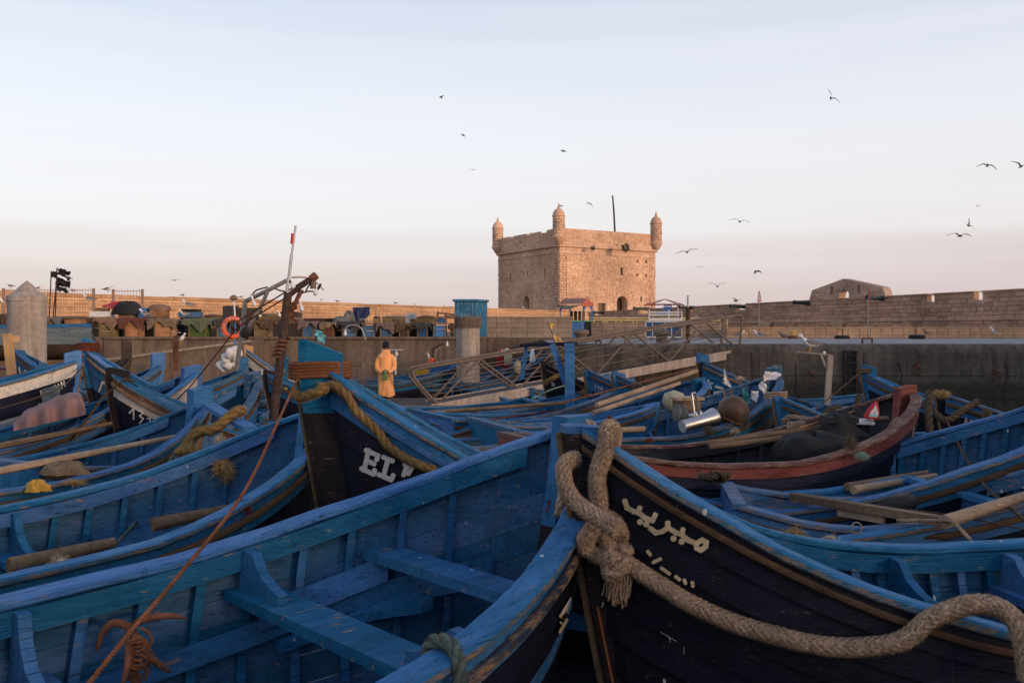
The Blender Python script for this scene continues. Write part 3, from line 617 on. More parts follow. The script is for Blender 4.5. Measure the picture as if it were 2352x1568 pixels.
# ================================================================ BOATS
class Boat:
    def __init__(s, label, p, L=6.4, n=8, nt=18, out=None, inn='blue_in', rail='blue', rub='wood_rub', inw='blue', ribm='blue', stem=None,
                 rib=.30, thw=(), knees=True, floor=True, rw=.13, rh=.05, iw=.125, riser=True, stemw=.13, stemd=.26, group='wooden fishing boats packed in the harbour', trn=True, rubz=.085, zk=-.3, plat=None, roll=0., pitch=0., rubh=.028, lap=.009, seed=0):
        s.p = p; s.L = L; s.rk = .42; s.zk0 = zk; s.R = random.Random(seed or int(abs(p[0]*1000+p[1]*77)))
        s.X0, s.Y0, s.th, s.B, s.zb, s.zm, s.d0, s.k, s.sm, s.q = p
        s.zb -= rh; s.zm -= rh
        s.e = empty('fishing_boat', label, 'boat', (s.X0, s.Y0, 0), s.th, group)
        s.e.rotation_euler = (roll, pitch, s.th); s.RM = np.array(s.e.rotation_euler.to_matrix())
        out = out or ['blue', 'navy']; s.n = n; s.near = -1 if math.cos(s.th) > 0 else 1
        ss = np.concatenate([np.linspace(0, 1, nt//2)**1.5*L*.36, np.linspace(.36, 1, nt-nt//2+1)[1:]*L])
        mats = [];
        def mi(nm):
            if nm not in mats: mats.append(nm)
            return mats.index(nm)
        for sd in (-1, 1):
            for i in range(n):
                om = out[min(i, len(out)-1)]
                b = MB(); v0, v1 = i/n+.0006, (i+1)/n-.0006; off = s.R.uniform(0, .005)
                vs = [v0, (v0+v1)/2, v1]
                I = np.array([s.P(ss, np.full_like(ss, v), sd, .0) for v in vs]); Oq = np.array([s.P(ss, np.full_like(ss, v), sd, .024+off+lap*k) for k, v in enumerate(vs)])
                G = [I[0], I[1], I[2], Oq[2], Oq[1], Oq[0]]
                if sd < 0: G = G[::-1]
                def mf(a, c, sd=sd):
                    if sd > 0: return 0 if a < 2 else 1
                    return 0 if a in (3, 4) else 1
                b.grid(G, cu=True, mfun=mf); b.build('strake', [inn, om], s.e)
            # rails
            s.strip('gunwale', sd, ss, rail, -(rw*.55), rw*.45, 0, rh, wob=.006)
            if rub:
                z0 = -rubz; s.strip('rub_rail', sd, ss, rub, .028, .068, z0-rubh, z0+rubh)
            if iw: s.band('inwale', sd, ss[2:], inw, 0.004, iw, .055, .085, True)
            if riser: s.band('riser', sd, ss[3:-1], inw, .46, .46+.13, .055, .08, True)
            # ribs
            a = .55; k = 0
            while a < L-.15:
                s.ribp(a, sd, ribm); a += rib*s.R.uniform(.9, 1.1)
        # stem
        st = dict(h=.34, split=.9, top=rail, bot='stem_dark', slope=.05, sf=.10); st.update(stem or {})
        s.st = st; b = MB(); zs = [s.zb+st['h']]+list(np.linspace(s.zb+.02, -.25, 9)); G = []
        for z in zs:
            x = s.stemx(z); w = stemw/2*(1.0 if z > s.zb-.2 else .85)
            tz = st['slope'] if z == zs[0] else 0
            sf = st['sf']; G.append([(x-sf, -w*.7, z), (x-sf+.07, -w, z), (x-sf+stemd, -w, z-tz), (x-sf+stemd, w, z-tz), (x-sf+.07, w, z), (x-sf, w*.7, z)])
        nb = MB(); nb.grid(G, cv=True, mfun=lambda i, j: 0 if (zs[i]+zs[i+1])/2 > st['split'] else 1); nb.poly(G[0][::-1], 0); nb.build('stem_post', [st['top'], st['bot']], s.e)
        b = MB(); b.tube([(s.stemx(z)-st['sf']-.015, 0, z) for z in zs[1:]], .022, 6); b.build('stem_band', 'wood', s.e)
        # transom
        if trn:
            vv = np.linspace(0, 1, 8); A = [Vector(q) for q in s.P(np.full(8, L), vv, 1, .03)]; Bq = [Vector(q) for q in s.P(np.full(8, L), vv, -1, .03)]
            nb = MB(); nb.prism(A+Bq[::-1][1:], (.05, 0, 0)); nb.build('transom', 'blue_b' if rail.startswith('blue') else out[0], s.e)
            zt = s.zs(L); hb = s.b(L); nb = MB(); nb.beam((L+.0, -hb-.05, zt+.03), (L+.0, hb+.05, zt+.03), .12, .05); nb.build('transom_rail', rail, s.e)
        # thwarts and knees
        for tt in thw:
            a, z, w = tt[:3]; hb = s.hb(a, z)
            nb = MB(); nb.box((a, 0, z-.025), (w, 2*hb-.03, .055)); nb.build('thwart', tt[3] if len(tt) > 3 else 'blue', s.e)
            if knees:
                for sd in (-1, 1): s.knee(a-.02, z, sd, w)
        if floor:
            zf = .18 if floor is True else floor; y = -.62
            while y < .62:
                a0 = 1.1; w = .166
                while a0 < L-.6 and s.hb(a0, zf) < abs(y)+w/2+.02: a0 += .1
                a1 = L-.15
                if a1-a0 > .5:
                    nb = MB(); nb.box(((a0+a1)/2, y, zf), (a1-a0, w, .03)); nb.build('floor_board', 'wood_floor', s.e)
                y += .17
        if plat:   # a raised deck of planks from station a to b at height z
            a0, a1, z, mt = plat; a = a0
            while a < a1-.02:
                w = min(.2, a1-a); hb = min(s.hb(a, z), s.hb(a+w, z))
                nb = MB(); nb.box((a+w/2, 0, z), (w-.012, 2*hb-.02, .035)); nb.build('deck_board', mt, s.e); a += .2
    def zs(s, a):
        return s.zm+(s.zb-s.zm)*np.clip(1-a/s.d0, 0, 1)**s.k+.18*np.clip((a-.6*s.L)/(.4*s.L), 0, 1)**2
    def b(s, a):
        q = .05+(s.B/2-.05)*np.clip(1-(1-np.minimum(a, s.sm)/s.sm)**2.0, 0, 1)**s.q
        return q*(1-.22*np.clip((a-s.sm)/(s.L-s.sm), 0, 1)**1.7)
    def zk(s, a): return s.zk0+.2*np.clip(1-a/1.2, 0, 1)**2+.12*np.clip((a-.7*s.L)/(.3*s.L), 0, 1)**2
    def raw(s, a, v, sd):
        a = np.asarray(a, float); v = np.asarray(v, float); vc = np.clip(v, 0, 1)
        x = a+s.rk*vc**1.15*(1-a/s.L); ex = 1.15+1.7*np.clip(a/2.5, 0, 1)
        sh = np.maximum(1-vc**ex, 0)**.78; y = sd*(.035+(s.b(a)-.035)*sh)
        z = s.zs(a)+(s.zk(a)-s.zs(a))*v
        return np.stack([x, y, z], -1)
    def N(s, a, v, sd):
        h = .01; v = np.clip(np.asarray(v, float), .0, .97); a = np.asarray(a, float)
        da = s.raw(a+h, v, sd)-s.raw(np.maximum(a-h, 0), v, sd); dv = s.raw(a, v+h, sd)-s.raw(a, np.maximum(v-h, 0), sd)
        n = np.cross(da, dv)*(-sd); n = n/np.maximum(np.linalg.norm(n, axis=-1, keepdims=True), 1e-9)
        return n*np.sign(np.where(np.abs(n[..., 1:2]) < 1e-9, sd, n[..., 1:2]*1.0))*sd*1.0
    def P(s, a, v, sd, off=0.): 
        r = s.raw(a, v, sd)
        return r+s.N(a, v, sd)*off if off else r
    def hgt(s, a): return s.zs(a)-s.zk(a)
    def hb(s, a, z):
        v = float(np.clip((s.zs(a)-z)/s.hgt(a), 0, 1)); return abs(float(s.raw(a, v, 1)[1]))
    def stemx(s, z):
        v = max(0, (s.zb-z)/(s.zb-s.zk(0))); return s.rk*min(v, 1)**1.15
    def strip(s, name, sd, ss, mat, y0, y1, z0, z1, wob=0):
        G = []; ph = s.R.uniform(0, 6)
        for a in ss:
            p = s.raw(a, 0., sd); n = s.N(a, 0.02, sd); n[2] = 0; n /= np.linalg.norm(n)
            if a < .3: n = n*(.3+.7*a/.3)+np.array([0, sd, 0])*(.7-.7*a/.3); n /= np.linalg.norm(n)
            w = wob*math.sin(a*5+ph)+wob*.6*math.sin(a*13+ph*2); c = min(.012, (z1-z0)*.25)
            zz = [z0, z0, z0+c, z1-c, z1, z1, z1-c, z0+c]; yy = [y0+c, y1-c, y1, y1, y1-c, y0+c, y0, y0]
            G.append([p+n*yy[k]+np.array([0, 0, zz[k]+w]) for k in range(8)])
        b = MB(); ed = name == 'gunwale' and mat.startswith('blue'); b.grid(G, cv=True, mfun=(lambda i, j: 1 if j in (1, 2) else 0) if ed else None); b.poly(G[0][::-1]); b.poly(G[-1]); return b.build(name, [mat, 'rail_edge'] if ed else mat, s.e)
    def band(s, name, sd, ss, mat, h0, h1, o0, o1, metres=False):
        G = []
        for a in ss:
            H = s.hgt(a); va, vb = h0/H, h1/H
            if metres and h0 > .2 and a < 1.2: va, vb = va*(1+.4*(1.2-a)), vb*(1+.4*(1.2-a))
            vb = min(vb, .9)
            if va >= vb: continue
            G.append([s.P(a, va, sd, -o0), s.P(a, vb, sd, -o0), s.P(a, vb, sd, -o1), s.P(a, va, sd, -o1)])
        if len(G) > 1:
            b = MB(); b.grid(G, cv=True); b.poly(G[0][::-1]); b.poly(G[-1]); b.build(name, mat, s.e)
    def ribp(s, a, sd, mat):
        b = MB(); vs = np.linspace(.01, .88, 8); w = .028; G = []
        for v in vs:
            p = s.P(a, v, sd, .0); q = s.P(a, v, sd, -.062)
            if abs(q[1]) < .02 or q[1]*sd < 0: break
            G.append([p-np.array([w, 0, 0]), q-np.array([w, 0, 0]), q+np.array([w, 0, 0]), p+np.array([w, 0, 0])])
        if len(G) > 2: b.grid(G, cv=True); b.poly(G[-1]); b.build('rib', mat, s.e)
    def knee(s, a, z, sd, w):
        H = float(s.zs(a))-z-.01; prof = [(0, 0), (.42, 0), (.42, .05), (.34, .07), (.22, .12), (.14, .22), (.10, .36), (.10, 9)]
        pts = []
        for u, h in prof:
            h = min(h, H); hb = s.hb(a, z+h)-.055; pts.append((a-.03, sd*(hb-u), z+h))
        hb = s.hb(a, z+H)-.055; pts.append((a-.03, sd*hb, z+H))
        if sd > 0: pts = pts[::-1]
        MB().prism(pts, (.06, 0, 0)).build('knee', 'blue', s.e)
    def world(s, p):
        p = s.RM @ np.asarray(p, float); return Vector((s.X0+p[0], s.Y0+p[1], p[2]))
    def grid_px(s, sd):
        if not hasattr(s, 'gp'): s.gp = {}
        if sd not in s.gp:
            A, V = np.meshgrid(np.linspace(0, s.L*.95, 300), np.linspace(0, .95, 120), indexing='ij'); p = s.raw(A, V, sd)
            p = p @ s.RM.T; X = s.X0+p[..., 0]; Y = np.maximum(s.Y0+p[..., 1], .2)
            s.gp[sd] = (A, V, CX+F*X/Y, YH-F*(p[..., 2]-ZC)/Y)
        return s.gp[sd]
    def sv(s, px, py, sd=None):
        A, V, X, Y = s.grid_px(sd or s.near); k = np.argmin((X-px)**2+(Y-py)**2); a, v = float(A.flat[k]), float(V.flat[k]); sd = sd or s.near
        def pr(a_, v_): w = s.world(s.raw(a_, v_, sd)); return np.array([CX+F*w.x/w.y, YH-F*(w.z-ZC)/w.y])
        for _ in range(3):
            p0 = pr(a, v); J = np.stack([(pr(a+.01, v)-p0)/.01, (pr(a, v+.005)-p0)/.005], 1)
            try: d = np.linalg.solve(J, np.array([px, py])-p0)
            except Exception: break
            if not np.all(np.isfinite(d)) or abs(d[0]) > .1 or abs(d[1]) > .06: break
            a = float(np.clip(a+d[0], 0, s.L)); v = float(np.clip(v+d[1], 0, .97))
        return a, v
    def hull(s, px, py, off=.05, sd=None):
        sd = sd or s.near; a, v = s.sv(px, py, sd); return s.world(s.P(a, v, sd, off))
    def decal(s, polys, mat, name='lettering', off=.058, sd=None, px=True):
        """polys in picture points, painted on the outside of the near side"""
        sd = sd or s.near; b = MB()
        for pl in polys:
            q = [s.P(*s.sv(x, y, sd), sd, off) for x, y in pl]; b.poly(q if sd > 0 else q[::-1])
        return b.build(name, mat, s.e)
    def strokes(s, lines, wpx, mat, name='lettering', off=.056):
        """brush strokes (picture polylines) of width wpx"""
        out = []
        for ln in lines:
            pts = [Vector((x, y)) for x, y in ln]
            if len(pts) == 1:
                c = pts[0]; out.append([(c.x+wpx*.62*math.cos(t), c.y+wpx*.62*math.sin(t)) for t in np.linspace(0, 2*math.pi, 11)[:-1]]); continue
            for a, c in zip(pts[:-1], pts[1:]):
                d = (c-a).normalized(); n = Vector((-d.y, d.x))*wpx/2; a2 = a-d*wpx*.3; c2 = c+d*wpx*.3
                out.append([tuple(a2+n), tuple(c2+n), tuple(c2-n), tuple(a2-n)])
            if wpx > 4:
                for c in pts: out.append([(c.x+wpx*.52*math.cos(t)*random.uniform(.9, 1.1), c.y+wpx*.52*math.sin(t)*random.uniform(.9, 1.1)) for t in np.linspace(0, 2*math.pi, 12)[:-1]])
        sd = s.near; b = MB()
        for i, pl in enumerate(out):
            q = [s.P(*s.sv(x, y, sd), sd, off+.0006*(i % 9)) for x, y in pl]; b.poly(q)
        return b.build(name, mat, s.e)
    def inside(s, a, y, z): return s.world((a, y, z))
def stemat(px, py, Y, zoff=0): return ax(px, Y), Y
DEF = dict(B=2.1, zb=2.15, zm=1.05, d0=3.0, k=1.85, sm=3.0, q=.7)
def par(px, py, Y, th, **k):
    d = dict(DEF); d.update(k); d['zb'] = k.get('zb', az(py, Y)); return (ax(px, Y), Y, th, d['B'], d['zb'], d['zm'], d['d0'], d['k'], d['sm'], d['q'])
N3 = ['blue_b', 'blue_b', 'navy', 'navy', 'navy', 'navy', 'navy', 'blue', 'navy']
bA = Boat('near blue boat at lower left with two bench planks in view', (.357, 5.619, 3.943, 2.228, 2.062, 1.306, 3.126, 2.071, 2.674, .758), 6.8, roll=-.014, pitch=-.023, n=12, nt=26, out=['blue', 'navy', 'navy', 'blue', 'navy'], rib=.30, rail='blue_b',
          thw=[], stem=dict(h=.13, split=1.5, slope=0), rub='rub_worn', rw=.15, iw=.13, floor=.12)
bB = Boat('near dark-hulled boat at lower right with a thick rope hung along its side', (.36, 4.563, .162, 1.90, 2.19, 1.236, 2.655, 2.083, 2.796, .728), 5.9, n=11, nt=28, out=['navy'], rib=.21, rail='blue_lite',
          thw=[(2.35, .97, .22), (3.2, .95, .26), (4.4, .98, .26)], stem=dict(h=.06, split=2.03, slope=.02, top='blue', bot='stem_dark'), stemw=.16, stemd=.26, rub='wood_rub', rubz=.05, iw=.125, plat=(3.35, 5.7, .84, 'wood'), rubh=.018, lap=.011)
bC = Boat('blue boat with tall stem and navy bow lettered in large white capitals', (-1.497, 7.242, .154, 1.86, 2.359, 1.019, 3.196, 1.685, 3.012, .701), 5.7, n=10, nt=26, out=['blue_b', 'navy', 'navy', 'navy', 'navy', 'blue_b', 'navy'], rub='blue', rail='blue_lite',
          thw=[(4.7, .75, .3)], stem=dict(h=.30, split=2.1, top='blue_b', slope=.12, sf=.27), stemw=.17, stemd=.36, plat=(3.2, 5.6, .60, 'blue_lite'))
bD = Boat('blue boat left of the tall stem boat with an oar along its floor', (-1.831, 8.198, 3.961, 2.238, 1.931, 1.215, 2.884, 2.33, 2.896, .548), 6.6, n=9, nt=24, out=['blue', 'navy'], rail='blue_lite', thw=[(2.3, .85, .3, 'blue_b'), (3.9, .85, .3, 'blue_b'), (5.3, .85, .3, 'blue_b')], stem=dict(h=.05), rib=.28)
bE = Boat('blue boat with a broad square stem head and a plank across its bow', (-4.05, 11.45, 4.06, 2.15, 1.74, 1.13, 2.44, 2.259, 3.077, .735), 6.4, n=8, out=['blue', 'wood', 'navy'], thw=[(2.4, .8, .3), (4.2, .8, .3)], stem=dict(h=.26, split=.9, top='blue_b', slope=.04), stemw=.16, stemd=.30)
bF = Boat('blue boat with pale oars beyond the square-stemmed one', par(300, 905, 13.2, 3.9, zb=1.75), 6.4, n=7, out=['blue', 'navy'], thw=[(2.6, .8, .28), (4.3, .8, .28)], stem=dict(h=.03))
bG = Boat('boat numbered on a navy bow under peeling white and brown planks', par(262, 858, 12.3, .28, B=1.9), 5.0, n=17, out=['brownpaint', 'cream', 'navy_b'], rub='wood', rail='blue', stem=dict(h=.14, split=3, top='stem_dark'), stemw=.18, stemd=.30, riser=False)
bH = Boat('blue boat with rope-lashed stem between the conical pile and the numbered boat', par(203, 803, 15.2, .32), 5.4, n=8, out=['blue', 'blue', 'navy_b'], rail='blue_lite', rub='wood', stem=dict(h=.26, split=1.75, top='blue_b', slope=.1), stemw=.16, stemd=.24, riser=False)
bI = Boat('boat with cream sheer strake and navy name band at far left', par(172, 828, 14.6, 3.72, k=1.25, zm=1.25, d0=4), 6.0, n=12, out=['cream', 'navy_b', 'navy_b', 'cream', 'blue', 'navy'], rail='blue_lite', stem=dict(h=.22, split=1.5), rub=None, riser=False)
bJ = Boat('boat with broad white bow plank behind the numbered boat', par(450, 852, 15.8, 3.85), 5.2, n=7, out=['cream', 'cream', 'navy'], rail='blue_lite', stem=dict(h=.16, split=1.5, top='blue_b', slope=.05), stemw=.2, stemd=.34, rub=None, riser=False)
bK = Boat('blue boat with black lower bow beside the lamp post frame', par(585, 868, 13.6, 4.3, B=1.6), 4.2, n=7, out=['blue_b', 'blue_b', 'navy'], stem=dict(h=.16, split=1.72), riser=False, rail='blue_worn')
bL = Boat('dark boat with yellow letters on its bow behind the lamp post', par(617, 858, 16.6, .22), 5.2, n=7, out=['blue', 'navy_b'], stem=dict(h=.13, split=1.9), riser=False)
bN = Boat('blue boat with a white star painted on its navy bow', par(1611, 829, 18.6, .28), 5.2, n=8, out=['blue', 'blue', 'navy_b', 'navy_b', 'navy_b', 'blue', 'navy'], rub='wood', stem=dict(h=.22, split=1.9, top='blue'), riser=False)
bO = Boat('blue boat carrying steel ventilator cowls and round buoys', (4.32, 14.287, 3.545, 2.19, 1.929, 1.188, 2.848, 2.002, 2.658, .643), 5.0, n=8, out=['blue', 'wood', 'navy'], rail='blue_worn', inw='blue_worn', stem=dict(h=.22, split=.8), thw=[(1.9, .8, .25), (3.3, .8, .25)])
bO2 = Boat('blue boat with long spars laid over its side near the dark stem', (3.542, 16.351, 3.62, 2.137, 1.738, 1.171, 2.961, 1.872, 2.733, .532), 5.4, n=7, out=['blue', 'navy'], thw=[(2.2, .8, .3), (3.6, .8, .3)], stem=dict(h=.1))
bO3 = Boat('small blue boat with low stem in front of the gull post', par(1792, 912, 12.7, .18, zm=1.0, d0=2.4), 5.0, n=7, out=['blue_b', 'blue_b', 'navy'], rail='blue_lite', stem=dict(h=.06, split=1.2), riser=False)
bP = Boat('black-lined boat with red gunwale and red stem', (4.879, 10.727, 3.463, 2.182, 1.921, 1.184, 2.922, 1.989, 2.766, .626), 5.0, roll=.041, pitch=-.037, n=14, nt=22, out=['red_rail', 'navy_b'], inn='black_in', rail='red_worn', inw='black_in', ribm='black_in', rub=None, stem=dict(h=.14, split=1.0, top='red_rail', bot='red_rail'), thw=[(3.2, .85, .3, 'wood_floor')], knees=False, plat=(3.6, 4.7, .8, 'wood'))
bQ = Boat('blue boat showing its inside ribs against the quay wall', par(1992, 855, 16.8, -.42, zb=1.85), 5.4, n=8, out=['blue', 'navy'], rail='blue_b', stem=dict(h=.2, split=1.0, top='blue_b'), thw=[(2.0, .8, .26)])
bS = Boat('blue and black striped boat with white letters below the quay', par(2165, 905, 12.3, .14, d0=3.2), 5.4, n=9, out=['blue_b', 'navy', 'navy', 'blue_b', 'navy'], rail='blue_lite', stem=dict(h=.1, split=3, top='navy', bot='navy'), stemw=.16, riser=False)
bR = Boat('large blue boat at right edge with knees and a dark bench', (6.33, 8.80, 3.042, 1.95, 2.166, .94, 3.767, 1.259, 2.641, .684), 4.8, n=9, nt=22, out=['blue', 'navy'], thw=[(2.15, .62, .26, 'blue'), (3.1, .6, .28, 'blue_in')], rib=.21, iw=.12, stem=dict(h=.1), plat=(3.9, 4.75, .52, 'wood_floor'))
bR2 = Boat('weathered blue boat at right edge with brown floor planks', par(2640, 930, 7.5, 3.0, zb=1.75, zm=1.02, B=1.3), 3.5, n=8, nt=18, out=['blue', 'navy'], rib=.17, rail='blue_worn', inw='blue_worn', plat=(1.0, 3.3, .5, 'wood'), floor=False, stem=dict(h=.05), knees=False)
M3 = dict(riser=False, iw=.12, rib=.26, stem=dict(h=.08))
bM1 = Boat('long blue boat moored along the pontoon', (2.498, 18.51, 3.295, 2.096, 1.62, 1.006, 3.216, 1.887, 3.042, .705), 6.6, n=7, out=['blue', 'navy'], thw=[(2.6, .75, .25), (4.2, .75, .25)], **M3)
bM1b = Boat('blue boat with brown spar along its gunwale second from the pontoon', par(1400, 895, 16.6, 3.27, zm=1.02, zb=1.5), 6.3, n=7, out=['blue_worn', 'wood', 'navy'], rail='blue_worn', thw=[(2.6, .75, .25), (4.2, .75, .25)], **M3)
bM2 = Boat('bright blue boat with squared stern in the middle of the basin', (2.35, 14.453, 3.146, 2.089, 1.45, 1.074, 2.7, 1.802, 2.9, .703), 3.6, n=7, out=['blue_lite', 'blue_b', 'blue'], rail='blue_lite', inw='blue_lite', thw=[(2.2, .75, .25)], **M3)
bM4 = Boat('grey-blue worn boat half hidden behind the near blue boat', par(1330, 940, 12.1, 3.12, zm=1.05, B=1.7, zb=1.3), 2.9, n=6, out=['grey_blue', 'stem_dark'], rail='blue_worn', inw='grey_blue', inn='grey_blue', **M3)
# boats beyond the pontoon and along the far berths
FAR = dict(n=5, nt=14, riser=False, rib=.42, floor=False)
bU1 = Boat('black-bowed boat with a small white number behind the blue frame post', par(1253, 836, 19.8, .3, B=1.8, zm=.95), 4.6, out=['navy'], rail='black_in', stem=dict(h=.12, split=3, top='stem_dark'), **FAR)
bU2 = Boat('blue-topped boat with white number right of the frame post', par(1352, 850, 18.6, .28, B=1.8, zm=.95), 4.6, out=['blue', 'navy'], stem=dict(h=.06), **FAR)
bU3 = Boat('boat with bare stem post left of the spars', par(1417, 860, 17.4, .25, B=1.7, zm=.95), 4.2, out=['blue_b', 'navy'], stem=dict(h=.12), **FAR)
bV1 = Boat('blue boat behind the walking man nearest the pontoon', par(1060, 862, 30.2, 3.30, zb=1.5, zm=.85), 6.2, out=['blue', 'navy'], thw=[(2.5, .6, .25), (4, .6, .25)], **FAR)
bV2 = Boat('blue boat with a yellow crate behind the gangway', par(1075, 835, 31.8, 3.5, zb=1.75, zm=.9), 6.4, out=['blue', 'navy'], thw=[(2.5, .6, .25)], **FAR)
bV3 = Boat('blue boat with red jerrycans at its bow behind the gangway', par(1222, 812, 31.0, 3.35, zb=1.9, zm=.85), 5.0, out=['blue', 'stem_dark', 'navy'], inn='blue', stem=dict(h=.12, top='stem_dark'), **FAR)
bV4 = Boat('blue boat pulled close under the quay wall behind the gangway', par(1252, 822, 30.0, 3.3, zb=1.75, zm=.85, B=1.6), 3.2, out=['blue', 'navy'], stem=dict(h=.1), **FAR)
bV5 = Boat('blue boat crossing below the gangway deck', par(1395, 880, 22.8, 3.33, zb=1.25, zm=.72, B=1.7), 2.7, out=['blue_worn', 'navy'], rail='blue_worn', **FAR)
bV6 = Boat('blue boat with black tyre fender at its bow against the quay', par(1405, 850, 26.9, 3.32, zb=1.25, zm=.75, B=1.3), 2.6, out=['blue_b', 'navy'], stem=dict(h=.18, top='blue_b'), **FAR)
bX1 = Boat('dark grey boat with broad black stem before the slip', par(292, 822, 21.0, 3.7, zb=2.0), 5.2, out=['black_in', 'navy'], rail='stem_dark', inn='black_in', stem=dict(h=.42, split=.4, top='wood_dark', bot='wood_dark', slope=-.1), stemw=.16, stemd=.22, **FAR)
bX2 = Boat('blue boat with tall blue stem in front of the ramp', par(366, 838, 18.2, 3.75, zb=1.95), 5.2, out=['blue_lite', 'navy'], stem=dict(h=.30, split=1.3, top='blue_b', slope=.02), stemw=.2, stemd=.26, **FAR)
bX3 = Boat('blue boat holding a pile of white floats', par(560, 846, 20.5, 3.6, zb=1.75), 5.6, out=['blue', 'cream', 'navy'], **FAR)
bX4 = Boat('navy boat with white sheer plank behind the lamp frame', par(568, 800, 25.0, .35, zb=2.1, d0=2.2), 2.6, out=['cream', 'navy'], rail='blue_lite', stem=dict(h=.2, top='wood_lit', split=1.9), **FAR)
bX5 = Boat('small blue boat beyond the yellow-lettered boat', par(655, 840, 22.5, 3.4, zb=1.7), 5.0, out=['blue_b', 'navy'], **FAR)
bX6 = Boat('boat with white letters behind the leaning wooden posts', par(38, 803, 18.2, .30), 5.4, n=7, nt=16, out=['blue', 'navy_b'], rail='blue', riser=False, stem=dict(h=.06, split=1.9), rib=.5, floor=False)
bX7 = Boat('low blue boat on the water at the left edge', par(120, 905, 14.0, 3.9, zb=1.5, zm=1.0), 5.5, out=['blue', 'navy'], rail='grey_blue', **FAR)
bX8 = Boat('dark blunt-bowed boat left of the walking man', par(800, 868, 29.0, 3.6, zb=1.15, zm=.8, B=1.6), 4.5, out=['stem_dark', 'navy'], rail='stem_dark', inn='black_in', stem=dict(h=.05, top='stem_dark'), **FAR)
# ---------------------------------------------------------------- lettering on the bows
Zr = lambda o: (lambda pts: [((o[0]+x*.40816)/1.63265, (o[1]+y*.40816)/1.63265) for x, y in pts])
S2, S4, S5, R4_, R5_, R1_, R2_, S6_ = Zr((900, 1500)), Zr((1800, 1400)), Zr((1800, 1920)), Zr((2400, 1000)), Zr((2880, 1000)), Zr((0, 1000)), Zr((900, 1000)), Zr((2880, 1400))
up = lambda pts: [(x-4, y-9) for x, y in S2(pts)]
bC.strokes([up([(1235, 480), (1195, 660)]), up([(1215, 478), (1320, 525)]), up([(1320, 525), (1312, 560)]), up([(1220, 575), (1285, 602)]), up([(1175, 645), (1280, 695)]), up([(1280, 695), (1292, 660)])], 11, 'letter_white', off=.056)
bC.strokes([up([(1410, 560), (1368, 712)]), up([(1370, 540), (1450, 575)]), up([(1330, 698), (1440, 745)]), up([(1440, 745), (1455, 705)])], 11, 'letter_white', off=.056)
bC.strokes([up([(1580, 612), (1550, 700)]), up([(1560, 605), (1625, 640)]), up([(1625, 640), (1595, 690)])], 10, 'letter_white', off=.056)
T = S4
bB.strokes([T([(1375, 1140), (1395, 1200), (1450, 1232), (1490, 1240), (1508, 1200)]), T([(1490, 1240), (1560, 1295), (1620, 1315), (1645, 1262)]), T([(1512, 1325)]), T([(1568, 1345)]),
            T([(1600, 1385), (1650, 1425), (1710, 1412), (1755, 1375), (1755, 1335)]), T([(1755, 1375), (1830, 1425), (1880, 1440), (1890, 1395)]), T([(1880, 1440), (1940, 1490), (2010, 1520)]),
            T([(2010, 1520), (2060, 1490), (2098, 1510), (2092, 1550), (2050, 1580), (2012, 1560), (2010, 1520)]), T([(1808, 1475)]), T([(1880, 1502)])], 11.5, 'letter_cream')
bB.strokes([S5([(1170, 290), (1250, 340)]), S5([(1580, 320), (1600, 345)]), S5([(1630, 415), (1690, 385)]), S5([(1700, 470), (1770, 520)]), S5([(1830, 545), (1860, 570)]), S5([(1905, 575), (1915, 600)]), S5([(1975, 600), (1980, 630)])], 8, 'letter_cream')
# droppings and scrapes on the dark hull
bB.strokes([S5([(1690, 1050), (1760, 1090), (1830, 1130)]), S5([(1765, 1095), (1778, 1140)]), S5([(1896, 1180), (1899, 1240)])], 1.1, 'letter_white', 'droppings')
bB.strokes([S5([(1200, 790), (1195, 835)])], 2.2, 'letter_white', 'droppings')
bA.strokes([S5([(740, 760), (650, 900)]), S5([(650, 900), (705, 880), (640, 980)])], 5, 'letter_white')
bA.strokes([S5([(735, 820), (640, 920)]), S5([(640, 920), (700, 950)]), S5([(700, 950), (630, 1060)])], 7, 'letter_cream')
bG.strokes([R1_([(1215, 1335), (1255, 1290), (1255, 1390)]), R1_([(1295, 1310), (1345, 1330), (1310, 1360), (1345, 1385), (1310, 1425)]), R1_([(1380, 1385), (1410, 1375), (1400, 1420)])], 3.2, 'letter_white')
Z1 = lambda pts: [(x*.125, 722.75+y*.125) for x, y in pts]
bI.strokes([Z1([(735, 1530), (700, 1385), (760, 1420)]), Z1([(760, 1420), (800, 1370), (840, 1480)]), Z1([(850, 1330), (880, 1450), (920, 1430), (895, 1320)]), Z1([(960, 1280), (1000, 1390), (1040, 1380)]), Z1([(1020, 1250), (1050, 1370)]), Z1([(1090, 1340), (1070, 1220), (1140, 1300), (1120, 1200)])], 2.6, 'letter_white')
bX6.strokes([Z1([(400, 960), (430, 1180)]), Z1([(470, 1050), (400, 1110), (520, 1200)]), Z1([(510, 1010), (540, 1180)]), Z1([(620, 1080), (550, 1120), (640, 1190)])], 3.4, 'letter_white')
bH.strokes([Z1([(1930, 1220), (1870, 1390)]), Z1([(1930, 1220), (1960, 1240)])], 4.5, 'letter_white')
bL.strokes([R2_([(385, 1140), (400, 1090), (415, 1140)]), R2_([(390, 1122), (412, 1122)]), R2_([(430, 1150), (430, 1105), (452, 1115), (432, 1128), (455, 1150)]), R2_([(372, 1080), (362, 1100), (360, 1130)])], 2.6, 'letter_yellow')
c5 = R4_([(638, 1076)])[0]
bN.strokes([[(c5[0]+11*math.sin(k*4*math.pi/5), c5[1]-12*math.cos(k*4*math.pi/5)) for k in range(6)]], 2.2, 'letter_white')
bN.strokes([R4_([(705, 1095), (755, 1110)]), R4_([(690, 1150), (760, 1140)])], 5, 'letter_white', 'paint_patch')
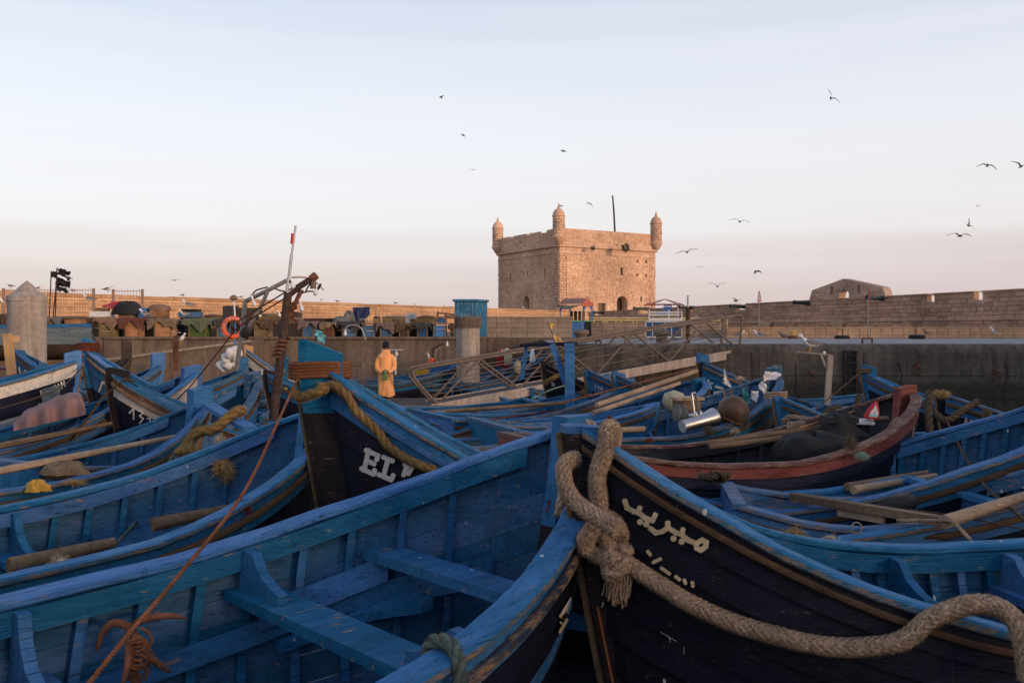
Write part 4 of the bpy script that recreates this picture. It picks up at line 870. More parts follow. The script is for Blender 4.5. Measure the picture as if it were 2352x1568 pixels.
bS.strokes([R5_([(1812, 1422), (1828, 1375), (1836, 1430)]), R5_([(1816, 1408), (1834, 1410)]), R5_([(1880, 1400), (1862, 1398), (1864, 1420), (1878, 1430), (1874, 1450), (1855, 1446)]), R5_([(1905, 1465), (1918, 1420), (1925, 1450), (1942, 1432), (1940, 1475)])], 1.7, 'letter_white')
P5 = lambda pts: [((1700+x*.20408)/1.63265, (1250+y*.20408)/1.63265) for x, y in pts]
bU1.strokes([P5([(1825, 895), (1860, 905), (1835, 925), (1862, 940), (1830, 945)]), P5([(1880, 920), (1870, 955)])], 1.5, 'letter_white')
bU2.strokes([S4([(1075, 105), (1068, 130)]), S4([(1090, 118), (1100, 112), (1098, 140)]), S4([(1115, 125), (1135, 128), (1112, 140), (1135, 145)])], 1.5, 'letter_white')
# ================================================================ GENERIC PIECES
def rope_obj(name, pts, r, mat, label=None, cat='rope', group=None, strands=3, n=8, fuzz=0, fmat='fibre', pitch=None, parent=None, flen=3., sides=6):
    P = spline(pts, n); m = MB()
    if strands <= 1: m.tube(P, r, 6)
    else:
        # resample by arc length
        d = [0]
        for a, b in zip(P[:-1], P[1:]): d.append(d[-1]+(b-a).length)
        Lr = d[-1]; step = r*.7; k = max(8, int(Lr/step)); q = []; j = 0
        for i in range(k+1):
            s_ = Lr*i/k
            while j < len(d)-2 and d[j+1] < s_: j += 1
            q.append(P[j].lerp(P[j+1], (s_-d[j])/max(d[j+1]-d[j], 1e-9)))
        P = q; pitch = pitch or r*7
        t = (P[1]-P[0]).normalized(); u = t.orthogonal().normalized(); fr = []
        for i in range(len(P)):
            t = (P[min(i+1, len(P)-1)]-P[max(i-1, 0)]).normalized(); u = (u-t*u.dot(t)).normalized(); fr.append((t, u, t.cross(u)))
        if strands >= 8:
            m.tube(P, r*.80, 8)
            for sN in range(strands):
                sg = 1 if sN % 2 else -1; line = []
                for i, p in enumerate(P):
                    a = sg*2*math.pi*(Lr*i/len(P)/pitch)+2*math.pi*sN/strands; line.append(p+(fr[i][1]*math.cos(a)+fr[i][2]*math.sin(a))*r*(.80+.06*sg*math.sin(a*2)))
                m.tube(line, r*.20, 5)
        for sN in range(strands if strands < 8 else 0):
            line = []
            for i, p in enumerate(P):
                a = 2*math.pi*(Lr*i/len(P)/pitch+sN/strands); line.append(p+(fr[i][1]*math.cos(a)+fr[i][2]*math.sin(a))*r*.52)
            m.tube(line, r*(.56 if strands == 3 else .48), sides)
    o = m.build(name, mat, parent, smooth=True, label=label, cat=cat if label else None, group=group)
    if fuzz:
        f = MB(); R = random.Random(int(r*1e5)+len(P))
        for _ in range(fuzz):
            i = R.randrange(len(P)-1); p = P[i].lerp(P[i+1], R.random()); t = (P[i+1]-P[i]).normalized(); d = Vector((R.gauss(0, 1), R.gauss(0, 1), R.gauss(0, 1))); d = (d-t*d.dot(t)).normalized()
            base = p+d*r*R.uniform(.75, .98); tip = base+(d*R.uniform(.25, .8)+t*R.uniform(-1, 1)*.8+Vector((0, 0, -.15)))*r*R.uniform(.25, .75)*flen/3; w = t.cross(d)*r*.045
            f.poly([base-w, base+w, tip])
        f.build('fibres', fmat, o, kind='stuff')
    return o
def tuft(pos, r, mat, label, n=420, stretch=(1, 1, 1), group='frayed rope tufts tied to gunwales', parent=None):
    m = MB(); R = random.Random(int(abs(pos[0])*913+abs(pos[2])*777)); m.lathe([(r*.1, -r*.55), (r*.5, -r*.35), (r*.6, 0), (r*.45, r*.4), (r*.1, r*.55)], n=7)
    for _ in range(n):
        d = Vector((R.gauss(0, 1), R.gauss(0, 1), R.gauss(0, 1))).normalized(); b = d*r*R.uniform(.35, .7); t = d*r*R.uniform(.7, 1.0)+Vector((R.gauss(0, 1), R.gauss(0, 1), R.gauss(-.9, .8)))*r*.34; w = d.orthogonal().normalized()*r*R.uniform(.03, .07)
        m.poly([b-w, b+w, t])
    m.v = [(x*stretch[0], y*stretch[1], z*stretch[2]) for x, y, z in m.v]
    return m.build('rope_tuft', mat, parent, loc=pos, label=label, cat='rope' if label else None, group=group if label else None)
def lashing(c, axis, r, turns, rr, mat, label, ell=1., wid=None, rot=0., group=None):
    """turns of cord round a post; axis up"""
    pts = []; w = wid or turns*rr*2
    for i in range(turns*14+1):
        a = 2*math.pi*i/14; pts.append(Vector((r*math.cos(a), r*ell*math.sin(a), w*(i/(turns*14)-.5)+.3*rr*math.sin(a*3))))
    if rot: pts = [Matrix.Rotation(rot, 3, 'Z') @ p for p in pts]
    m = MB(); m.tube([Vector(c)+p for p in pts], rr, 6); return m.build('lashing', mat, None, smooth=True, label=label, cat='rope', group=group)
def cloth(name, P00, P10, P11, P01, mat, label, cat='flag', nx=8, ny=7, amp=.03, parent=None, seed=1, group=None, rag=0.):
    R = random.Random(seed); P00, P10, P11, P01 = map(Vector, (P00, P10, P11, P01)); n = (P10-P00).cross(P01-P00).normalized(); ph = R.uniform(0, 6); G = []
    for j in range(ny+1):
        v = j/ny; row = []
        for i in range(nx+1):
            u = i/nx; p = P00*(1-u)*(1-v)+P10*u*(1-v)+P11*u*v+P01*(1-u)*v
            p = p+n*amp*(math.sin(u*7+v*3+ph)+.6*math.sin(u*3-v*8+ph*2)+R.gauss(0, .25))
            if rag and (i in (0, nx) or j in (0, ny)): p = p+Vector((R.gauss(0, rag), 0, R.gauss(0, rag)))
            row.append(p)
        G.append(row)
    m = MB(); m.grid(G); return m.build(name, mat, parent, smooth=True, label=label, cat=cat if label else None, group=group)
def heap(name, c, d, mat, label, cat, n=14, k=8, amp=.18, seed=1, parent=None, group=None, flatb=True):
    """a draped or crumpled bundle: bumpy half ellipsoid"""
    R = random.Random(seed); ph = [R.uniform(0, 6) for _ in range(6)]; G = []
    for j in range(k+1):
        t = math.pi*.5*j/k; row = []
        for i in range(n*2):
            a = math.pi*i/n; f = 1+amp*(math.sin(3*a+ph[0])*.5+math.sin(5*a+ph[1]+t*2)*.4+math.sin(9*a+ph[2]-t*4)*.3)*math.cos(t*.8)
            z = d[2]*math.sin(t)**.75*(1+amp*.5*math.sin(4*a+ph[3]+t*3)); row.append((d[0]/2*math.cos(a)*math.cos(t)**.6*f, d[1]/2*math.sin(a)*math.cos(t)**.6*f, z))
        G.append(row)
    m = MB(); m.grid(G, cv=True); m.poly(G[-1]); return m.build(name, mat, parent, smooth=True, loc=c, label=label, cat=cat if label else None, group=group)
def crate(name, label, c, d, mat, cat='crate', boards=3, rot=0, top=None, group=None, parent=None):
    e = empty(name, label, cat, c, rot, group); w, l, h = d
    for k in range(boards):
        for s_ in (-1, 1):
            z = h*(k+.5)/boards
            m = MB(); m.box((0, s_*(l/2-.01), z), (w, .022, h/boards-.008)); m.build('board', mat, e)
            m = MB(); m.box((s_*(w/2-.01), 0, z), (.022, l-.05, h/boards-.008)); m.build('board', mat, e)
    m = MB(); m.box((0, 0, .01), (w-.05, l-.05, .02)); m.build('base', mat, e)
    if top: m = MB(); m.box((0, 0, h+.02), (w+.08, l+.08, .04)); m.build('lid', top, e)
    return e
# ================================================================ PONTOON, GANGWAY, PILES
pz = .46
pt = empty('pontoon', 'low brown floating pontoon under the gangway foot', 'pontoon', (0, 0, 0))
m = MB(); m.box((ax(1010, 26.6)+.6, 26.7, .16), (9.6, 3.2, .5)); m.build('float', 'pontoon', pt)
for i in range(24):
    m = MB(); x = ax(1010, 26.6)+.6-4.8+.2+i*.4; m.box((x, 26.7, .435), (.385, 3.26, .045)); m.build('deck_plank', 'wood_floor', pt)
m = MB(); m.tube([(-4.6, 25.15, .42), (5, 25.15, .42)], .07, 8); m.build('fender_pipe', 'steel_brown', pt, smooth=True)
gw = empty('gangway', 'steel gangway with pipe railings rising from pontoon to quay', 'gangway', at(985, 928, 25.2))
g0 = Vector(gw.location)
LO_N, HI_N = at(992, 931, 25.2), at(1704, 802, 28.2)       # near edge
wv = Vector((-.30, 1.35, 0)) ; LO_F, HI_F = LO_N+wv, HI_N+wv
def G_(p): return p-g0
m = MB(); m.hexa([G_(LO_N)-Vector((0, 0, .06)), G_(HI_N)-Vector((0, 0, .06)), G_(HI_F)-Vector((0, 0, .06)), G_(LO_F)-Vector((0, 0, .06)), G_(LO_N), G_(HI_N), G_(HI_F), G_(LO_F)]); m.build('deck', 'deck_grip', gw)
for q0, q1 in ((LO_N, HI_N), (LO_F, HI_F)):
    off = Vector((0, -.04 if q0 is LO_N else .04, -.10)); m = MB(); m.beam(G_(q0)+off, G_(q1)+off, .06, .27); m.build('stringer', 'stringer', gw)
e_ = at(905, 927, 25.5); m = MB()
a0, a1 = G_(LO_N), G_(LO_F); b0 = G_(at(948, 935, 25.0)); b1 = G_(at(876, 925, 26.3))
m.hexa([b0-Vector((0, 0, .02)), a0-Vector((0, 0, .03)), a1-Vector((0, 0, .03)), b1-Vector((0, 0, .02)), b0, a0+Vector((0, 0, .004)), a1+Vector((0, 0, .004)), b1]); m.build('landing_flap', 'deck_grip', gw)
def railing(q0, q1, kind):
    d = (q1-q0); L_ = d.length; d.normalize(); up = Vector((0, 0, 1)); hgt = 1.1
    def R_(s_, h): return G_(q0+d*s_+up*h)
    ext = -.55
    m = MB(); m.tube(spline([R_(.15, 0), R_(-.28, .52), R_(ext, .92), R_(ext+.04, 1.05), R_(ext+.25, hgt), R_(1.2, hgt)], 6)+[R_(L_*.5, hgt), R_(L_-.35, hgt)]+spline([R_(L_-.35, hgt), R_(L_-.05, hgt-.03), R_(L_+.02, hgt-.15), R_(L_-.02, .5), R_(L_-.08, 0)], 5), .042, 8); m.build('handrail', 'steel_brown', gw, smooth=True)
    npan = 4; w = (L_-.3)/npan
    for k in range(npan):
        s0 = .18+k*w
        m = MB(); m.tube([R_(s0, 0), R_(s0+w/2, hgt)], .034, 6); m.build('brace', 'steel_brown', gw, smooth=True)
        m = MB(); m.tube([R_(s0+w/2, hgt), R_(s0+w, 0)], .034, 6); m.build('brace', 'steel_brown', gw, smooth=True)
    for h in (.28, .55, .82):
        m = MB(); m.tube([R_(-.45+(.9-h)*.5, h), R_(L_-.08, h)], .014, 6); m.build('wire_bar', 'steel_brown', gw, smooth=True)
railing(LO_N+Vector((0, .05, .02)), HI_N+Vector((0, .05, .02)), 0); railing(LO_F-Vector((0, .05, -.02)), HI_F-Vector((0, .05, -.02)), 1)
def pile(label, px, Y, r, ytop, cone=None, ybot=.0):
    e = empty('mooring_pile', label, 'pile', (ax(px, Y), Y, -1.5)); zt = az(ytop, Y)+1.5
    m = MB(); m.lathe([(r, 0), (r, zt*.5), (r, zt)], n=28); m.build('shaft', 'pile_conc', e, smooth=False)
    for p in e.children[0].data.polygons: p.use_smooth = len(p.vertices) == 4
    if cone: m = MB(); h = az(cone, Y)+1.5-zt; m.lathe([(r*1.04, zt-.02), (r*1.04, zt+.09), (r*.92, zt+.12), (r*.62, zt+h*.45), (r*.34, zt+h*.75), (r*.1, zt+h*.95), (.02, zt+h)], n=24); m.build('cone_cap', 'pile_conc', e)
    return e, zt
pile('grey concrete pile with pointed cap at left', 62, 20, .405, 690, 645)
e, zt = pile('grey concrete pile with fishing net on top', 1075, 29.2, .39, 736)
nt_ = MB(); R = random.Random(4)
for k in range(26):
    a = 2*math.pi*k/26
    for j in range(5):
        r0 = .42+.03*R.random(); z0 = az(727, 29.2)-.07*j; z1 = z0-.10
        nt_.tube([Vector((r0*math.cos(a), r0*math.sin(a), z0)), Vector((r0*math.cos(a+.24), r0*math.sin(a+.24), z1))], .012, 4); nt_.tube([Vector((r0*math.cos(a), r0*math.sin(a), z0)), Vector((r0*math.cos(a-.24), r0*math.sin(a-.24), z1))], .012, 4)
nt_.lathe([(.40, az(738, 29.2)), (.43, az(733, 29.2)), (.36, az(727, 29.2)), (.1, az(725.5, 29.2))], n=14)
nt_.build('fishing_net', 'net', None, loc=(ax(1075, 29.2), 29.2, 0), label='brown net heaped over the top of the middle pile', cat='net')
# ================================================================ MAN WALKING AWAY
def man():
    Y = 27.0; X = ax(886, Y); e = empty('person', 'person in long orange hooded robe and dark cap walking away', 'person', (X, Y, pz))
    # robe: lofted rings (z, half width x, half depth y, centre x, centre y)
    rings = [(.17, .262, .19, .015, .0), (.21, .258, .195, .012, .0), (.36, .248, .19, .01, 0), (.5, .240, .188, 0, 0), (.65, .234, .185, 0, 0), (.8, .228, .18, .0, 0), (.9, .222, .178, -.005, 0), (1.0, .216, .176, -.01, 0), (1.15, .214, .172, -.01, .0), (1.3, .222, .168, -.01, .01), (1.40, .215, .155, -.01, .02), (1.47, .18, .14, -.01, .03), (1.53, .13, .12, -.005, .04), (1.58, .09, .10, 0, .05), (1.62, .075, .085, 0, .06)]
    n = 40; G = []; R = random.Random(3)
    for k, (z, a, b, cx, cy) in enumerate(rings):
        row = []
        for i in range(n):
            t = 2*math.pi*i/n; f = 1+(.085*math.sin(5*t+z*4)+.06*math.sin(9*t-z*5+1)+.03*math.sin(14*t+z*9))*max(0, min(1, (1.2-z)/.8))
            row.append((cx+a*f*math.cos(t), cy+b*f*math.sin(t), z+(.03*math.sin(t*2+.5) if k == 0 else 0)))
        G.append(row)
    m = MB(); m.grid(G, cv=True)
    for s_ in (-1, 1):     # sleeves to the hands clasped behind
        m.tube(spline([(s_*.155, .03, 1.43), (s_*.245, .0, 1.28), (s_*.275, -.03, 1.08), (s_*.21, -.14, .97), (s_*.09, -.235, .93)], 5), [.082]*5+[.08]*5+[.075]*5+[.07]*5+[.062], 10)
    m.lathe([(.075, -.05), (.135, .02), (.15, .08), (.13, .13), (.09, .15)], o=(0, .03, 1.46), n=14)   # collar
    m.prism([(-.19, -.135, 1.42), (.10, -.15, 1.48), (.06, -.13, 1.56), (-.05, -.08, 1.60), (-.14, -.1, 1.52)], (0, -.03, -.02))   # folded hood
    m.prism([(-.16, -.17, 1.36), (.02, -.18, 1.40), (.03, -.15, 1.47), (-.15, -.14, 1.43)], (0, -.025, -.015))
    m.build('robe', 'orange_cloth', e, smooth=True)
    h = MB(); h.lathe([(.055, 1.55), (.06, 1.62), (.075, 1.66), (.088, 1.72), (.085, 1.79), (.04, 1.84)], o=(0, .06, 0), n=14)
    for s_ in (-1, 1):
        h.lathe([(.005, -.03), (.018, -.01), (.018, .012), (.005, .03)], o=(s_*.09, .06, 1.70), n=6)
        # hands: palm and five fingers, crossed behind the back
        pc = Vector((s_*.055, -.265, .905)); h.box(pc, (.055, .03, .085), rot=Matrix.Rotation(s_*.5, 3, 'Y'))
        for f in range(4):
            b0 = pc+Vector((-s_*.012-s_*.0, -.012, -.035+.018*f)); h.tube([b0, b0+Vector((-s_*.032, -.016, -.012)), b0+Vector((-s_*.052, -.004, -.028-.003*f))], [.009, .0085, .007], 6)
        b0 = pc+Vector((s_*.012, -.012, .035)); h.tube([b0, b0+Vector((-s_*.018, -.022, .02)), b0+Vector((-s_*.04, -.022, .022))], [.010, .009, .007], 6)
        # legs and feet
    h.build('body', 'skin', e, smooth=True)
    c = MB(); c.lathe([(.093, 1.68), (.105, 1.70), (.108, 1.76), (.098, 1.83), (.065, 1.875), (.02, 1.885)], o=(0, .06, 0), n=16); c.build('cap', 'navy_cloth', e, smooth=True)
    for s_, fy, ft in ((-1, .10, 0), (1, -.14, .35)):
        l = MB(); l.tube([(s_*.10-.02*s_, 0, .5), (s_*.11, fy*.5, .28), (s_*.10, fy, .07)], [.085, .075, .055], 10); l.build('trouser_leg', 'navy_cloth', e, smooth=True)
        q = MB(); x = s_*.10
        prof = [(-.10, .03, .035), (-.06, .042, .05), (0, .045, .055), (.07, .05, .05), (.13, .045, .038), (.165, .025, .025)]
        q.grid([[(x+w*math.cos(a), fy-.02+y, max(.004, hh*.9+hh*math.sin(a))) for a in np.linspace(0, 2*math.pi, 9)[:-1]] for y, w, hh in prof], cv=True); q.build('shoe', 'steel_grey' if s_ > 0 else 'black', e, smooth=True)
    e.rotation_euler = (0, 0, .04); e.scale = (.96, .95, .985)
    bg = heap('plastic_bag', Vector((X+.03, Y-.30, pz+.66)), (.13, .08, .30), 'green_bag', 'crumpled green bag held behind the back of the person', 'bag', n=9, amp=.3, seed=9)
man()
# ================================================================ MARKET QUAY: stalls
QZ = 2.385; YS = 35.2
STALLS = [  # px0, px1, ytop, cloth, box, label, boards
 (-8, 20, 722, 'cloth_brown', 'wood', 'brown stall at the left edge behind the pile', 2), (104, 148, 729, 'cloth_grey', 'wood_olive', 'olive fish stall right behind the beached hull', 3), (152, 200, 728, None, 'wood_orange', 'orange open-topped stall above the beached hull', 2),
 (224, 277, 729, 'cloth_stripe', 'wood_olive', 'olive stall under a striped rolled cloth', 3), (282, 336, 731, 'cloth_red', 'wood_orange', 'orange stall under a dark red cover', 2), (348, 412, 733, 'cloth_tan', 'wood_orange', 'orange stall under a torn tan cloth', 3), (426, 491, 732, 'cloth_green', 'green_box', 'green-fronted stall under a pale green cloth', 1),
 (496, 532, 734, 'cloth_dark', 'blue_box', 'dark covered stall behind the lifebuoy', 2), (578, 632, 735, 'cloth_brown', 'wood_olive', 'stall under rough brown sacking left of the lamp post', 2), (690, 731, 739, 'cloth_mauve', 'blue_box', 'stall under a patterned mauve cloth with stripes', 2), (738, 775, 741, 'cloth_tan', 'cloth_red', 'red-brown stall with an olive cloth at its corner', 2),
 (780, 828, 739, 'cloth_dark', 'blue_box', 'blue stall under a grey patterned blanket', 2), (832, 864, 741, None, 'blue_box', 'weathered blue stall with a plank top', 2), (868, 908, 742, 'cloth_mauve', 'blue_box', 'stall under a long mauve flowered cloth', 2), (912, 947, 743, 'cloth_brown', 'wood_dark', 'stall wrapped in dark brown cloth', 2),
 (953, 990, 742, 'cloth_dark', 'panel_blue', 'dark navy stall with a pale frame', 1), (994, 1027, 741, None, 'blue_plain', 'bright blue boarded stall near the cabin', 3), (1031, 1047, 743, 'cloth_brown', 'wood_dark', 'narrow brown stall beside the netted pile', 2)]
def stall(px0, px1, yt, cl, bx, lab, nb, k):
    x0, x1 = ax(px0, YS), ax(px1, YS); zt = az(yt, YS); w = x1-x0; h = zt-QZ; e = empty('market_stall', lab, 'stall', ((x0+x1)/2, YS, QZ), random.uniform(-.04, .04), 'fish stalls lined up on the market quay')
    bw = w*(.62 if cl else .85)
    for i in range(nb):
        m = MB(); m.box((0, -.22, (h-.1)*(i+.5)/nb), (bw, .03, (h-.1)/nb-.012)); m.build('front_board', bx, e)
        for s_ in (-1, 1): m = MB(); m.box((s_*bw/2, 0.02, (h-.1)*(i+.5)/nb), (.03, .48, (h-.1)/nb-.012)); m.build('side_board', bx, e)
    for s_ in (-1, 1): m = MB(); m.box((s_*(bw/2-.02), -.245, (h-.1)/2), (.045, .03, h-.1)); m.build('corner_post', 'wood_olive', e)
    m = MB(); m.box((0, 0, h-.04), (w*.97, .62, .06)); m.build('table_top', 'wood', e)
    if cl:
        R = random.Random(k*3+1); nx = 22; G = []; ph = R.uniform(0, 6); drop = h*R.uniform(.3, .5)
        rows = [(.33, -.12), (.32, .01), (.1, .02), (-.15, .018), (-.32, .012), (-.345, -.05)]+[(-.35, -drop*q) for q in (.35, .7, 1.)]
        for y, z in rows:
            row = []
            for i in range(nx+1):
                u = i/nx; x = (u-.5)*w*1.06; f = math.sin(u*17+ph)*.5+math.sin(u*31+ph*2)*.3; dz = 0
                if z < -.02: dz = z*(.45*math.sin(u*6+ph)+.25*math.sin(u*13+ph*3))
                ed = .05 if i in (0, nx) else 0
                row.append((x+f*.012, y-abs(f)*(.03 if z < 0 else 0), h+z+dz-ed+R.gauss(0, .006)+(.012*math.sin(u*9+y*6+ph) if z > 0 else 0)))
            G.append(row)
        for col, sgn in ((0, -1), (nx, 1)): pass
        m = MB(); m.grid(G); m.build('cloth_cover', cl, e, smooth=True)
        for sgn in (-1, 1):
            hh = drop*R.uniform(.5, 1.3); A = [Vector((sgn*w*.53, y, h-.02)) for y in np.linspace(-.34, .3, 7)]; Bq = [Vector((sgn*(w*.53+.03*math.sin(j*2+ph)), a.y, h-hh*(1+.2*math.sin(j*1.7+ph)))) for j, a in enumerate(A)]
            m = MB(); m.grid([A, [a.lerp(b_, .5)+Vector((sgn*.015, 0, 0)) for a, b_ in zip(A, Bq)], Bq]); m.build('cloth_side', cl, e, smooth=True)
for k, s_ in enumerate(STALLS): stall(*s_, k)
FILL = [(203, 222, 'the striped cloth stall at its left'), (277, 284, 'the striped and dark red stalls'), (336, 349, 'the dark red and tan cloth stalls'), (411, 427, 'the tan and green cloth stalls'), (532, 556, 'the lifebuoy and the rough sacking stall'), (556, 579, 'the grey lamp pipe and the sacking stall'), (632, 662, 'the sacking stall and the lamp upright'), (664, 691, 'the lamp upright and the mauve cloth stall'), (730, 740, 'the mauve and olive cloth stalls'), (774, 782, 'the olive cloth and grey blanket stalls'), (826, 834, 'the grey blanket and plank-top stalls'), (862, 870, 'the plank-top and flowered cloth stalls'), (906, 914, 'the flowered and dark brown cloth stalls'), (946, 955, 'the dark brown cloth and navy stalls'), (988, 996, 'the navy and bright blue stalls')]
for k, (a, b_, lab) in enumerate(FILL):
    R = random.Random(300+k); Yf = 35.9; x0, x1 = ax(a-3, Yf), ax(b_+3, Yf); h = R.uniform(.5, .82)
    e = crate('fish_box', 'dark box in the gap between '+lab, ((x0+x1)/2, Yf, QZ), (x1-x0, .5, h), R.choice(['wood_dark', 'cloth_dark', 'wood', 'cloth_brown']), 'box', 2, 0, group='dark boxes between the market stalls')
    heap('rag_top', Vector((0, 0, h)), ((x1-x0)*1.1, .5, R.uniform(.03, .08)), R.choice(['cloth_brown', 'cloth_grey', 'cloth_tan', 'cloth_dark', 'cloth_red']), None, None, seed=320+k, parent=e, amp=.25)
FILL2 = [(470, 508, 'the dark locker and the painted board'), (600, 640, 'the flat-roofed locker and the lamp upright'), (640, 690, 'the lamp upright and the purple-roofed stall'), (880, 930, 'the awning frame and the notice board'), (960, 1000, 'the notice board and the broken chair'), (120, 205, 'the conical pile and the white cool box')]
for k, (a, b_, lab) in enumerate(FILL2):
    R = random.Random(400+k); Yf = 37.4+.1*k; x0, x1 = ax(a, Yf), ax(b_, Yf); h = R.uniform(.75, 1.0)
    e = crate('fish_box', 'covered box in the back row between '+lab, ((x0+x1)/2, Yf, QZ), (x1-x0, .6, h), R.choice(['wood_dark', 'wood_olive', 'wood']), 'box', 2)
    heap('rag_top', Vector((0, 0, h)), ((x1-x0)*1.05, .7, R.uniform(.05, .11)), R.choice(['cloth_brown', 'cloth_grey', 'cloth_tan', 'cloth_dark']), None, None, seed=420+k, parent=e, amp=.25, n=18)
# second row and odds and ends behind the stalls
YB = 38.5
def blk(name, lab, px0, px1, y0, y1, Y, mat, cat, dep=.6, boards=2, top=None, z0=None):
    x0, x1 = ax(px0, Y), ax(px1, Y); za = az(y1, Y) if z0 is None else z0; zb = az(y0, Y); return crate(name, lab, ((x0+x1)/2, Y, za), (x1-x0, dep, zb-za), mat, cat, boards, top=top)
blk('wooden_crate', 'tan crate under a grey padded cushion in the back row', 352, 384, 712, 745, YB, 'wood_orange', 'crate', z0=QZ); heap('cushion', at(366, 713, YB), (.95, .7, .27), 'cloth_stripe', 'grey-brown padded cushion with a stripe on the tan crate', 'cushion', seed=4, amp=.08)
blk('wooden_crate', 'stall body hidden under black plastic in the back row', 278, 312, 715, 745, YB, 'wood', 'crate', z0=QZ); heap('tarpaulin', at(294, 722, YB-.1), (1.25, .8, .56), 'black_cloth', 'black plastic sheet bulging over a back row stall', 'tarpaulin', seed=6, amp=.16)
cloth('red_cloth', at(232, 700, YB+.3), at(308, 690, YB+.3), at(312, 697, YB-.2), at(262, 712, YB-.2), 'red', 'red checked cloth slung behind the black plastic', 'cloth', amp=.05, seed=3)
blk('plastic_drum', 'tall blue plastic container between the back row covers', 322, 340, 707, 745, YB, 'blue_plain', 'container', dep=.4, boards=1, z0=QZ)
blk('white_box', 'white cool box beside the railing', 212, 257, 715, 728, YB, 'white', 'box', boards=1); blk('wooden_crate', 'small tan crate stacked on the white cool box', 224, 246, 707, 714.5, YB, 'wood_olive', 'crate', boards=2)
blk('wooden_crate', 'blue-rimmed crate with a black case on top', 415, 461, 717, 728, 37.6, 'blue_box', 'crate', boards=1); blk('black_case', 'black case lying on the blue-rimmed crate', 422, 457, 709.5, 716.5, 37.6, 'black', 'case', boards=1); blk('dark_locker', 'dark locker under the blue-rimmed crate', 419, 466, 728.4, 745, 37.6, 'black', 'locker', boards=1, z0=QZ)
blk('painted_board', 'big dark painted board beside the lifebuoy pole', 512, 548, 702, 745, 37.5, 'cloth_dark', 'board', dep=.08, boards=1, z0=QZ); blk('wooden_locker', 'brown locker with flat roof left of the lamp post', 549, 598, 709, 745, 37.9, 'wood_dark', 'locker', boards=2, top='wood_olive', z0=QZ)
blk('flat_roof_stall', 'long stall with flat purple roof', 690, 772, 733, 745, 37.5, 'wood_dark', 'stall', boards=1, top='purple', z0=QZ)
heap('tarpaulin', at(785, 741, 36.9), (.75, .6, .26), 'cloth_grey', 'low grey tarpaulin left of the blue awning frame', 'tarpaulin', seed=11); heap('tarpaulin', at(802, 741, 37.0), (.5, .5, .45), 'cloth_grey', 'peaked grey tarpaulin beside the blue awning frame', 'tarpaulin', seed=12, amp=.3)
fr = empty('awning_frame', 'pale timber frame with a torn navy awning', 'stall', at(840, 745, 37.2)); f0 = Vector(fr.location)
for a, b_, w_ in (((843, 708), (843, 745), .05), ((863, 708), (863, 745), .05), ((812, 708), (812, 745), .05), ((808, 707), (868, 707), .06), ((842, 738), (864, 738), .05)):
    m = MB(); m.beam(at(*a, 37.2)-f0, at(*b_, 37.2)-f0, w_, w_); m.build('timber', 'wood_pale', fr)
m = MB(); G = []
for j in range(8):
    v = j/7; G.append([at(811+u*38, 706+v*(30-u*14)+8*math.sin(u*3)*v-u*(1-v)*1.5, 37.1)-f0+Vector((0, .05*math.sin(u*11+v*4), 0)) for u in np.linspace(0, 1, 12)])
m.grid(G); m.build('awning', 'navy_tarp', fr, smooth=True)
m = MB(); G = [[at(812+14*u+3*v, 714+v*26, 37.0)-f0+Vector((0, .06*math.sin(u*9), 0)) for u in np.linspace(0, 1, 7)] for v in np.linspace(0, 1, 6)]; m.grid(G); m.build('awning_tail', 'navy_tarp', fr, smooth=True)
sg = empty('notice_board', 'white notice board with lines of small print against the wall', 'sign', at(944, 742, 40)); s0 = Vector(sg.location)
m = MB(); m.hexa([at(932, 742, 40)-s0, at(957, 742, 40)-s0, at(957, 742, 40.05)-s0, at(932, 742, 40.05)-s0, at(932, 719.5, 40)-s0, at(957, 719.5, 40)-s0, at(957, 719.5, 40.05)-s0, at(932, 719.5, 40.05)-s0]); m.build('board', 'white', sg)
for k, (a, b_) in enumerate(((940, 949), (937, 953), (935.5, 953), (937, 952), (936, 950.5), (938, 951))):
    m = MB(); y = 722.5+k*2.6; m.hexa([p-s0 for p in (at(a, y+.7, 39.99), at(b_, y+.7, 39.99), at(b_, y+.7, 40), at(a, y+.7, 40), at(a, y, 39.99), at(b_, y, 39.99), at(b_, y, 40), at(a, y, 40))]); m.build('text_line', 'steel_grey', sg)
for p_ in (934, 955): m = MB(); m.beam(at(p_, 742, 40.06)-s0, Vector((ax(p_, 40.06), 40.06, QZ))-s0, .04, .04); m.build('leg', 'steel_grey', sg)
ch = empty('broken_frame', 'broken brown chair frame lying on the stalls near the cabin', 'chair', at(1025, 740, 36)); c0 = Vector(ch.location)
for a, b_ in (((1003, 740), (1006, 716)), ((1023, 741), (1024, 718)), ((1045, 740), (1046, 722)), ((1006, 718), (1046, 723)), ((1004, 728), (1046, 731)), ((1024, 726), (1047, 726))):
    m = MB(); m.beam(at(*a, 36)-c0, at(*b_, 36.1)-c0, .055, .07); m.build('rail', 'wood', ch)
heap('blue_cloth', at(1016, 741, 36.2), (.4, .3, .25), 'blue_plain', 'crumpled blue cloth under the broken chair frame', 'cloth', seed=15)
cb = empty('blue_cabin', 'turquoise wooden cabin with peeling side behind the netted pile', 'cabin', (ax(1040, 37), 37, QZ)); k0 = Vector(cb.location)
xa, xb, xc, zt = ax(1044, 37), ax(1094, 37), ax(1119, 37.9), az(692, 37)
for i in range(6):
    a = xa+(xb-xa)*i/6; m = MB(); m.box(((a+(xb-xa)/12)-k0.x, 0, (zt-QZ)/2), ((xb-xa)/6-.008, .05, zt-QZ)); m.build('plank', 'cabin_blue', cb)
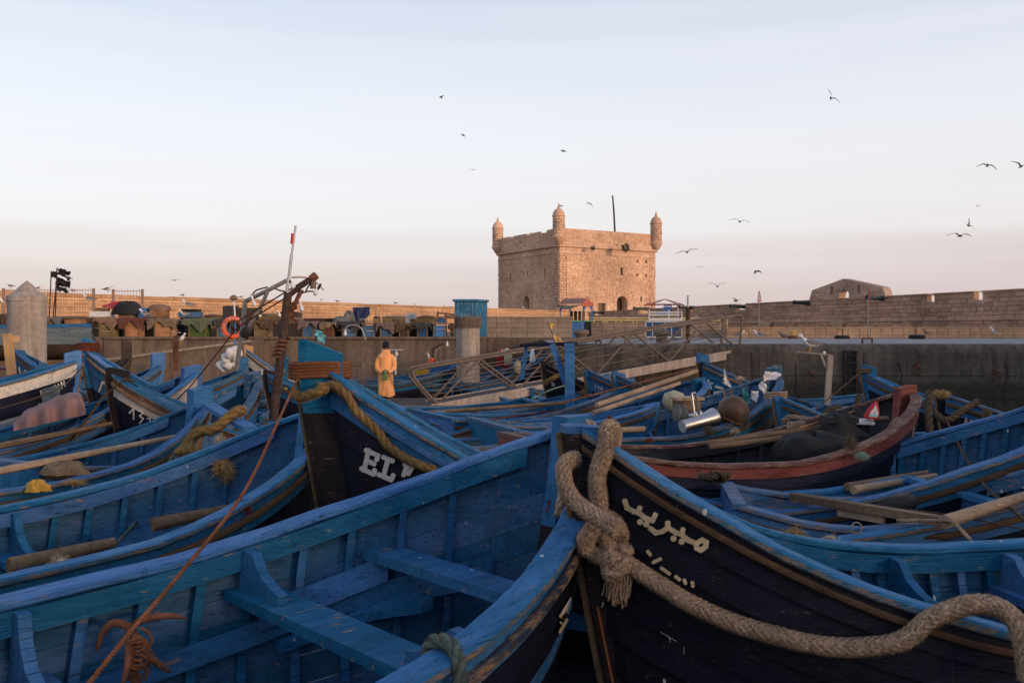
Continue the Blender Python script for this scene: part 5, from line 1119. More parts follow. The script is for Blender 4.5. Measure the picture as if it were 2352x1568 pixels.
m = MB(); m.hexa([Vector(p)-k0 for p in ((xb, 36.99, QZ), (xc, 37.9, QZ), (xc, 38.0, QZ), (xb, 37.1, QZ), (xb, 36.99, zt), (xc, 37.9, zt), (xc, 38.0, zt), (xb, 37.1, zt))]); m.build('side_wall', 'cabin_blue', cb)
m = MB(); m.prism([Vector(p)-k0 for p in ((xa-.08, 36.85, zt), (xb+.05, 36.85, zt), (xc+.08, 37.85, zt), (xc, 38.6, zt), (xa-.08, 38.6, zt))], (0, 0, .09)); m.build('roof', 'cabin_blue', cb)
m = MB(); m.box(((xa+xb)/2-k0.x, -.04, (zt-QZ)*.80), ((xb-xa)*.5, .03, (zt-QZ)*.22)); m.build('shutter_or_shade_panel', 'cabin_blue', cb)
# ---------------------------------------------------------------- iron railing, black flags, beached hull
def railing_fence(lab, pa, pb, Y, yt, ys):
    e = empty('iron_railing', lab, 'fence', (ax(pa, Y), Y, QZ)); e0 = Vector(e.location)
    for p_ in (pa, pb): m = MB(); m.beam(Vector((ax(p_, Y), Y, QZ))-e0, at(p_, yt-2, Y)-e0, .10, .10, up=(0, 1, 0)); m.build('post', 'fence_rust', e)
    for y in (yt+2.5, yt+40): m = MB(); m.beam(at(pa, y, Y)-e0, at(pb, y, Y)-e0, .03, .03); m.build('rail', 'fence_rust', e)
    n = int((pb-pa)/6.2)
    for i in range(1, n):
        p_ = pa+(pb-pa)*i/n; m = MB(); tp = ys if i % 2 else ys+3.5; m.tube([Vector((ax(p_, Y), Y, QZ+.1))-e0, at(p_, tp+1, Y)-e0, at(p_, tp-1.5, Y)-e0], [.009, .009, .003], 5); m.build('bar', 'fence_rust', e)
railing_fence('rusty spiked iron railing behind the conical pile', 8, 215, 41, 664, 660); railing_fence('short spiked iron railing panel behind the black plastic', 260, 327, 41, 666, 663)
fl = empty('flag_bundle', 'bundle of ragged black flags on thin poles', 'flag', at(128, 730, 33.5)); f0 = Vector(fl.location); R = random.Random(8)
for a, b_ in (((113, 728), (118, 622)), ((127, 728), (131, 615)), ((122, 728), (130, 640))): m = MB(); m.tube([at(*a, 33.5)-f0, at(*b_, 33.5)-f0], .022, 6); m.build('pole', 'rust_dark', fl)
for k, q in enumerate((((133, 614), (161, 624), (157, 634), (130, 630)), ((118, 621), (132, 627), (130, 638), (116, 636)), ((129, 628), (160, 636), (166, 639), (160, 645)), ((129, 634), (161, 646), (156, 655), (128, 648)), ((128, 646), (161, 652), (158, 662), (129, 656)), ((128, 652), (152, 662), (158, 674), (129, 666)))):
    P = [at(x, y, 33.4+.08*k) for x, y in q]; cloth('black_rag', *[p-f0 for p in P], 'black_cloth', None, amp=.05, parent=fl, seed=20+k, rag=.03)
hb = empty('beached_boat', 'big blue and brown hull hauled out on the slip behind the conical pile', 'boat', (-16, 29, 1.2)); h0 = Vector(hb.location)
xs = [-20.5, -19, -17.5, -16, -14.6, ax(236, 29)]
sec = [(2.86, 0.0), (2.73, .0), (2.72, .03), (2.45, .0), (2.2, .04), (2.0, .14), (1.82, .35), (1.7, .8), (1.62, 1.5)]
for (i0, i1, mt, nm) in ((0, 1, 'blue', 'sheer_strake'), (2, 4, 'grey_blue', 'upper_planking'), (4, 8, 'wood_dark', 'lower_planking')):
    m = MB(); m.grid([[Vector((x+(.0 if x < -14 else -.25*max(0, (2.4-z))), 28.2+y+.02*(x+16)**2*.3-(.02 if nm == 'sheer_strake' else 0), z-.05+.025*(x+18)*.6)) - h0 for z, y in sec[i0:i1+1]] for x in xs]); m.build(nm, mt, hb, smooth=True)
m = MB(); x = xs[-1]; m.poly([Vector((x-.25*max(0, (2.4-z)), 28.2+y+.02*(x+16)**2*.3, z-.05+.025*(x+18)*.6))-h0 for z, y in sec]+[Vector((x-1.7, 31, 1.6))-h0, Vector((x-1.5, 31, 2.9))-h0]); m.build('transom', 'stem_dark', hb)
m = MB(); m.beam(Vector((-19, 28.6, 1.52))-h0, Vector((-13.9, 28.6, 1.62))-h0, .12, .16); m.build('keel_skid', 'wood', hb)
m = MB(); m.hexa([(-26, 28, -.5), (-13.2, 28, -.5), (-13.2, 34.2, -.5), (-26, 34.2, -.5), (-26, 28, 1.36), (-13.2, 28, 1.36), (-13.2, 34.2, 1.36), (-26, 34.2, 1.36)]); m.build('slipway', 'concrete', kind='structure')
# ================================================================ RIGHT QUAY FURNITURE
ks = empty('food_kiosk', 'small blue food kiosk with a red and grey hipped roof', 'kiosk', (ax(1325, 43), 43, 2.24)); k0 = Vector(ks.location); K = lambda x, y, d=0: at(x, y, 43+d)-k0
m = MB(); m.hexa([K(1304, 775), K(1338, 775), K(1338, 775, 1.1), K(1304, 775, 1.1), K(1304, 738), K(1338, 738), K(1338, 738, 1.1), K(1304, 738, 1.1)]); m.build('counter_front', 'blue_plain', ks)
m = MB(); m.hexa([K(1338.3, 775), K(1358, 775, .2), K(1358, 775, 1.1), K(1338.3, 775, 1.1), K(1338.3, 738), K(1358, 738, .2), K(1358, 738, 1.1), K(1338.3, 738, 1.1)]); m.build('counter_side', 'blue_plain', ks)
m = MB(); m.hexa([K(1303, 738, -.1), K(1361, 738, .05), K(1361, 738, 1.2), K(1303, 738, 1.2), K(1303, 735.6, -.1), K(1361, 735.6, .05), K(1361, 735.6, 1.2), K(1303, 735.6, 1.2)]); m.build('counter_top', 'green_paint', ks)
m = MB(); m.grid([[K(1344+u*14, 739+v*36, -.03)+Vector((0, -.05*math.sin(u*8)*v, 0)) for u in np.linspace(0, 1, 7)] for v in np.linspace(0, 1, 6)]); m.build('curtain', 'black_cloth', ks, smooth=True)
for x, d in ((1287, .0), (1310, 0.9), (1340, 0), (1360, .5)): m = MB(); m.beam(K(x, 738, d), K(x, 702, d), .06, .06, up=(0, 1, 0)); m.build('post', 'blue_plain', ks)
for a, b_ in ((1286, 1311), (1339, 1361)):
    for s_ in (0, 1):
        x0, x1 = (a, (a+b_)/2) if s_ == 0 else (b_, (a+b_)/2); pts = [K(x0, 703, .05)]+[K(x0+(x1-x0)*t, 704+16*(1-t)**2.2, .05) for t in np.linspace(1, 0, 7)]; m = MB(); m.prism(pts if s_ else pts[::-1], (0, .03, 0)); m.build('arch_bracket', 'blue_plain', ks)
m = MB(); A = K(1282, 698, -.3); B_ = K(1336, 698, -.3); C_ = K(1363, 698, .6); D_ = K(1300, 698, 1.6); r0, r1 = K(1296, 685, .5), K(1350, 684.5, .5)
m.quad(A, B_, r1, r0); m.quad(D_, A, r0, r0); m.quad(C_, D_, r0, r1); m.build('roof', 'roof_pale', ks)
m = MB(); m.prism([B_, C_, r1], (0, -.02, .01)); m.build('roof_end', 'roof_orange', ks)
m = MB(); m.prism([K(1336, 698, -.31), K(1363, 698, .6), K(1363, 703, .6), K(1336, 704, -.31)], (0, -.02, 0)); m.build('valance', 'roof_orange', ks)
m = MB(); m.grid([[K(1280+u*58, 699+v*(6+4*math.sin(u*5))+2*math.sin(u*3), -.33)+Vector((0, -.05*math.sin(u*21+v*3), 0)) for u in np.linspace(0, 1, 20)] for v in np.linspace(0, 1, 4)]); m.build('rolled_canvas', 'cloth_grey', ks, smooth=True)
m = MB()
for x0, x1 in ((1309, 1316), (1318, 1326), (1328, 1335), (1337, 1343)):
    m = MB(); m.hexa([K(x0, 735.5, .8), K(x1, 735.5, .8), K(x1, 735.5, 1.0), K(x0, 735.5, 1.0), K(x0, 714, .8), K(x1, 714, .8), K(x1, 714, 1.0), K(x0, 714, 1.0)]); m.build('cupboard_door', 'wood_dark', ks)
ct = empty('vendor_cart', 'blue-panelled vendor cart with white rails and red canopy frame', 'cart', (ax(1525, 38), 38, 2.24)); k0 = Vector(ct.location); K = lambda x, y, d=0: at(x, y, 38+d)-k0
for x0, x1 in ((1484, 1498), (1499, 1527), (1528, 1542), (1543, 1565)):
    m = MB(); m.hexa([K(x0, 774), K(x1, 774), K(x1, 774, .9), K(x0, 774, .9), K(x0, 740), K(x1, 740), K(x1, 740, .9), K(x0, 740, .9)]); m.build('panel', 'panel_blue', ct)
for x in (1483.4, 1498.5, 1527.5, 1542.5, 1565.4): m = MB(); m.beam(K(x, 774.5, -.015), K(x, 738, -.015), .03, .03, up=(0, 1, 0)); m.build('frame_bar', 'white', ct)
for y in (739, 774): m = MB(); m.beam(K(1483, y, -.015), K(1566, y, -.015), .03, .04); m.build('frame_bar', 'white', ct)
m = MB(); m.hexa([K(1482, 738, -.05), K(1567, 738, -.05), K(1567, 738, .95), K(1482, 738, .95), K(1482, 736.6, -.05), K(1567, 736.6, -.05), K(1567, 736.6, .95), K(1482, 736.6, .95)]); m.build('deck', 'galv', ct)
for x in (1491, 1536.5, 1558, 1566): m = MB(); m.beam(K(x, 737, 0), K(x, 711 if x != 1558 else 706, 0), .05, .05, up=(0, 1, 0)); m.build('rail_post', 'white', ct)
for x0, x1, y, h in ((1490, 1567, 717, .06), (1490, 1567, 723, .07), (1490, 1567, 733.5, .10), ): m = MB(); m.beam(K(x0, y, -.03), K(x1, y, -.03), .03, h); m.build('rail_board', 'white', ct)
ap = K(1527, 687, .45); cor = [K(1480, 700, -.2), K(1571, 700, -.2), K(1556, 698.5, 1.1), K(1497, 698.5, 1.1)]
for i in range(4):
    m = MB(); m.tube([ap, cor[i]], .017, 5); m.build('canopy_bar', 'rail_red', ct); m = MB(); m.tube([cor[i], cor[(i+1) % 4]], .017, 5); m.build('canopy_bar', 'rail_red', ct)
for i, q in enumerate((K(1492, 720, 0), K(1558, 737, 0), K(1556, 733, .9), K(1497, 733, .9))): m = MB(); m.tube([cor[i], q], .017, 5); m.build('canopy_bar', 'rail_red', ct)
for x in (1496, 1552): 
    for d in (.1, .8): m = MB(); m.lathe([(.07, -.03), (.09, -.02), (.09, .02), (.07, .03)], o=K(x, 776, d), n=10, M=Matrix.Rotation(math.pi/2, 3, 'Y')); m.build('wheel', 'rubber', ct)
cr_ = empty('plastic_chair', 'blue lattice plastic chair standing on the vendor cart', 'chair', at(1525, 737, 38.4)); k0 = Vector(cr_.location); K = lambda x, y, d=0: at(x, y, 38.2+d)-k0
m = MB(); m.hexa([K(1506, 722, 0), K(1530, 722, 0), K(1534, 721, .5), K(1512, 721, .5), K(1506, 719, 0), K(1530, 719, 0), K(1534, 718, .5), K(1512, 718, .5)]); m.build('seat', 'blue_plain', cr_)
for i in range(7):
    u = i/6; m = MB(); m.tube(spline([K(1519+u*22, 719, .25+.2*u), K(1524+u*19, 708, .4), K(1526+u*16, 700.5, .5)], 4), .018, 5); m.build('back_slat', 'blue_plain', cr_)
for y, a, b_ in ((701, 1525, 1543), (706, 1523.5, 1543), (711, 1522, 1542.5), (716, 1520, 1541)): m = MB(); m.tube([K(a, y, .45), K(b_, y, .5)], .016, 5); m.build('back_slat', 'blue_plain', cr_)
for x, d in ((1508, .05), (1527, .05), (1515, .5), (1538, .5)): m = MB(); m.tube([K(x, 721, d), K(x-2, 737, d)], .02, 6); m.build('leg', 'steel_grey', cr_)
yr = empty('pipe_railing', 'cream-yellow pipe railing above the tiled wall', 'railing', (ax(1360, 46), 46, 2.24)); k0 = Vector(yr.location); K = lambda x, y: at(x, y, 46)-k0
for a, b_, y in ((1356, 1626, 730.5), (1358, 1655, 735.5)): m = MB(); m.tube([K(a, y), K(b_, y+1)], .06, 8); m.build('pipe', 'pole_yellow', yr, smooth=True)
for i, x in enumerate((1364, 1388, 1393, 1414, 1425, 1453, 1462, 1493, 1570, 1589, 1602, 1619, 1637, 1670)): m = MB(); m.tube([K(x, 734 if x < 1560 else 733), K(x, 741.5 if x < 1560 else 752)], .055, 8); m.build('stanchion', 'pole_yellow', yr, smooth=True)
m = MB(); m.tube(spline([K(1384, 740), K(1385, 736), K(1389, 735)], 4), .05, 8); m.build('pipe_end', 'pole_yellow', yr, smooth=True)
def bollard(px, yb, Y, lab):
    m = MB(); s_ = 28*Y/2000/.5; z = az(yb, Y); m.lathe([(.20, 0), (.19, .22), (.22, .27), (.27, .31), (.285, .38), (.24, .44), (.12, .47)], o=(ax(px, Y), Y, z), n=18); m.build('mooring_bollard', 'steel_brown', None, smooth=True, label=lab, cat='bollard', group='mushroom mooring bollards on the quay')
bollard(1335, 787, 30.5, 'mushroom bollard streaked white in front of the kiosk'); bollard(1520, 789, 29.5, 'mushroom bollard below the vendor cart')
m = MB(); z0 = 2.22; m.tube([(ax(1580, 29.2), 29.2, z0), at(1580, 705, 29.2)], .07, 10); m.tube([at(1580, 707, 29.2), at(1580.5, 678, 29.2)], .035, 8, mi=1); m.build('iron_pole', ['rust_dark', 'galv'], None, smooth=True, label='dark iron pole with a thin pale top on the quay edge', cat='pole')
def roadsign(px, yt, yb, Y, lab, rot, w):
    e = empty('road_sign', lab, 'sign', (ax(px, Y), Y, 2.24), rot); zt = az(yt, Y)-2.24
    m = MB(); m.tube([(0, 0, 0), (0, 0, zt-.1)], .03, 8); m.build('pole', 'steel_grey', e, smooth=True)
    h = .55; m = MB(); m.prism([(-w, -.04, zt-h), (w, -.04, zt-h), (0, -.04, zt)], (0, .02, 0)); m.build('plate', 'sign_red', e)
    m = MB(); m.prism([(-w*.72, -.05, zt-h+.06), (w*.72, -.05, zt-h+.06), (0, -.05, zt-.11)], (0, .012, 0)); m.build('face', 'white', e)
    for s_ in (-1, 1):
        m = MB(); m.tube([(s_*.06*w/.3, -.056, zt-h+.09), (s_*.025*w/.3, -.056, zt-h+.2), (s_*.06*w/.3, -.056, zt-h+.31)], .012, 4); m.build('symbol', 'letter_dark', e)
roadsign(1743, 666, 775, 42, 'triangular road narrows sign on a thin post', .95, .30); roadsign(1994, 662, 775, 41, 'triangular sign seen almost edge-on before the gable', 1.38, .30)
def tyre_flat(px, py, Y, lab):
    m = MB(); G = []
    for i in range(28):
        a = 2*math.pi*i/28; G.append([Vector((ax(px, Y)+(.27+.08*math.cos(t))*math.cos(a), Y+(.27+.08*math.cos(t))*math.sin(a), az(py, Y)+.09+.09*math.sin(t))) for t in np.linspace(0, 2*math.pi, 9)[:-1]])
    m.grid(G, cu=True, cv=True); m.build('tyre', 'rubber', None, smooth=True, label=lab, cat='tyre')
tyre_flat(1934, 779, 40.5, 'tyre lying on the quay left of the iron staple'); tyre_flat(2106, 778, 38.5, 'tyre lying on the quay near the iron bar')
for px, y0, y1, Y, lab in ((1935, 755, 776, 42, 'short rusty stake behind the left tyre'), (2104, 740, 775, 40, 'thin rusty iron bar standing in the right tyre')): m = MB(); m.tube([at(px, y1, Y), at(px, y0, Y)], .03, 6); m.build('iron_stake', 'rust', None, label=lab, cat='stake')
def staple(px0, px1, y0, y1, Y, lab): m = MB(); m.tube(spline([at(px0, y1, Y), at(px0, y0+2, Y), at(px0+2, y0, Y), at(px1-2, y0, Y), at(px1, y0+2, Y), at(px1, y1, Y)], 4), .03, 6); m.build('iron_staple', 'rust', None, smooth=True, label=lab, cat='mooring ring')
staple(1981, 2003, 777, 789, 28.6, 'rusty iron staple on the right quay edge'); staple(1368, 1380, 783, 790, 28.5, 'small iron staple on the quay edge behind the gangway')
m = MB(); m.lathe([(.24, 0), (.24, .12), (.15, .14), (.14, .38), (.05, .4)], o=(ax(1821, 41), 41, 2.24), n=10, mfun=lambda i, j: 0 if i < 2 else 1); m.build('painted_bollard', ['rust', 'yellow_flag'], None, label='short yellow-topped bollard near the plinth', cat='bollard')
# ladder recess
ld = empty('quay_ladder', 'rusty iron ladder down the quay wall behind the gull post', 'ladder', (ax(1954, 27.9), 27.9, 0)); l0 = Vector(ld.location)
for px in (1941, 1967): m = MB(); m.beam(Vector((ax(px, 27.88), 27.88, -.2))-l0, Vector((ax(px, 27.88), 27.88, 1.98))-l0, .05, .05, up=(0, 1, 0)); m.build('stile', 'rust_dark', ld)
for k in range(8): z = .1+k*.25; m = MB(); m.tube([Vector((ax(1941, 27.88), 27.86, z))-l0, Vector((ax(1967, 27.88), 27.86, z))-l0], .016, 6); m.build('rung', 'rust_dark', ld)
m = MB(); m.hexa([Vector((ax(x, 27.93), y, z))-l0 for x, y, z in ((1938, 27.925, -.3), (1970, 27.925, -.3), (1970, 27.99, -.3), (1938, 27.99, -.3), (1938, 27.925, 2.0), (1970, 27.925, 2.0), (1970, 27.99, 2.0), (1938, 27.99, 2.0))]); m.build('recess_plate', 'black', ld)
# cannons
cn = MB(); cn.lathe([(.26, -1.2), (.27, -.6), (.23, 0), (.20, .9), (.19, 1.45), (.24, 1.5), (.25, 1.62), (.22, 1.72), (.13, 1.73), (.12, 1.5)], n=16); cme = cn.mesh('cannon', 'cannon', True)
for i, (px, py, lab) in enumerate(((1378, 718, 'bronze cannon nearest the tower door'), (1474, 709, 'bronze cannon below the tower arch'), (1580, 706, 'bronze cannon behind the iron pole'), (1701, 704, 'bronze cannon left of the road narrows sign'), (1851, 696, 'bronze cannon left of the gable'), (2022, 685, 'bronze cannon right of the gable'))):
    u, z = on_plane(px+8, py, OR, W); P = OR+W*u; o = link('cannon', cme, None, (P.x, P.y, 0), lab, 'cannon', 'cannons in the battery gaps'); o.location = (P.x+Nr.x*.3, P.y+Nr.y*.3, z); o.scale = (.72,)*3; o.rotation_euler = Vector((-.93, -.37, .04)).to_track_quat('Z', 'Y').to_euler()
# ================================================================ LAMP FRAME, LIFEBUOY, POSTS
lf = empty('lamp_gantry', 'rusty pipe frame with light bulbs rising from the boats at left', 'lamp frame', at(640, 960, 12.9)); k0 = Vector(lf.location); K = lambda x, y, d=0.: at(x, y, 12.9+d)-k0
LZ = lambda pts: [((820+x*.20408)/1.63265, (960+y*.20408)/1.63265) for x, y in pts]
def lpipe(pts, rpx, mat, nm='pipe', d=0.): m = MB(); m.tube([K(*q, d) for q in LZ(pts)], rpx*12.9/2000*.125, 10); m.build(nm, mat, lf, smooth=True)
m = MB(); m.tube([K(628, 962), K(650, 775), K(660, 688), K(662, 672)], [.066, .064, .062, .06], 10); m.build('upright', 'rust_dark', lf, smooth=True)
lpipe([(1270, 740), (1480, 570), (1690, 430), (1750, 380)], 52, 'rust_dark'); lpipe([(1260, 1170), (1310, 1050), (1420, 850), (1520, 620)], 42, 'rust')
m = MB(); q = LZ([(1752, 382)])[0]; dirv = (K(*LZ([(1790, 350)])[0])-K(*LZ([(1690, 430)])[0])).normalized(); m.lathe([(.052, -.06), (.06, -.05), (.06, .04), (.045, .05), (.04, -.02)], o=K(*q), n=14, M=dirv.to_track_quat('Z', 'Y').to_matrix()); m.build('socket', 'rust', lf)
lpipe([(490, 830), (900, 630), (1250, 450)], 42, 'steel_grey', d=.9); lpipe([(900, 640), (840, 790), (700, 1060), (560, 1290)], 38, 'steel_grey', d=.9); lpipe([(490, 830), (440, 1300), (370, 1750), (330, 2100)], 44, 'steel_grey', d=.9); lpipe([(1340, -20), (1300, 320), (1250, 660)], 29, 'galv', 'mast_pole'); lpipe([(1415, -560), (1385, -330), (1340, -20)], 20, 'galv', 'mast_pole')
m = MB(); m.tube([K(671, 560), K(673, 536)], .028, 8); m.build('mast_top', 'red', lf)
lpipe([(1740, 480), (1735, 600)], 55, 'steel_brown', 'drip_can'); lpipe([(1340, 395), (1480, 385), (1640, 400)], 16, 'wood_pale', 'stick'); lpipe([(1760, 450), (1850, 540), (1930, 630)], 11, 'wood_pale', 'stick')
for P in ([(900, 570), (780, 600), (690, 630), (640, 680), (590, 740)], [(1040, 600), (1150, 640), (1240, 650)], [(1530, 680), (1640, 650), (1740, 650)], [(1700, 490), (1640, 570), (1600, 650)], [(1420, 620), (1560, 640)], [(1470, 800), (1500, 850), (1480, 870)]): lpipe([(a.x, a.y) for a in spline([(x, y, 0) for x, y in P], 4)], 14, 'black', 'cable')
m = MB(); pts = []
for i in range(60): a = i*.55; pts.append(K(652-i*.32, 775+i*.8)+Vector((.085*math.cos(a), .085*math.sin(a), 0)))
m.tube(pts, .014, 5); m.build('cord_wrap', 'rope_orange', lf, smooth=True)
pts = [K(*LZ([(1390+40*math.sin(i*.9), 800+i*18)])[0])+Vector((0, .06*math.cos(i*.9), 0)) for i in range(30)]; m = MB(); m.tube(spline(pts, 3), .013, 5); m.build('cord_wrap', 'rope_rust', lf, smooth=True)
m = MB(); m.lathe([(.02, -.12), (.075, -.1), (.08, 0), (.06, .05)], o=K(*LZ([(520, 1370)])[0]), n=10, M=Matrix.Rotation(.6, 3, 'Y')); m.build('lamp_socket', 'black', lf)
def bulb(zx, zy, hx, hy, hd='black'):
    p, h = K(*LZ([(zx, zy)])[0]), K(*LZ([(hx, hy)])[0]); d = (p-h).normalized(); Mx = d.to_track_quat('Z', 'Y').to_matrix(); m = MB(); m.lathe([(.018, -.14), (.02, -.06), (.014, -.045), (.026, -.02), (.035, .01), (.033, .035), (.018, .052), (.004, .056)], o=p, n=12, M=Mx, mfun=lambda i, j: 0 if i < 2 else 1); m.build('bulb', [hd, 'bulb'], lf, smooth=True)
bulb(648, 865, 600, 730, 'bulb'); bulb(1360, 545, 1290, 440); bulb(1792, 660, 1850, 560); bulb(1523, 955, 1490, 830, 'bulb')
for (a, b_) in (((551+.25*-20, 738), (551+.25*620, 640)), ((551+.25*-20, 752), (551+.25*650, 648))):
    m = MB(); m.tube([at(a[0], a[1], 13.6), at(b_[0], b_[1], 12.95)], .012, 5); m.build('stay_line', 'rope_rust', None, label='upper rusty stay line from the lamp frame' if a[1] == 738 else 'lower rusty stay line from the lamp frame', cat='rope')
m = MB(); m.tube(spline([at(360, 950, 15), at(430, 895, 15), at(545, 752, 14)], 4), .012, 5); m.build('stay_line', 'rope_rust', None, label='long rusty line slanting down from the lifebuoy to the boats', cat='rope')
lb = empty('lifebuoy', 'orange ring lifebuoy with white letters on a pole', 'lifebuoy', at(535, 752, 27)); k0 = Vector(lb.location); G = []
Rr = Matrix.Rotation(.45, 3, 'Z') @ Matrix.Rotation(math.pi/2, 3, 'X')
for i in range(36):
    a = 2*math.pi*i/36; G.append([Rr @ Vector(((.285+.075*math.cos(t))*math.cos(a), (.285+.075*math.cos(t))*math.sin(a), .055*math.sin(t))) for t in np.linspace(0, 2*math.pi, 11)[:-1]])
m = MB(); m.grid(G, cu=True, cv=True); m.build('ring', 'orange_ring', lb, smooth=True)
for a0 in (2.5, 4.2, 5.9, .7):
    G = []
    for a in (a0-.09, a0, a0+.09): G.append([Rr @ Vector(((.285+.08*math.cos(t))*math.cos(a), (.285+.08*math.cos(t))*math.sin(a), .06*math.sin(t))) for t in np.linspace(0, 2*math.pi, 11)[:-1]])
    m = MB(); m.grid(G, cv=True); m.build('band', 'roof_pale', lb, smooth=True)
def ringmark(a, lines):
    for ln in lines:
        m = MB(); m.tube([Rr @ Vector(((.285+y*.05)*math.cos(a-x*.09), (.285+y*.05)*math.sin(a-x*.09), .064)) for x, y in ln], .0085, 4); m.build('lettering', 'white', lb)
ringmark(1.95, [[(-.6, .6), (.3, .7), (.4, .1), (-.4, .1), (-.6, .6)], [(.4, .4), (.2, -.7)]]); ringmark(1.6, [[(-.5, .2), (0, .7), (0, -.7)]]); ringmark(1.3, [[(-.4, .6), (.5, -.6)], [(.5, .6), (-.4, -.6)]]); ringmark(1.0, [[(.5, .6), (-.4, .4), (-.4, -.5), (.5, -.6)]]); ringmark(2.85, [[(-.6, -.6), (-.3, .6), (0, -.4), (.3, .6), (.6, -.6)]]); ringmark(3.2, [[(-.3, .6), (-.3, -.6), (.5, -.6)]])
for a, b_, mt, r in (((537, 686), (540, 735), 'white', .028), ((540, 735), (541, 835), 'blue_plain', .028)): m = MB(); m.tube([at(*a, 27.1)-k0, at(*b_, 27.1)-k0], r, 8); m.build('pole', mt, lb, smooth=True)
m = MB(); m.lathe([(.02, -.1), (.12, -.03), (.13, .03), (.02, .10)], o=at(537, 684, 27.1)-k0, n=6); m.build('finial', 'cloth_tan', lb)
for a in (1.9, 3.6, 5.2): m = MB(); p0 = Rr @ Vector((.36*math.cos(a), .36*math.sin(a), .05)); p1 = Rr @ Vector((.36*math.cos(a+1.3), .36*math.sin(a+1.3), .05)); m.tube(spline([p0, (p0+p1)/2+Vector((0, -.02, -.12)), p1], 5), .008, 4); m.build('grab_line', 'rope_pale', lb)
# white floats
R = random.Random(12)
for k, (px, py, ang, l) in enumerate(((540, 803, 1.3, .24), (527, 811, .3, .22), (518, 824, -.4, .22), (530, 822, .9, .2), (541, 818, .1, .22), (509, 842, -.7, .26), (520, 838, -1.2, .26), (535, 832, .2, .2), (546, 812, 1.2, .2))):
    m = MB(); m.lathe([(.02, -l*.55), (.085, -l*.48), (.092, 0), (.085, l*.48), (.02, l*.55)], n=12, M=(Matrix.Rotation(ang, 3, 'Y') @ Matrix.Rotation(R.uniform(-.6, .6), 3, 'X'))); m.build('net_float', 'white', None, smooth=True, loc=at(px, py, 20.2+R.uniform(-.2, .2)), label=['topmost white float of the pile, standing upright', 'white float second from the top of the pile', 'white float at the left shoulder of the pile', 'white float tilted in the middle of the pile', 'white float in the middle of the pile at the right', 'lowest left white float of the pile', 'steep white float low in the pile', 'small white float low at the right of the pile', 'white float partly behind the grey pipe'][k], cat='float', group='white floats piled on the blue boat')
# posts and lamp standards
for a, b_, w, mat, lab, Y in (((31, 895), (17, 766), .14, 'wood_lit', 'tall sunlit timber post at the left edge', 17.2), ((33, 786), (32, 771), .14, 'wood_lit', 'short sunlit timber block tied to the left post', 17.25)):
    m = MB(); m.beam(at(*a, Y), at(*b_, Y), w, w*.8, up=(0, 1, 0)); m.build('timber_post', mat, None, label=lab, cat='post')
def lampost(lab, px0, y0, px1, y1, Y, w, mat, arm, bl):
    e = empty('lamp_post', lab, 'lamp post', at(px0, y0, Y)); k0 = Vector(e.location)
    m = MB(); m.beam(at(px0, y0, Y)-k0, at(px1, y1, Y)-k0, w, w, up=(0, 1, 0)); m.build('post', mat, e)
    if arm: m = MB(); m.tube([p-k0 for p in spline([at(*q, Y) for q in arm], 6)], .014, 6); m.build('arm', 'galv', e, smooth=True)
    p = at(*bl, Y)-k0; m = MB(); m.lathe([(.02, .12), (.03, .05), (.055, 0), (.05, -.05), (.01, -.075)], o=p, n=10); m.build('bulb', 'bulb', e, smooth=True)
    return e
lampost('grey lamp post with curved white arm left of the man', 834, 886, 840, 781, 28.4, .115, 'steel_brown', ((839, 781), (837, 770), (828, 752), (812, 746), (797, 750), (793, 762)), (793, 766))
e = lampost('rusty lamp post with small plate before the ramp', 403, 852, 404, 770, 29.5, .14, 'rust', None, (401, 777)); m = MB(); m.box(at(406, 763.5, 29.5)-Vector(e.location), (.24, .12, .03)); m.build('plate', 'galv', e)
e = lampost('dark bent lamp post behind the gangway rail', 996, 862, 994, 800, 32.4, .11, 'rust_dark', ((994, 845), (997, 820), (1005, 802), (1012, 797)), (1027, 791)); k0 = Vector(e.location); m = MB(); m.beam(at(990, 804, 32.4)-k0, at(1018, 788, 32.4)-k0, .06, .09); m.build('bracket', 'rust_dark', e)
cloth('orange_flag', at(985, 823, 32.2), at(998, 821, 32.2), at(996, 833, 32.2), at(984, 830, 32.2), 'orange_ring', 'small orange flag tied to the bent lamp post', nx=5, ny=5, amp=.03, seed=31)
cloth('white_rag', at(979, 808, 32.3), at(984, 812, 32.3), at(990, 820, 32.3), at(984, 822, 32.3), 'white_cloth', 'white rag above the orange flag', 'cloth', nx=5, ny=5, amp=.03, seed=32)
e = lampost('lamp bracket with flat plate right of the man', 909, 860, 909, 815, 29.6, .05, 'white', None, (910.5, 812)); m = MB(); m.box(at(902, 803, 29.6)-Vector(e.location), (.72, .2, .03)); m.build('plate', 'galv', e)
gp = empty('gull_post', 'tall galvanised post with a side arm where the big gull stands', 'post', at(1905, 960, 19.8)); k0 = Vector(gp.location); K = lambda x, y, d=0: at(x, y, 19.8+d)-k0
m = MB(); m.beam(K(1898, 960), K(1907, 815), .115, .10, up=(0, 1, 0)); m.build('upright', 'pile_conc', gp); m = MB(); m.beam(K(1830, 808), K(1906, 814), .06, .03); m.build('arm', 'steel_grey', gp); m = MB(); m.beam(K(1885, 813), K(1900, 850), .03, .05); m.build('strut', 'steel_grey', gp); m = MB(); m.lathe([(.02, -.05), (.03, -.02), (.038, .02), (.02, .05)], o=K(1893, 811), n=8); m.build('bulb', 'bulb', gp, smooth=True)
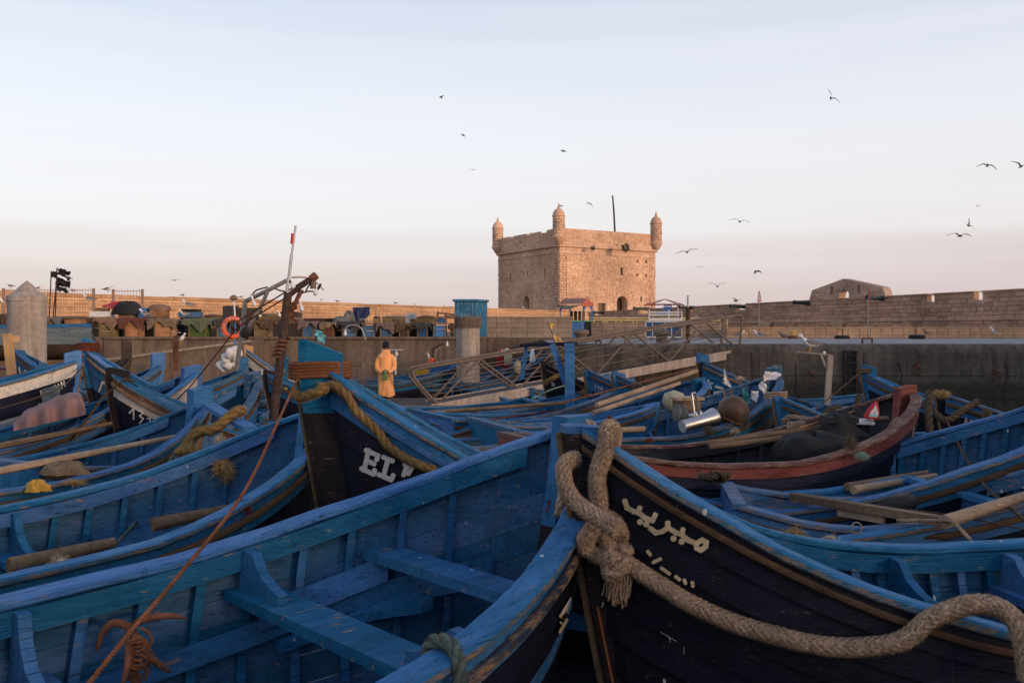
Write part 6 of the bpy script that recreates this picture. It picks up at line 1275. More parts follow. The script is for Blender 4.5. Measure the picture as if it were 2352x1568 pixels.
# blue gallows frame
gf = empty('gallows_frame', 'blue timber gallows frame standing in the boats by the gangway', 'frame', at(1308, 930, 17)); k0 = Vector(gf.location); K = lambda x, y, d=0: at(x, y, 17+d)-k0
m = MB(); m.beam(K(1309, 945), K(1308, 788), .19, .16, up=(0, 1, 0)); m.build('post', 'blue_b', gf); m = MB(); m.beam(K(1199, 793, 1.2), K(1322, 789, .1), .12, .07); m.build('cross_beam', 'navy_b', gf); m = MB(); m.beam(K(1268, 790, .1), K(1300, 882, .1), .12, .10, up=(0, 1, 0)); m.build('brace', 'blue_b', gf); m = MB(); m.beam(K(1210, 795, 1.2), K(1198, 870, 1.2), .09, .07, up=(0, 1, 0)); m.build('leg', 'blue', gf)
m = MB(); m.lathe([(.02, .13), (.03, .12), (.05, .0), (.062, -.10), (.05, -.14), (.01, -.145)], o=(0, 0, 0), n=10); m.build('hanging_bottle', 'white', None, smooth=True, loc=at(1223, 816, 17.6), label='white plastic bottle hanging from the gallows beam', cat='bottle')
def jerry(px, py, Y, mat, lab, w=.3, h=.36, rot=0.):
    e = empty('jerrycan', lab, 'jerrycan', at(px, py, Y), rot); m = MB(); G = []
    for z, s_ in ((-.5, .8), (-.47, .97), (.25, 1.), (.42, .8), (.47, .4)): G.append([(w/2*s_*(abs(math.cos(a))**.5)*math.copysign(1, math.cos(a)), w*.32*s_*(abs(math.sin(a))**.5)*math.copysign(1, math.sin(a)), z*h) for a in np.linspace(0, 2*math.pi, 17)[:-1]])
    m.grid(G, cv=True); m.poly(G[0][::-1]); m.poly(G[-1]); m.build('body', mat, e, smooth=True); m = MB(); m.lathe([(.03, 0), (.03, .05), (.02, .055)], o=(w*.2, 0, h*.46), n=8); m.build('cap', 'white' if mat != 'white' else 'red', e); m = MB(); m.tube(spline([(-w*.3, 0, h*.4), (-w*.25, 0, h*.56), (0, 0, h*.56), (w*.08, 0, h*.44)], 3), .015, 6); m.build('handle', mat, e)
for px, py, mt, lab in ((1150, 817, 'red', 'upper red jerrycan behind the gangway rail'), (1151, 831, 'red', 'lower red jerrycan behind the gangway rail'), (1166, 814, 'white', 'white jerrycan among the red ones'), (1167, 827, 'buoy_pale', 'olive jerrycan among the red ones'), (1168, 838, 'red', 'dark red jerrycan lowest of the cluster')): jerry(px, py, 30.2+(px % 3)*.1, mt, lab, rot=.3)
m = MB(); m.lathe([(.01, -.24), (.1, -.18), (.14, 0), (.10, .16), (.03, .24)], n=12); m.build('buoy', 'buoy_pale', None, smooth=True, loc=at(1189, 843, 28.9), label='pale teardrop buoy hanging behind the gangway', cat='buoy')
crate('plastic_crate', 'yellow plastic fish crate in the boat behind the gangway', at(967, 864, 31.2), (.55, .4, .24), 'yellow', 'crate', 3, .2)
m = MB(); pts = [(1258, 738), (1267, 762), (1277, 792)]; m.tube([at(x, y, 18.2) for x, y in pts], .012, 5); m.build('flag_stick', 'wood', None, label='thin stick carrying two yellow flags', cat='stick')
for q, lab, sd_ in ((((1259, 739), (1276, 744), (1274, 752), (1266, 757)), 'upper yellow flag on the thin stick', 41), (((1269, 770), (1284, 769), (1292, 785), (1276, 786)), 'lower yellow flag on the thin stick', 42)): cloth('yellow_flag', *[at(x, y, 18.15) for x, y in q], 'yellow_flag', lab, amp=.012, seed=sd_)
cloth('aqua_flag', at(725, 756, 13.8), at(742, 762, 13.8), at(740, 774, 13.8), at(723, 772, 13.8), 'aqua', 'upper aqua rag flag behind the tall blue stem', amp=.02, seed=44); cloth('aqua_flag', at(732, 765, 13.7), at(749, 770, 13.7), at(746, 789, 13.7), at(728, 784, 13.7), 'aqua', 'lower aqua rag flag behind the tall blue stem', amp=.02, seed=45)
m = MB(); m.tube([at(722, 755, 13.85), at(735, 820, 13.85)], .014, 6); m.build('flag_stick', 'wood', None, label='stick of the aqua flags behind the tall stem', cat='stick')
# ---------------------------------------------------------------- flags and gear in the cowl boat
FL = [((1664, 845), (1672, 875), (1682, 890), (1660, 880), 'white_cloth', 'tall folded white flag at left in the cowl boat'), ((1757, 851), (1795, 858), (1788, 868), (1752, 876), 'white_cloth', 'white flag blowing sideways at the stem of the cowl boat'), ((1746, 875), (1762, 881), (1758, 904), (1743, 893), 'white_cloth', 'small white flag below the blowing one'), ((1725, 896), (1744, 898), (1737, 923), (1723, 914), 'white_cloth', 'lowest white flag near the brown buoy'), ((1703, 889), (1712, 893), (1724, 925), (1709, 932), 'teal', 'teal rag flag in the cowl boat')]
for k, (a, b_, c, d, mt, lab) in enumerate(FL): cloth('rag_flag', at(*a, 13.3), at(*b_, 13.3), at(*c, 13.25), at(*d, 13.3), mt, lab, amp=.02, seed=60+k, rag=.008)
for k, (a, b_, lab) in enumerate((((1685, 935), (1672, 870), 'flag stick of the tall white flag'), ((1668, 925), (1661, 893), 'thin bare stick left of the flag sticks'), ((1722, 945), (1760, 853), 'flag stick leaning to the stem of the cowl boat'))): m = MB(); m.tube([at(*a, 13.35), at(*b_, 13.35)], .013, 6); m.build('flag_stick', 'wood', None, label=lab, cat='stick')
def horn(lab, p0, p1, r0, r1, parent=None):
    d = (p1-p0); L_ = d.length; Mx = d.to_track_quat('Z', 'Y').to_matrix(); e = empty('vent_cowl', lab, 'ventilator', p0)
    m = MB(); m.lathe([(r0*1.04, 0), (r0, L_*.2), (r0*1.02, L_*.42), (r0*1.12, L_*.58), (r0*1.32, L_*.74), (r1*.96, L_*.9), (r1, L_*.985), (r1*1.03, L_), (r1*.97, L_*1.0), (r0*.8, L_*.5)], n=24, M=Mx); m.build('horn', 'chrome', e, smooth=True)
    m = MB(); m.lathe([(r0*1.02, -.01), (r0*1.04, 0), (r0*1.0, .02), (r0*.9, .02), (r0*.88, -.005)], n=24, M=Mx); m.build('rim', 'galv', e, smooth=True)
    m = MB(); m.lathe([(.001, L_*.02), (r0*.93, L_*.018), (r0*.93, L_*.022)], n=20, M=Mx); m.build('throat', 'black', e)
horn('big shiny steel ventilator cowl lying in the blue boat', at(1568, 979, 12.25), at(1641, 958, 12.5), .085, .135); horn('second steel ventilator behind the big cowl', at(1578, 957, 12.8), at(1608, 950, 12.9), .06, .07)
m = MB(); m.tube(spline([at(1597, 962, 12.55), at(1590, 912, 12.6), at(1589, 905, 12.6), at(1593, 903, 12.62), at(1598, 907, 12.65), at(1606, 955, 12.7)], 6), .017, 8); m.build('bent_pipe', 'chrome', None, smooth=True, label='bent steel pipe standing between the cowls', cat='pipe')
crate('wooden_box', 'weathered wooden box beside the steel cowls', at(1577, 942, 13.0), (.33, .3, .16), 'wood', 'box', 1, .2, top='wood_pale')
heap('cloth_bundle', at(1562, 965, 12.75), (.22, .2, .22), 'cloth_grey', 'grey cloth bundle tied to the cowl', 'cloth', seed=71, amp=.25)
m = MB(); m.lathe([(.02, -.25), (.12, -.22), (.2, -.12), (.235, 0), (.2, .13), (.12, .21), (.02, .24)], n=20); m.build('buoy', 'buoy_brown', None, smooth=True, loc=at(1684, 945, 12.9), label='large round brown buoy beside the cowls', cat='buoy')
m = MB(); m.lathe([(.02, -.2), (.14, -.16), (.2, 0), (.16, .13), (.02, .18)], n=18); m.build('buoy', 'buoy_pale', None, smooth=True, loc=at(1548, 921, 14.6), label='pale olive round buoy left of the wooden box', cat='buoy')
rope_obj('buoy_strap', [at(1646, 955, 12.8), at(1665, 962, 12.65), at(1690, 972, 12.6), at(1705, 975, 12.7)], .018, 'rust', label='rusty strap across the brown buoy', cat='strap', strands=1)
# ---------------------------------------------------------------- gear in the red boat
def onP(a, y, z): return bP.world((a, y, z))
m = MB(); base = at(2000, 962, 10.3); jug = empty('red_jug', 'red teardrop plastic jug with a white label in the red boat', 'jug', base); jug.scale = (.72, .72, .68); jug.rotation_euler = (0, .12, .1); G = []
for z, rx in ((0, .115), (.03, .125), (.10, .12), (.18, .095), (.26, .055), (.30, .028), (.315, .02)): G.append([(rx*math.cos(a)+.05*z/.3, rx*.55*math.sin(a), z) for a in np.linspace(0, 2*math.pi, 19)[:-1]])
m.grid(G, cv=True); m.poly(G[0][::-1]); m.poly(G[-1]); m.build('body', 'red', jug, smooth=True)
m = MB(); m.prism([(x, -.072+.05*(z/.3)**1.5, z) for x, z in ((-.075, .04), (.075, .045), (.085, .12), (.06, .19), (.035, .26), (.01, .2), (-.05, .12))], (0, -.004, 0)); m.build('label', 'white', jug)
m = MB(); m.prism([(x, -.079+.05*(z/.3)**1.5, z) for x, z in ((-.06, .05), (.055, .055), (.06, .085), (-.055, .085))], (0, -.003, 0)); m.build('label_band', 'aqua', jug)
for k in range(3): m = MB(); z = .105+k*.028; m.box((.012+.008*k, -.077+.05*(z/.3)**1.5, z), (.07-.02*k, .004, .008)); m.build('label_text', 'steel_grey', jug)
eg = empty('outboard_engine', 'outboard engine wrapped in black plastic in the red boat', 'engine', at(1927, 1010, 10.2)); k0 = Vector(eg.location); K = lambda x, y, d=0: at(x, y, 10.2+d)-k0
heap('cowl_cover', K(1927, 1004), (.40, .34, .30), 'black_cloth', None, None, seed=74, parent=eg, amp=.10, n=16, k=9)
m = MB(); m.box(K(1927, 962), (.36, .28, .07)); m.build('cowl_top', 'black_cloth', eg)
m = MB(); m.tube([K(1927, 985)+Vector((.19*math.cos(a), .16*math.sin(a), .01*math.sin(3*a))) for a in np.linspace(0, 2*math.pi, 20)], .008, 5); m.build('cord', 'rope_rust', eg)
heap('skirt', K(1925, 1025), (.7, .5, .22), 'black_cloth', None, None, seed=75, parent=eg, amp=.25)
heap('tarpaulin', at(1873, 1044, 9.9), (.95, .55, .24), 'black_cloth', 'black tarpaulin bundle tied with cord in the red boat', 'tarpaulin', seed=76, amp=.22)
heap('tarpaulin', at(1960, 1000, 10.6), (.35, .4, .3), 'black_cloth', 'black plastic sheet right of the wrapped engine', 'tarpaulin', seed=77, amp=.3)
heap('white_cloth', at(1985, 973, 10.4), (.25, .2, .06), 'white_cloth', 'white torn cloth below the red jug', 'cloth', seed=78, amp=.3)
m = MB(); m.lathe([(.07, 0), (.11, .01), (.115, .035), (.06, .05)], o=at(1924, 957, 10.3), n=14, mfun=lambda i, j: 1 if i < 2 else 0); m.build('plastic_bowl', ['red_rail', 'white_cloth'], None, smooth=True, label='cream and red bowl on the wrapped engine', cat='bowl')
m = MB(); m.tube([at(1836, 982, 10.2), at(1960, 945, 10.5)], .014, 6); m.build('bamboo_cane', 'wood_orange', None, label='orange bamboo cane across the red boat', cat='cane')
for k, (a, b_, r, mt, lab) in enumerate((((1625, 1018, 10.3), (1905, 978, 10.3), .035, 'wood', 'upper thick spar along the red boat'), ((1630, 1026, 10.1), (1890, 995, 10.1), .033, 'wood', 'lower thick spar along the red boat'), ((1960, 965, 10.6), (2040, 960, 10.6), .03, 'wood', 'short spar below the red jug'))): m = MB(); m.tube([at(*a), at(*b_)], r, 8); m.build('spar', mt, None, smooth=True, label=lab, cat='spar')
crate('wooden_block', 'small tan wooden block in the red boat', at(1829, 985, 10.4), (.19, .1, .09), 'wood_pale', 'block', 1, .15)
# ---------------------------------------------------------------- spars and oars
for k, (a, b_, r, mt, lab) in enumerate((((1370, 930, 14.2), (1600, 852, 17), .045, 'wood_pale', 'thick pale spar over the side right of the frame post'), ((1362, 948, 14.0), (1560, 880, 16.4), .04, 'wood_pale', 'lower pale spar over the side right of the frame post'), ((1290, 925, 15.2), (1600, 845, 17.2), .018, 'rust', 'thin rusty pole above the pale spars'),
    ((935, 950, 16.2), (1300, 925, 15.6), .035, 'wood', 'brown spar along the second boat from the pontoon'), ((1480, 985, 11.9), (1290, 992, 11.5), .04, 'wood_pale', 'grey spar lying before the cowl boat'))): m = MB(); m.tube([at(*a), at(*b_)], r, 8); m.build('spar', mt, None, smooth=True, label=lab, cat='spar')
def oar(lab, p0, p1, r=.03, mat='wood_pale', blade=True):
    d = (p1-p0); L_ = d.length; d.normalize(); e = empty('oar', lab, 'oar', p0); x = d.cross(Vector((0, 0, 1))).normalized()
    m = MB(); m.tube([Vector(), d*L_*.6, d*L_], [r*1.25, r, r*.8], 8); m.build('shaft', mat, e, smooth=True)
    if blade: m = MB(); z = x.cross(d); m.hexa([q for s_ in (0, .9) for q in (d*s_-x*.06-z*.015, d*s_+x*.06-z*.015, d*s_+x*.06+z*.015, d*s_-x*.06+z*.015)]); m.build('blade', mat, e)
oar('pale oar lying along the boat with the square stem head', at(-10, 1083, 9.0), at(437, 996, 10.7), .034); oar('brown oar in the boat beyond the square stem head', at(-10, 1026, 10.9), at(255, 972, 12.0), .036, 'wood')
oar('thick brown oar in the boat left of the tall stem', at(20, 1300, 6.7), at(262, 1245, 7.3), .055, 'wood', False); oar('second brown oar in the boat left of the tall stem', at(580-230, 1205, 7.5), at(540, 1165, 8.0), .05, 'wood', False)
oar('long round oar at the right edge', at(2170, 1198, 6.7), at(2372, 1132, 7.2), .045, 'wood_pale', False); oar('left pale oar under the benches of the boat at right', at(1960, 1125, 8.4), at(2150, 1092, 9.1), .035, 'wood_pale', False); oar('right pale oar under the benches of the boat at right', at(1945, 1118, 8.7), at(2130, 1085, 9.3), .035, 'wood', False)
# plank and tyre on the white-lettered boat's stern
e = empty('loose_plank', 'long grey plank with holes laid across the stern of the lettered boat', 'plank', at(1990, 1160, 7.6)); k0 = Vector(e.location)
m = MB(); m.beam(at(1822, 1140, 8.4)-k0, at(2178, 1198, 6.75)-k0, .10, .07, up=(0, 0, 1)); m.build('board', 'wood', e)
m = MB(); m.beam(at(1925, 1172, 7.85)-k0, at(2030, 1190, 7.35)-k0, .03, .09, up=(0, 0, 1)); m.build('cleat', 'wood_pale', e)
m = MB(); G = []
c = at(2038, 1170, 7.9); nrm = Vector((-.3, .35, .9)).normalized(); Qm = nrm.to_track_quat('Z', 'Y').to_matrix()
for i in range(32):
    a = 2*math.pi*i/32; G.append([c+Qm @ Vector(((.20+.075*math.cos(t))*math.cos(a), (.20+.075*math.cos(t))*math.sin(a), .075*math.sin(t))) for t in np.linspace(0, 2*math.pi, 11)[:-1]])
m.grid(G, cu=True, cv=True); m.build('tyre', 'rubber', None, smooth=True, label='black tyre fender leaning by the long grey plank', cat='tyre')
G = []; R = random.Random(81)
for i in range(41):
    u = i/40; hp_ = float(np.interp(u, [0, .08, .2, .45, .62, .8, .93, 1], [3, 14, 28, 37, 42, 45, 40, 6])); row = []
    for j in range(19):
        v = j/18; prof = math.sin(v*math.pi)**.45; fold = 1.5*math.sin(u*13+v*6)+1.3*math.sin(u*29-v*13)+1.2*math.sin(u*7+v*17)+.8*math.sin(u*53+v*31)
        row.append(at(30+u*166+1.5*math.sin(v*9+u*8), (976-38*u+14*(1-v)*(1-prof))-hp_*prof+fold*prof*.7, 12.1-.62*math.cos(v*math.pi)+.05*math.sin(u*23+v*5)))
    G.append(row)
m = MB(); m.grid(G); m.build('pink_cloth', 'pink_cloth', None, smooth=True, label='dusty pink cloth draped over gear at left', cat='cloth')
# extra boards in the near left boat
def boatboard(bt, name, s0, s1, h0, h1, o0, o1, mat, sd=None):
    sd = sd or -bt.near; bt.band(name, sd, np.linspace(s0, s1, 8), mat, h0, h1, o0, o1)
def far_s(bt, px, py): return bt.sv(px, py, -bt.near)
a1, v1 = far_s(bA, 890, 1235); a0, v0 = far_s(bA, 598, 1305)
boatboard(bA, 'back_board', a1, a0, .36, .52, .085, .115, 'blue_b')
m = MB(); G = []
for t in np.linspace(0, 1, 12):
    s_ = a1+(a0-a1)*t; z = float(bA.zs(s_))-.56; hb_ = bA.hb(s_, z)-.06; w_ = .30 if t < .12 else .30-.19*min(1, ((t-.12)/.3))**.7; sd = -bA.near
    G.append([(s_, sd*hb_, z), (s_, sd*hb_, z-.06), (s_, sd*(hb_-w_), z-.06), (s_, sd*(hb_-w_), z)])
m.grid(G, cv=True); m.poly(G[0][::-1]); m.poly(G[-1]); m.build('corner_shelf', 'blue_b', bA.e)
# ================================================================ ROPES
def hp(bt, pts, off, sd=None): return [bt.hull(x, y, off, sd) for x, y in pts]
r = .045; st = bB
def bstem(px, py, dx=0., dy=0.): return at(px, py, 5.05+dy)
big = [at(1408, 1010, 4.64), at(1404, 985, 4.5), at(1396, 990, 4.37), at(1391, 1030, 4.32)]+hp(bB, [(1394, 1080), (1397, 1130), (1402, 1180), (1412, 1225), (1436, 1262), (1475, 1290), (1530, 1325), (1600, 1368), (1690, 1408), (1790, 1438), (1890, 1460), (1980, 1463), (2060, 1450)], .045+r)
yr_ = big[-1].y; big += [at(2132, 1424, yr_-.02), at(2190, 1398, yr_-.03), at(2240, 1386, yr_-.03), at(2292, 1394, yr_-.05), at(2332, 1424, yr_-.10), at(2352, 1475, yr_-.14), at(2364, 1560, yr_-.16)]
rope_obj('mooring_rope', big, r, 'rope', 'thick frayed tan mooring rope knotted at the dark bow and hung along its side', 'rope', strands=16, pitch=.30, fuzz=60000, n=10, flen=2.0)
lp = [at(1322, 1052, 4.44), at(1300, 1062, 4.37), at(1294, 1085, 4.32), at(1303, 1125, 4.27), at(1325, 1155, 4.21), at(1360, 1180, 4.14), at(1395, 1200, 4.07), at(1420, 1215, 4.01)]
rope_obj('mooring_rope', lp, r*.92, 'rope', 'short loop of tan rope round the front of the dark stem', 'rope', strands=16, pitch=.30, fuzz=6000, n=8, flen=2.0)
kn = bB.hull(1412, 1215, .12)
pts = [kn+Vector((.085*math.cos(a)+.012*math.sin(3*a), .05*math.sin(2*a)-.02, .10*math.sin(a))) for a in np.linspace(0, 5.6, 18)]
rope_obj('rope_knot', pts, r*.95, 'rope', 'big knot in the tan mooring rope on the dark bow', 'rope', strands=16, pitch=.30, fuzz=7000, n=4, flen=2.4)
kn2 = bB.hull(1440, 1268, .11); pts = [kn2+Vector((.05*math.cos(a), .05*math.sin(a)-.02, .055*math.sin(a+.8))) for a in np.linspace(0, 5.8, 14)]
rope_obj('rope_knot', pts, r*.8, 'rope', 'smaller knot below the big one on the dark bow', 'rope', strands=3, fuzz=3000, n=4, flen=2.4)
m = MB(); R = random.Random(2); b0 = bB.hull(1445, 1282, .12)
for _ in range(170):
    o = Vector((R.gauss(0, .017), R.gauss(0, .014), R.gauss(0, .012))); L_ = R.uniform(.07, .17); m.tube(spline([b0+o, b0+o*1.5+Vector((0, 0, -L_*.5)), b0+o*1.35+Vector((R.gauss(-.008, .008), 0, -L_))], 3), .0034, 4)
m.build('rope_tassel', 'rope', None, label='unravelled rope end hanging below the knots on the dark bow', cat='rope')
G2 = lambda pts: [(551.25+.25*x, 612.5+.25*y) for x, y in pts]; G3 = lambda pts: [(551.25+.25*x, 918.75+.25*y) for x, y in pts]
c1 = hp(bC, G2([(830, 1075), (940, 1070), (1050, 1170), (1120, 1290), (1230, 1400), (1330, 1500)])+G3([(1400, 380), (1560, 500), (1700, 570), (1830, 615)]), .09)
lead = [at(678, 905, 6.98), at(690, 912, 6.88), at(715, 905, 6.80), at(742, 893, 6.78)]
rope_obj('mooring_rope', lead+c1, .036, 'rope_gold', 'shaggy golden rope looped from the tall stem along the lettered bow', 'rope', strands=3, fuzz=16000, fmat='fibre_gold', n=8, flen=3.6)
sc_ = at(735, 850, 7.24); 
lashing(sc_+Vector((0, 0, 0)), None, .245, 5, .017, 'rope_orange', 'orange cord lashed round the tall blue stem', ell=.5, wid=.13, rot=.154)
rope_obj('mooring_line', [at(690, 862, 6.98), at(676, 885, 6.9), at(640, 965, 6.0), at(560, 1130, 4.9), at(420, 1310, 3.9), at(300, 1450, 3.4), at(180, 1600, 3.0)], .0098, 'rope_orange', 'taut orange line running from the tall stem to the lower left', 'rope', strands=3, n=10, pitch=.07)
G6 = lambda pts: [(.25*x, 918.75+.25*y) for x, y in pts]
q = G6([(1810, 180), (1700, 360), (1560, 560), (1450, 780), (1300, 1050), (1080, 1310)]); Ys = [10.9, 10.2, 9.4, 8.7, 8.0, 7.3]
rope_obj('mooring_line', [at(x, y, Y) for (x, y), Y in zip(q, Ys)], .016, 'rope_green', 'grey-green line slanting down over the left boats', 'rope', strands=3, n=8)
q = G6([(1700, 440), (1800, 300), (1950, 270), (2060, 190), (2160, 110), (2230, 90)]); rope_obj('bow_rope', [at(x, y, 9.4+.15*k) for k, (x, y) in enumerate(q)], .055, 'rope_gold', 'shaggy brown rope over the bow of the square-stemmed boat', 'rope', fuzz=5000, fmat='fibre_gold', n=7, flen=4)
q = G6([(1640, 470), (1760, 460), (1880, 500), (1990, 530)]); rope_obj('bow_rope', [at(x, y, 8.6-.1*k) for k, (x, y) in enumerate(q)], .045, 'rope_gold', 'short brown rope leading to the rope ball at left', 'rope', fuzz=3000, fmat='fibre_gold', n=7, flen=4)
TU_ = [((515, 1073), 8.1, .10, 'fibre_gold', 'large golden rope ball left of the tall stem', 700, (1, .9, 1.15)), ((505, 1008), 8.5, .06, 'fibre', 'small rope knot above the golden ball', 350, (1, 1, 1.2)), ((141, 1297), 6.5, .095, 'fibre', 'tan rope tuft on the gunwale at left', 600, (1, 1, 1.15)), ((172, 1106), 8.8, .07, 'fibre_gold', 'flattened brown tuft on the second gunwale from the left edge', 300, (2, .7, .6)), ((566, 1182), 7.6, .06, 'rope_orange', 'small orange cord tuft beside the tall stem hull', 260, (1, .7, 1.3)),
 ((1954, 1017), 9.3, .10, 'fibre_dark', 'dark rope tuft hanging over the red gunwale', 500, (.75, .7, 1.5)), ((1980, 1044), 9.1, .06, 'rope_mint', 'pale green rope tuft below the dark one', 300, (1.2, .8, .9)), ((1874, 1070), 9.2, .05, 'rope_pale', 'pale rope tuft on the blue gunwale under the red boat', 300, (1.1, .8, .9)), ((1824, 1228), 6.9, .09, 'fibre_gold', 'golden rope tuft on the stern of the lettered boat', 500, (1.1, .9, 1)), ((1908, 1240), 6.7, .065, 'rope_pale', 'pale rope tuft on the stern of the lettered boat', 300, (1.2, .8, 1)),
 ((2163, 902), 12.0, .085, 'fibre_gold', 'olive rope tuft over the black stem below the quay', 500, (1.5, .8, .8)), ((1628, 988), 12.0, .08, 'fibre_dark', 'brown rope hank on the cowl boat gunwale', 400, (1, .7, 1.2)), ((1688, 988), 12.0, .06, 'fibre', 'tan rope tuft on the cowl boat gunwale', 300, (1, .8, 1.1)), ((1712, 960), 12.2, .07, 'fibre_dark', 'grey-brown hank hung beside the brown buoy', 400, (.8, .7, 1.9)), ((1465, 885), 16, .10, 'fibre_dark', 'brown rope hank on the boat left of the pale spars', 400, (1, .8, 1)), ((1340, 905), 17.5, .13, 'fibre_dark', 'dark rope coil hung on the numbered boat right of the frame', 400, (.8, .8, 1.2)), ((1246, 1000), 14.2, .05, 'rope_orange', 'orange cord tuft in the middle boats', 200, (1, .8, 1.2)), ((1043, 985), 13.6, .06, 'fibre_dark', 'grey rope hank over the squared-stern boat', 300, (.6, .6, 1.9)), ((1090, 942), 16.6, .07, 'fibre_dark', 'brown rope hank on the boats by the pontoon', 300, (1.4, .8, .8)), ((20, 920), 14, .16, 'fibre_dark', 'dark shaggy tuft at the left edge', 400, (1, 1, 1.2)), ((1400, 965), 12.6, .07, 'rope_rust', 'rusty cord knot right of the dark stem', 300, (1, .8, 1.3)), ((1492, 1010), 11.3, .05, 'rope_rust', 'rusty cord knot on the grey spar', 260, (1.2, .8, .9)), ((1700, 868), 15.5, .06, 'fibre', 'rope tuft beside the painted star', 260, (1.5, .8, .8)), ((2185, 1010), 10.5, .08, 'rope_rust', 'rusty cord wound on the black stem below the quay', 400, (.7, .7, 2.4)), ((2268, 945), 11.4, .07, 'fibre_dark', 'dark knot on the striped boat gunwale', 300, (1, .8, 1.2)), ((2376-180, 1195), 7.2, .05, 'rope_rust', 'rusty tuft on the squared stern corner', 260, (1, .8, 1.5))]
for (p_, Y, r_, mt, lab, n_, st_) in TU_: tuft(at(*p_, Y), r_, mt, lab, n_, st_)
# ropes over the near left boat
q = [(1300, 1300), (1275, 1262)]; nA = bA
g_ = lambda s_, y_off, dz: bA.world((s_, bA.near*(float(bA.b(s_))+y_off), float(bA.zs(s_))+dz))
sa = bA.sv(985, 1475, bA.near)[0]; rope_obj('mooring_rope', [g_(sa, -.16, -.25), g_(sa, -.12, .02), g_(sa, -.06, .085), g_(sa, .03, .085), g_(sa+.02, .085, .03), g_(sa+.03, .09, -.12), g_(sa+.05, .09, -.5)], .030, 'rope_green', 'grey-green rope hung over the near gunwale at the bottom', 'rope', fuzz=4000, fmat='fibre_dark', n=7)
sa = bA.sv(1290, 1235, bA.near)[0]; rope_obj('mooring_rope', [g_(sa+.55, -.2, -.14), g_(sa+.42, -.19, -.02), g_(sa+.25, -.17, .03), g_(sa+.1, -.12, .08), g_(sa-.02, -.02, .085), g_(sa-.06, .06, .05), g_(sa-.06, .075, -.12)], .028, 'rope', 'frayed tan rope over the gunwale beside the dark stem', 'rope', fuzz=5000, n=7)
rope_obj('thin_line', hp(bA, [(1276, 988), (1262, 1100), (1255, 1230)], -.12, -bA.near), .008, 'rope_dark', 'thin dark line hanging inside the near boat bow', 'rope', strands=1, n=6)
tuft(bA.hull(1277, 1165, -.14, -bA.near), .05, 'rope_rust', 'dark rusty cord bundle inside the near boat bow', 400, (.8, .8, 2.2))
# iron grapnel with orange cords in the near left boat
gr = empty('grapnel_anchor', 'rusty grapnel anchor tied with orange cords in the near left boat', 'anchor', bA.hull(265, 1480, -.30, -bA.near)); k0 = Vector(gr.location)
ff = lambda x, y, o: bA.hull(x, y, -o, -bA.near)-k0
m = MB(); m.tube(spline([ff(262, 1600, .4), ff(258, 1500, .34), ff(252, 1400, .3)], 6), .022, 8); m.build('shank', 'rust', gr, smooth=True)
for P in ([(255, 1410, .3), (275, 1385, .36), (320, 1372, .42), (365, 1378, .44)], [(250, 1408, .3), (215, 1400, .28), (195, 1430, .24), (188, 1475, .22)], [(258, 1420, .3), (280, 1470, .44), (310, 1500, .48), (332, 1520, .46)], [(250, 1420, .3), (230, 1470, .42), (205, 1560, .46)]):
    q = spline([ff(*p_) for p_ in P], 6); m = MB(); m.tube(q, [.02*(1-.75*(i/(len(q)-1))**3) for i in range(len(q))], 8); m.build('fluke', 'rust', gr, smooth=True)
R = random.Random(6)
for k in range(10):
    a, c = R.uniform(0, 6), R.uniform(12, 34); q = [ff(258+c*math.cos(a+i*.8), 1425+(k % 4)*26+c*.8*math.sin(a+i*.8)+i*3, .40+R.gauss(0, .012)) for i in range(9)]; m = MB(); m.tube(spline(q, 5), .0065, 5); m.build('cord', 'rope_orange', gr, smooth=True)
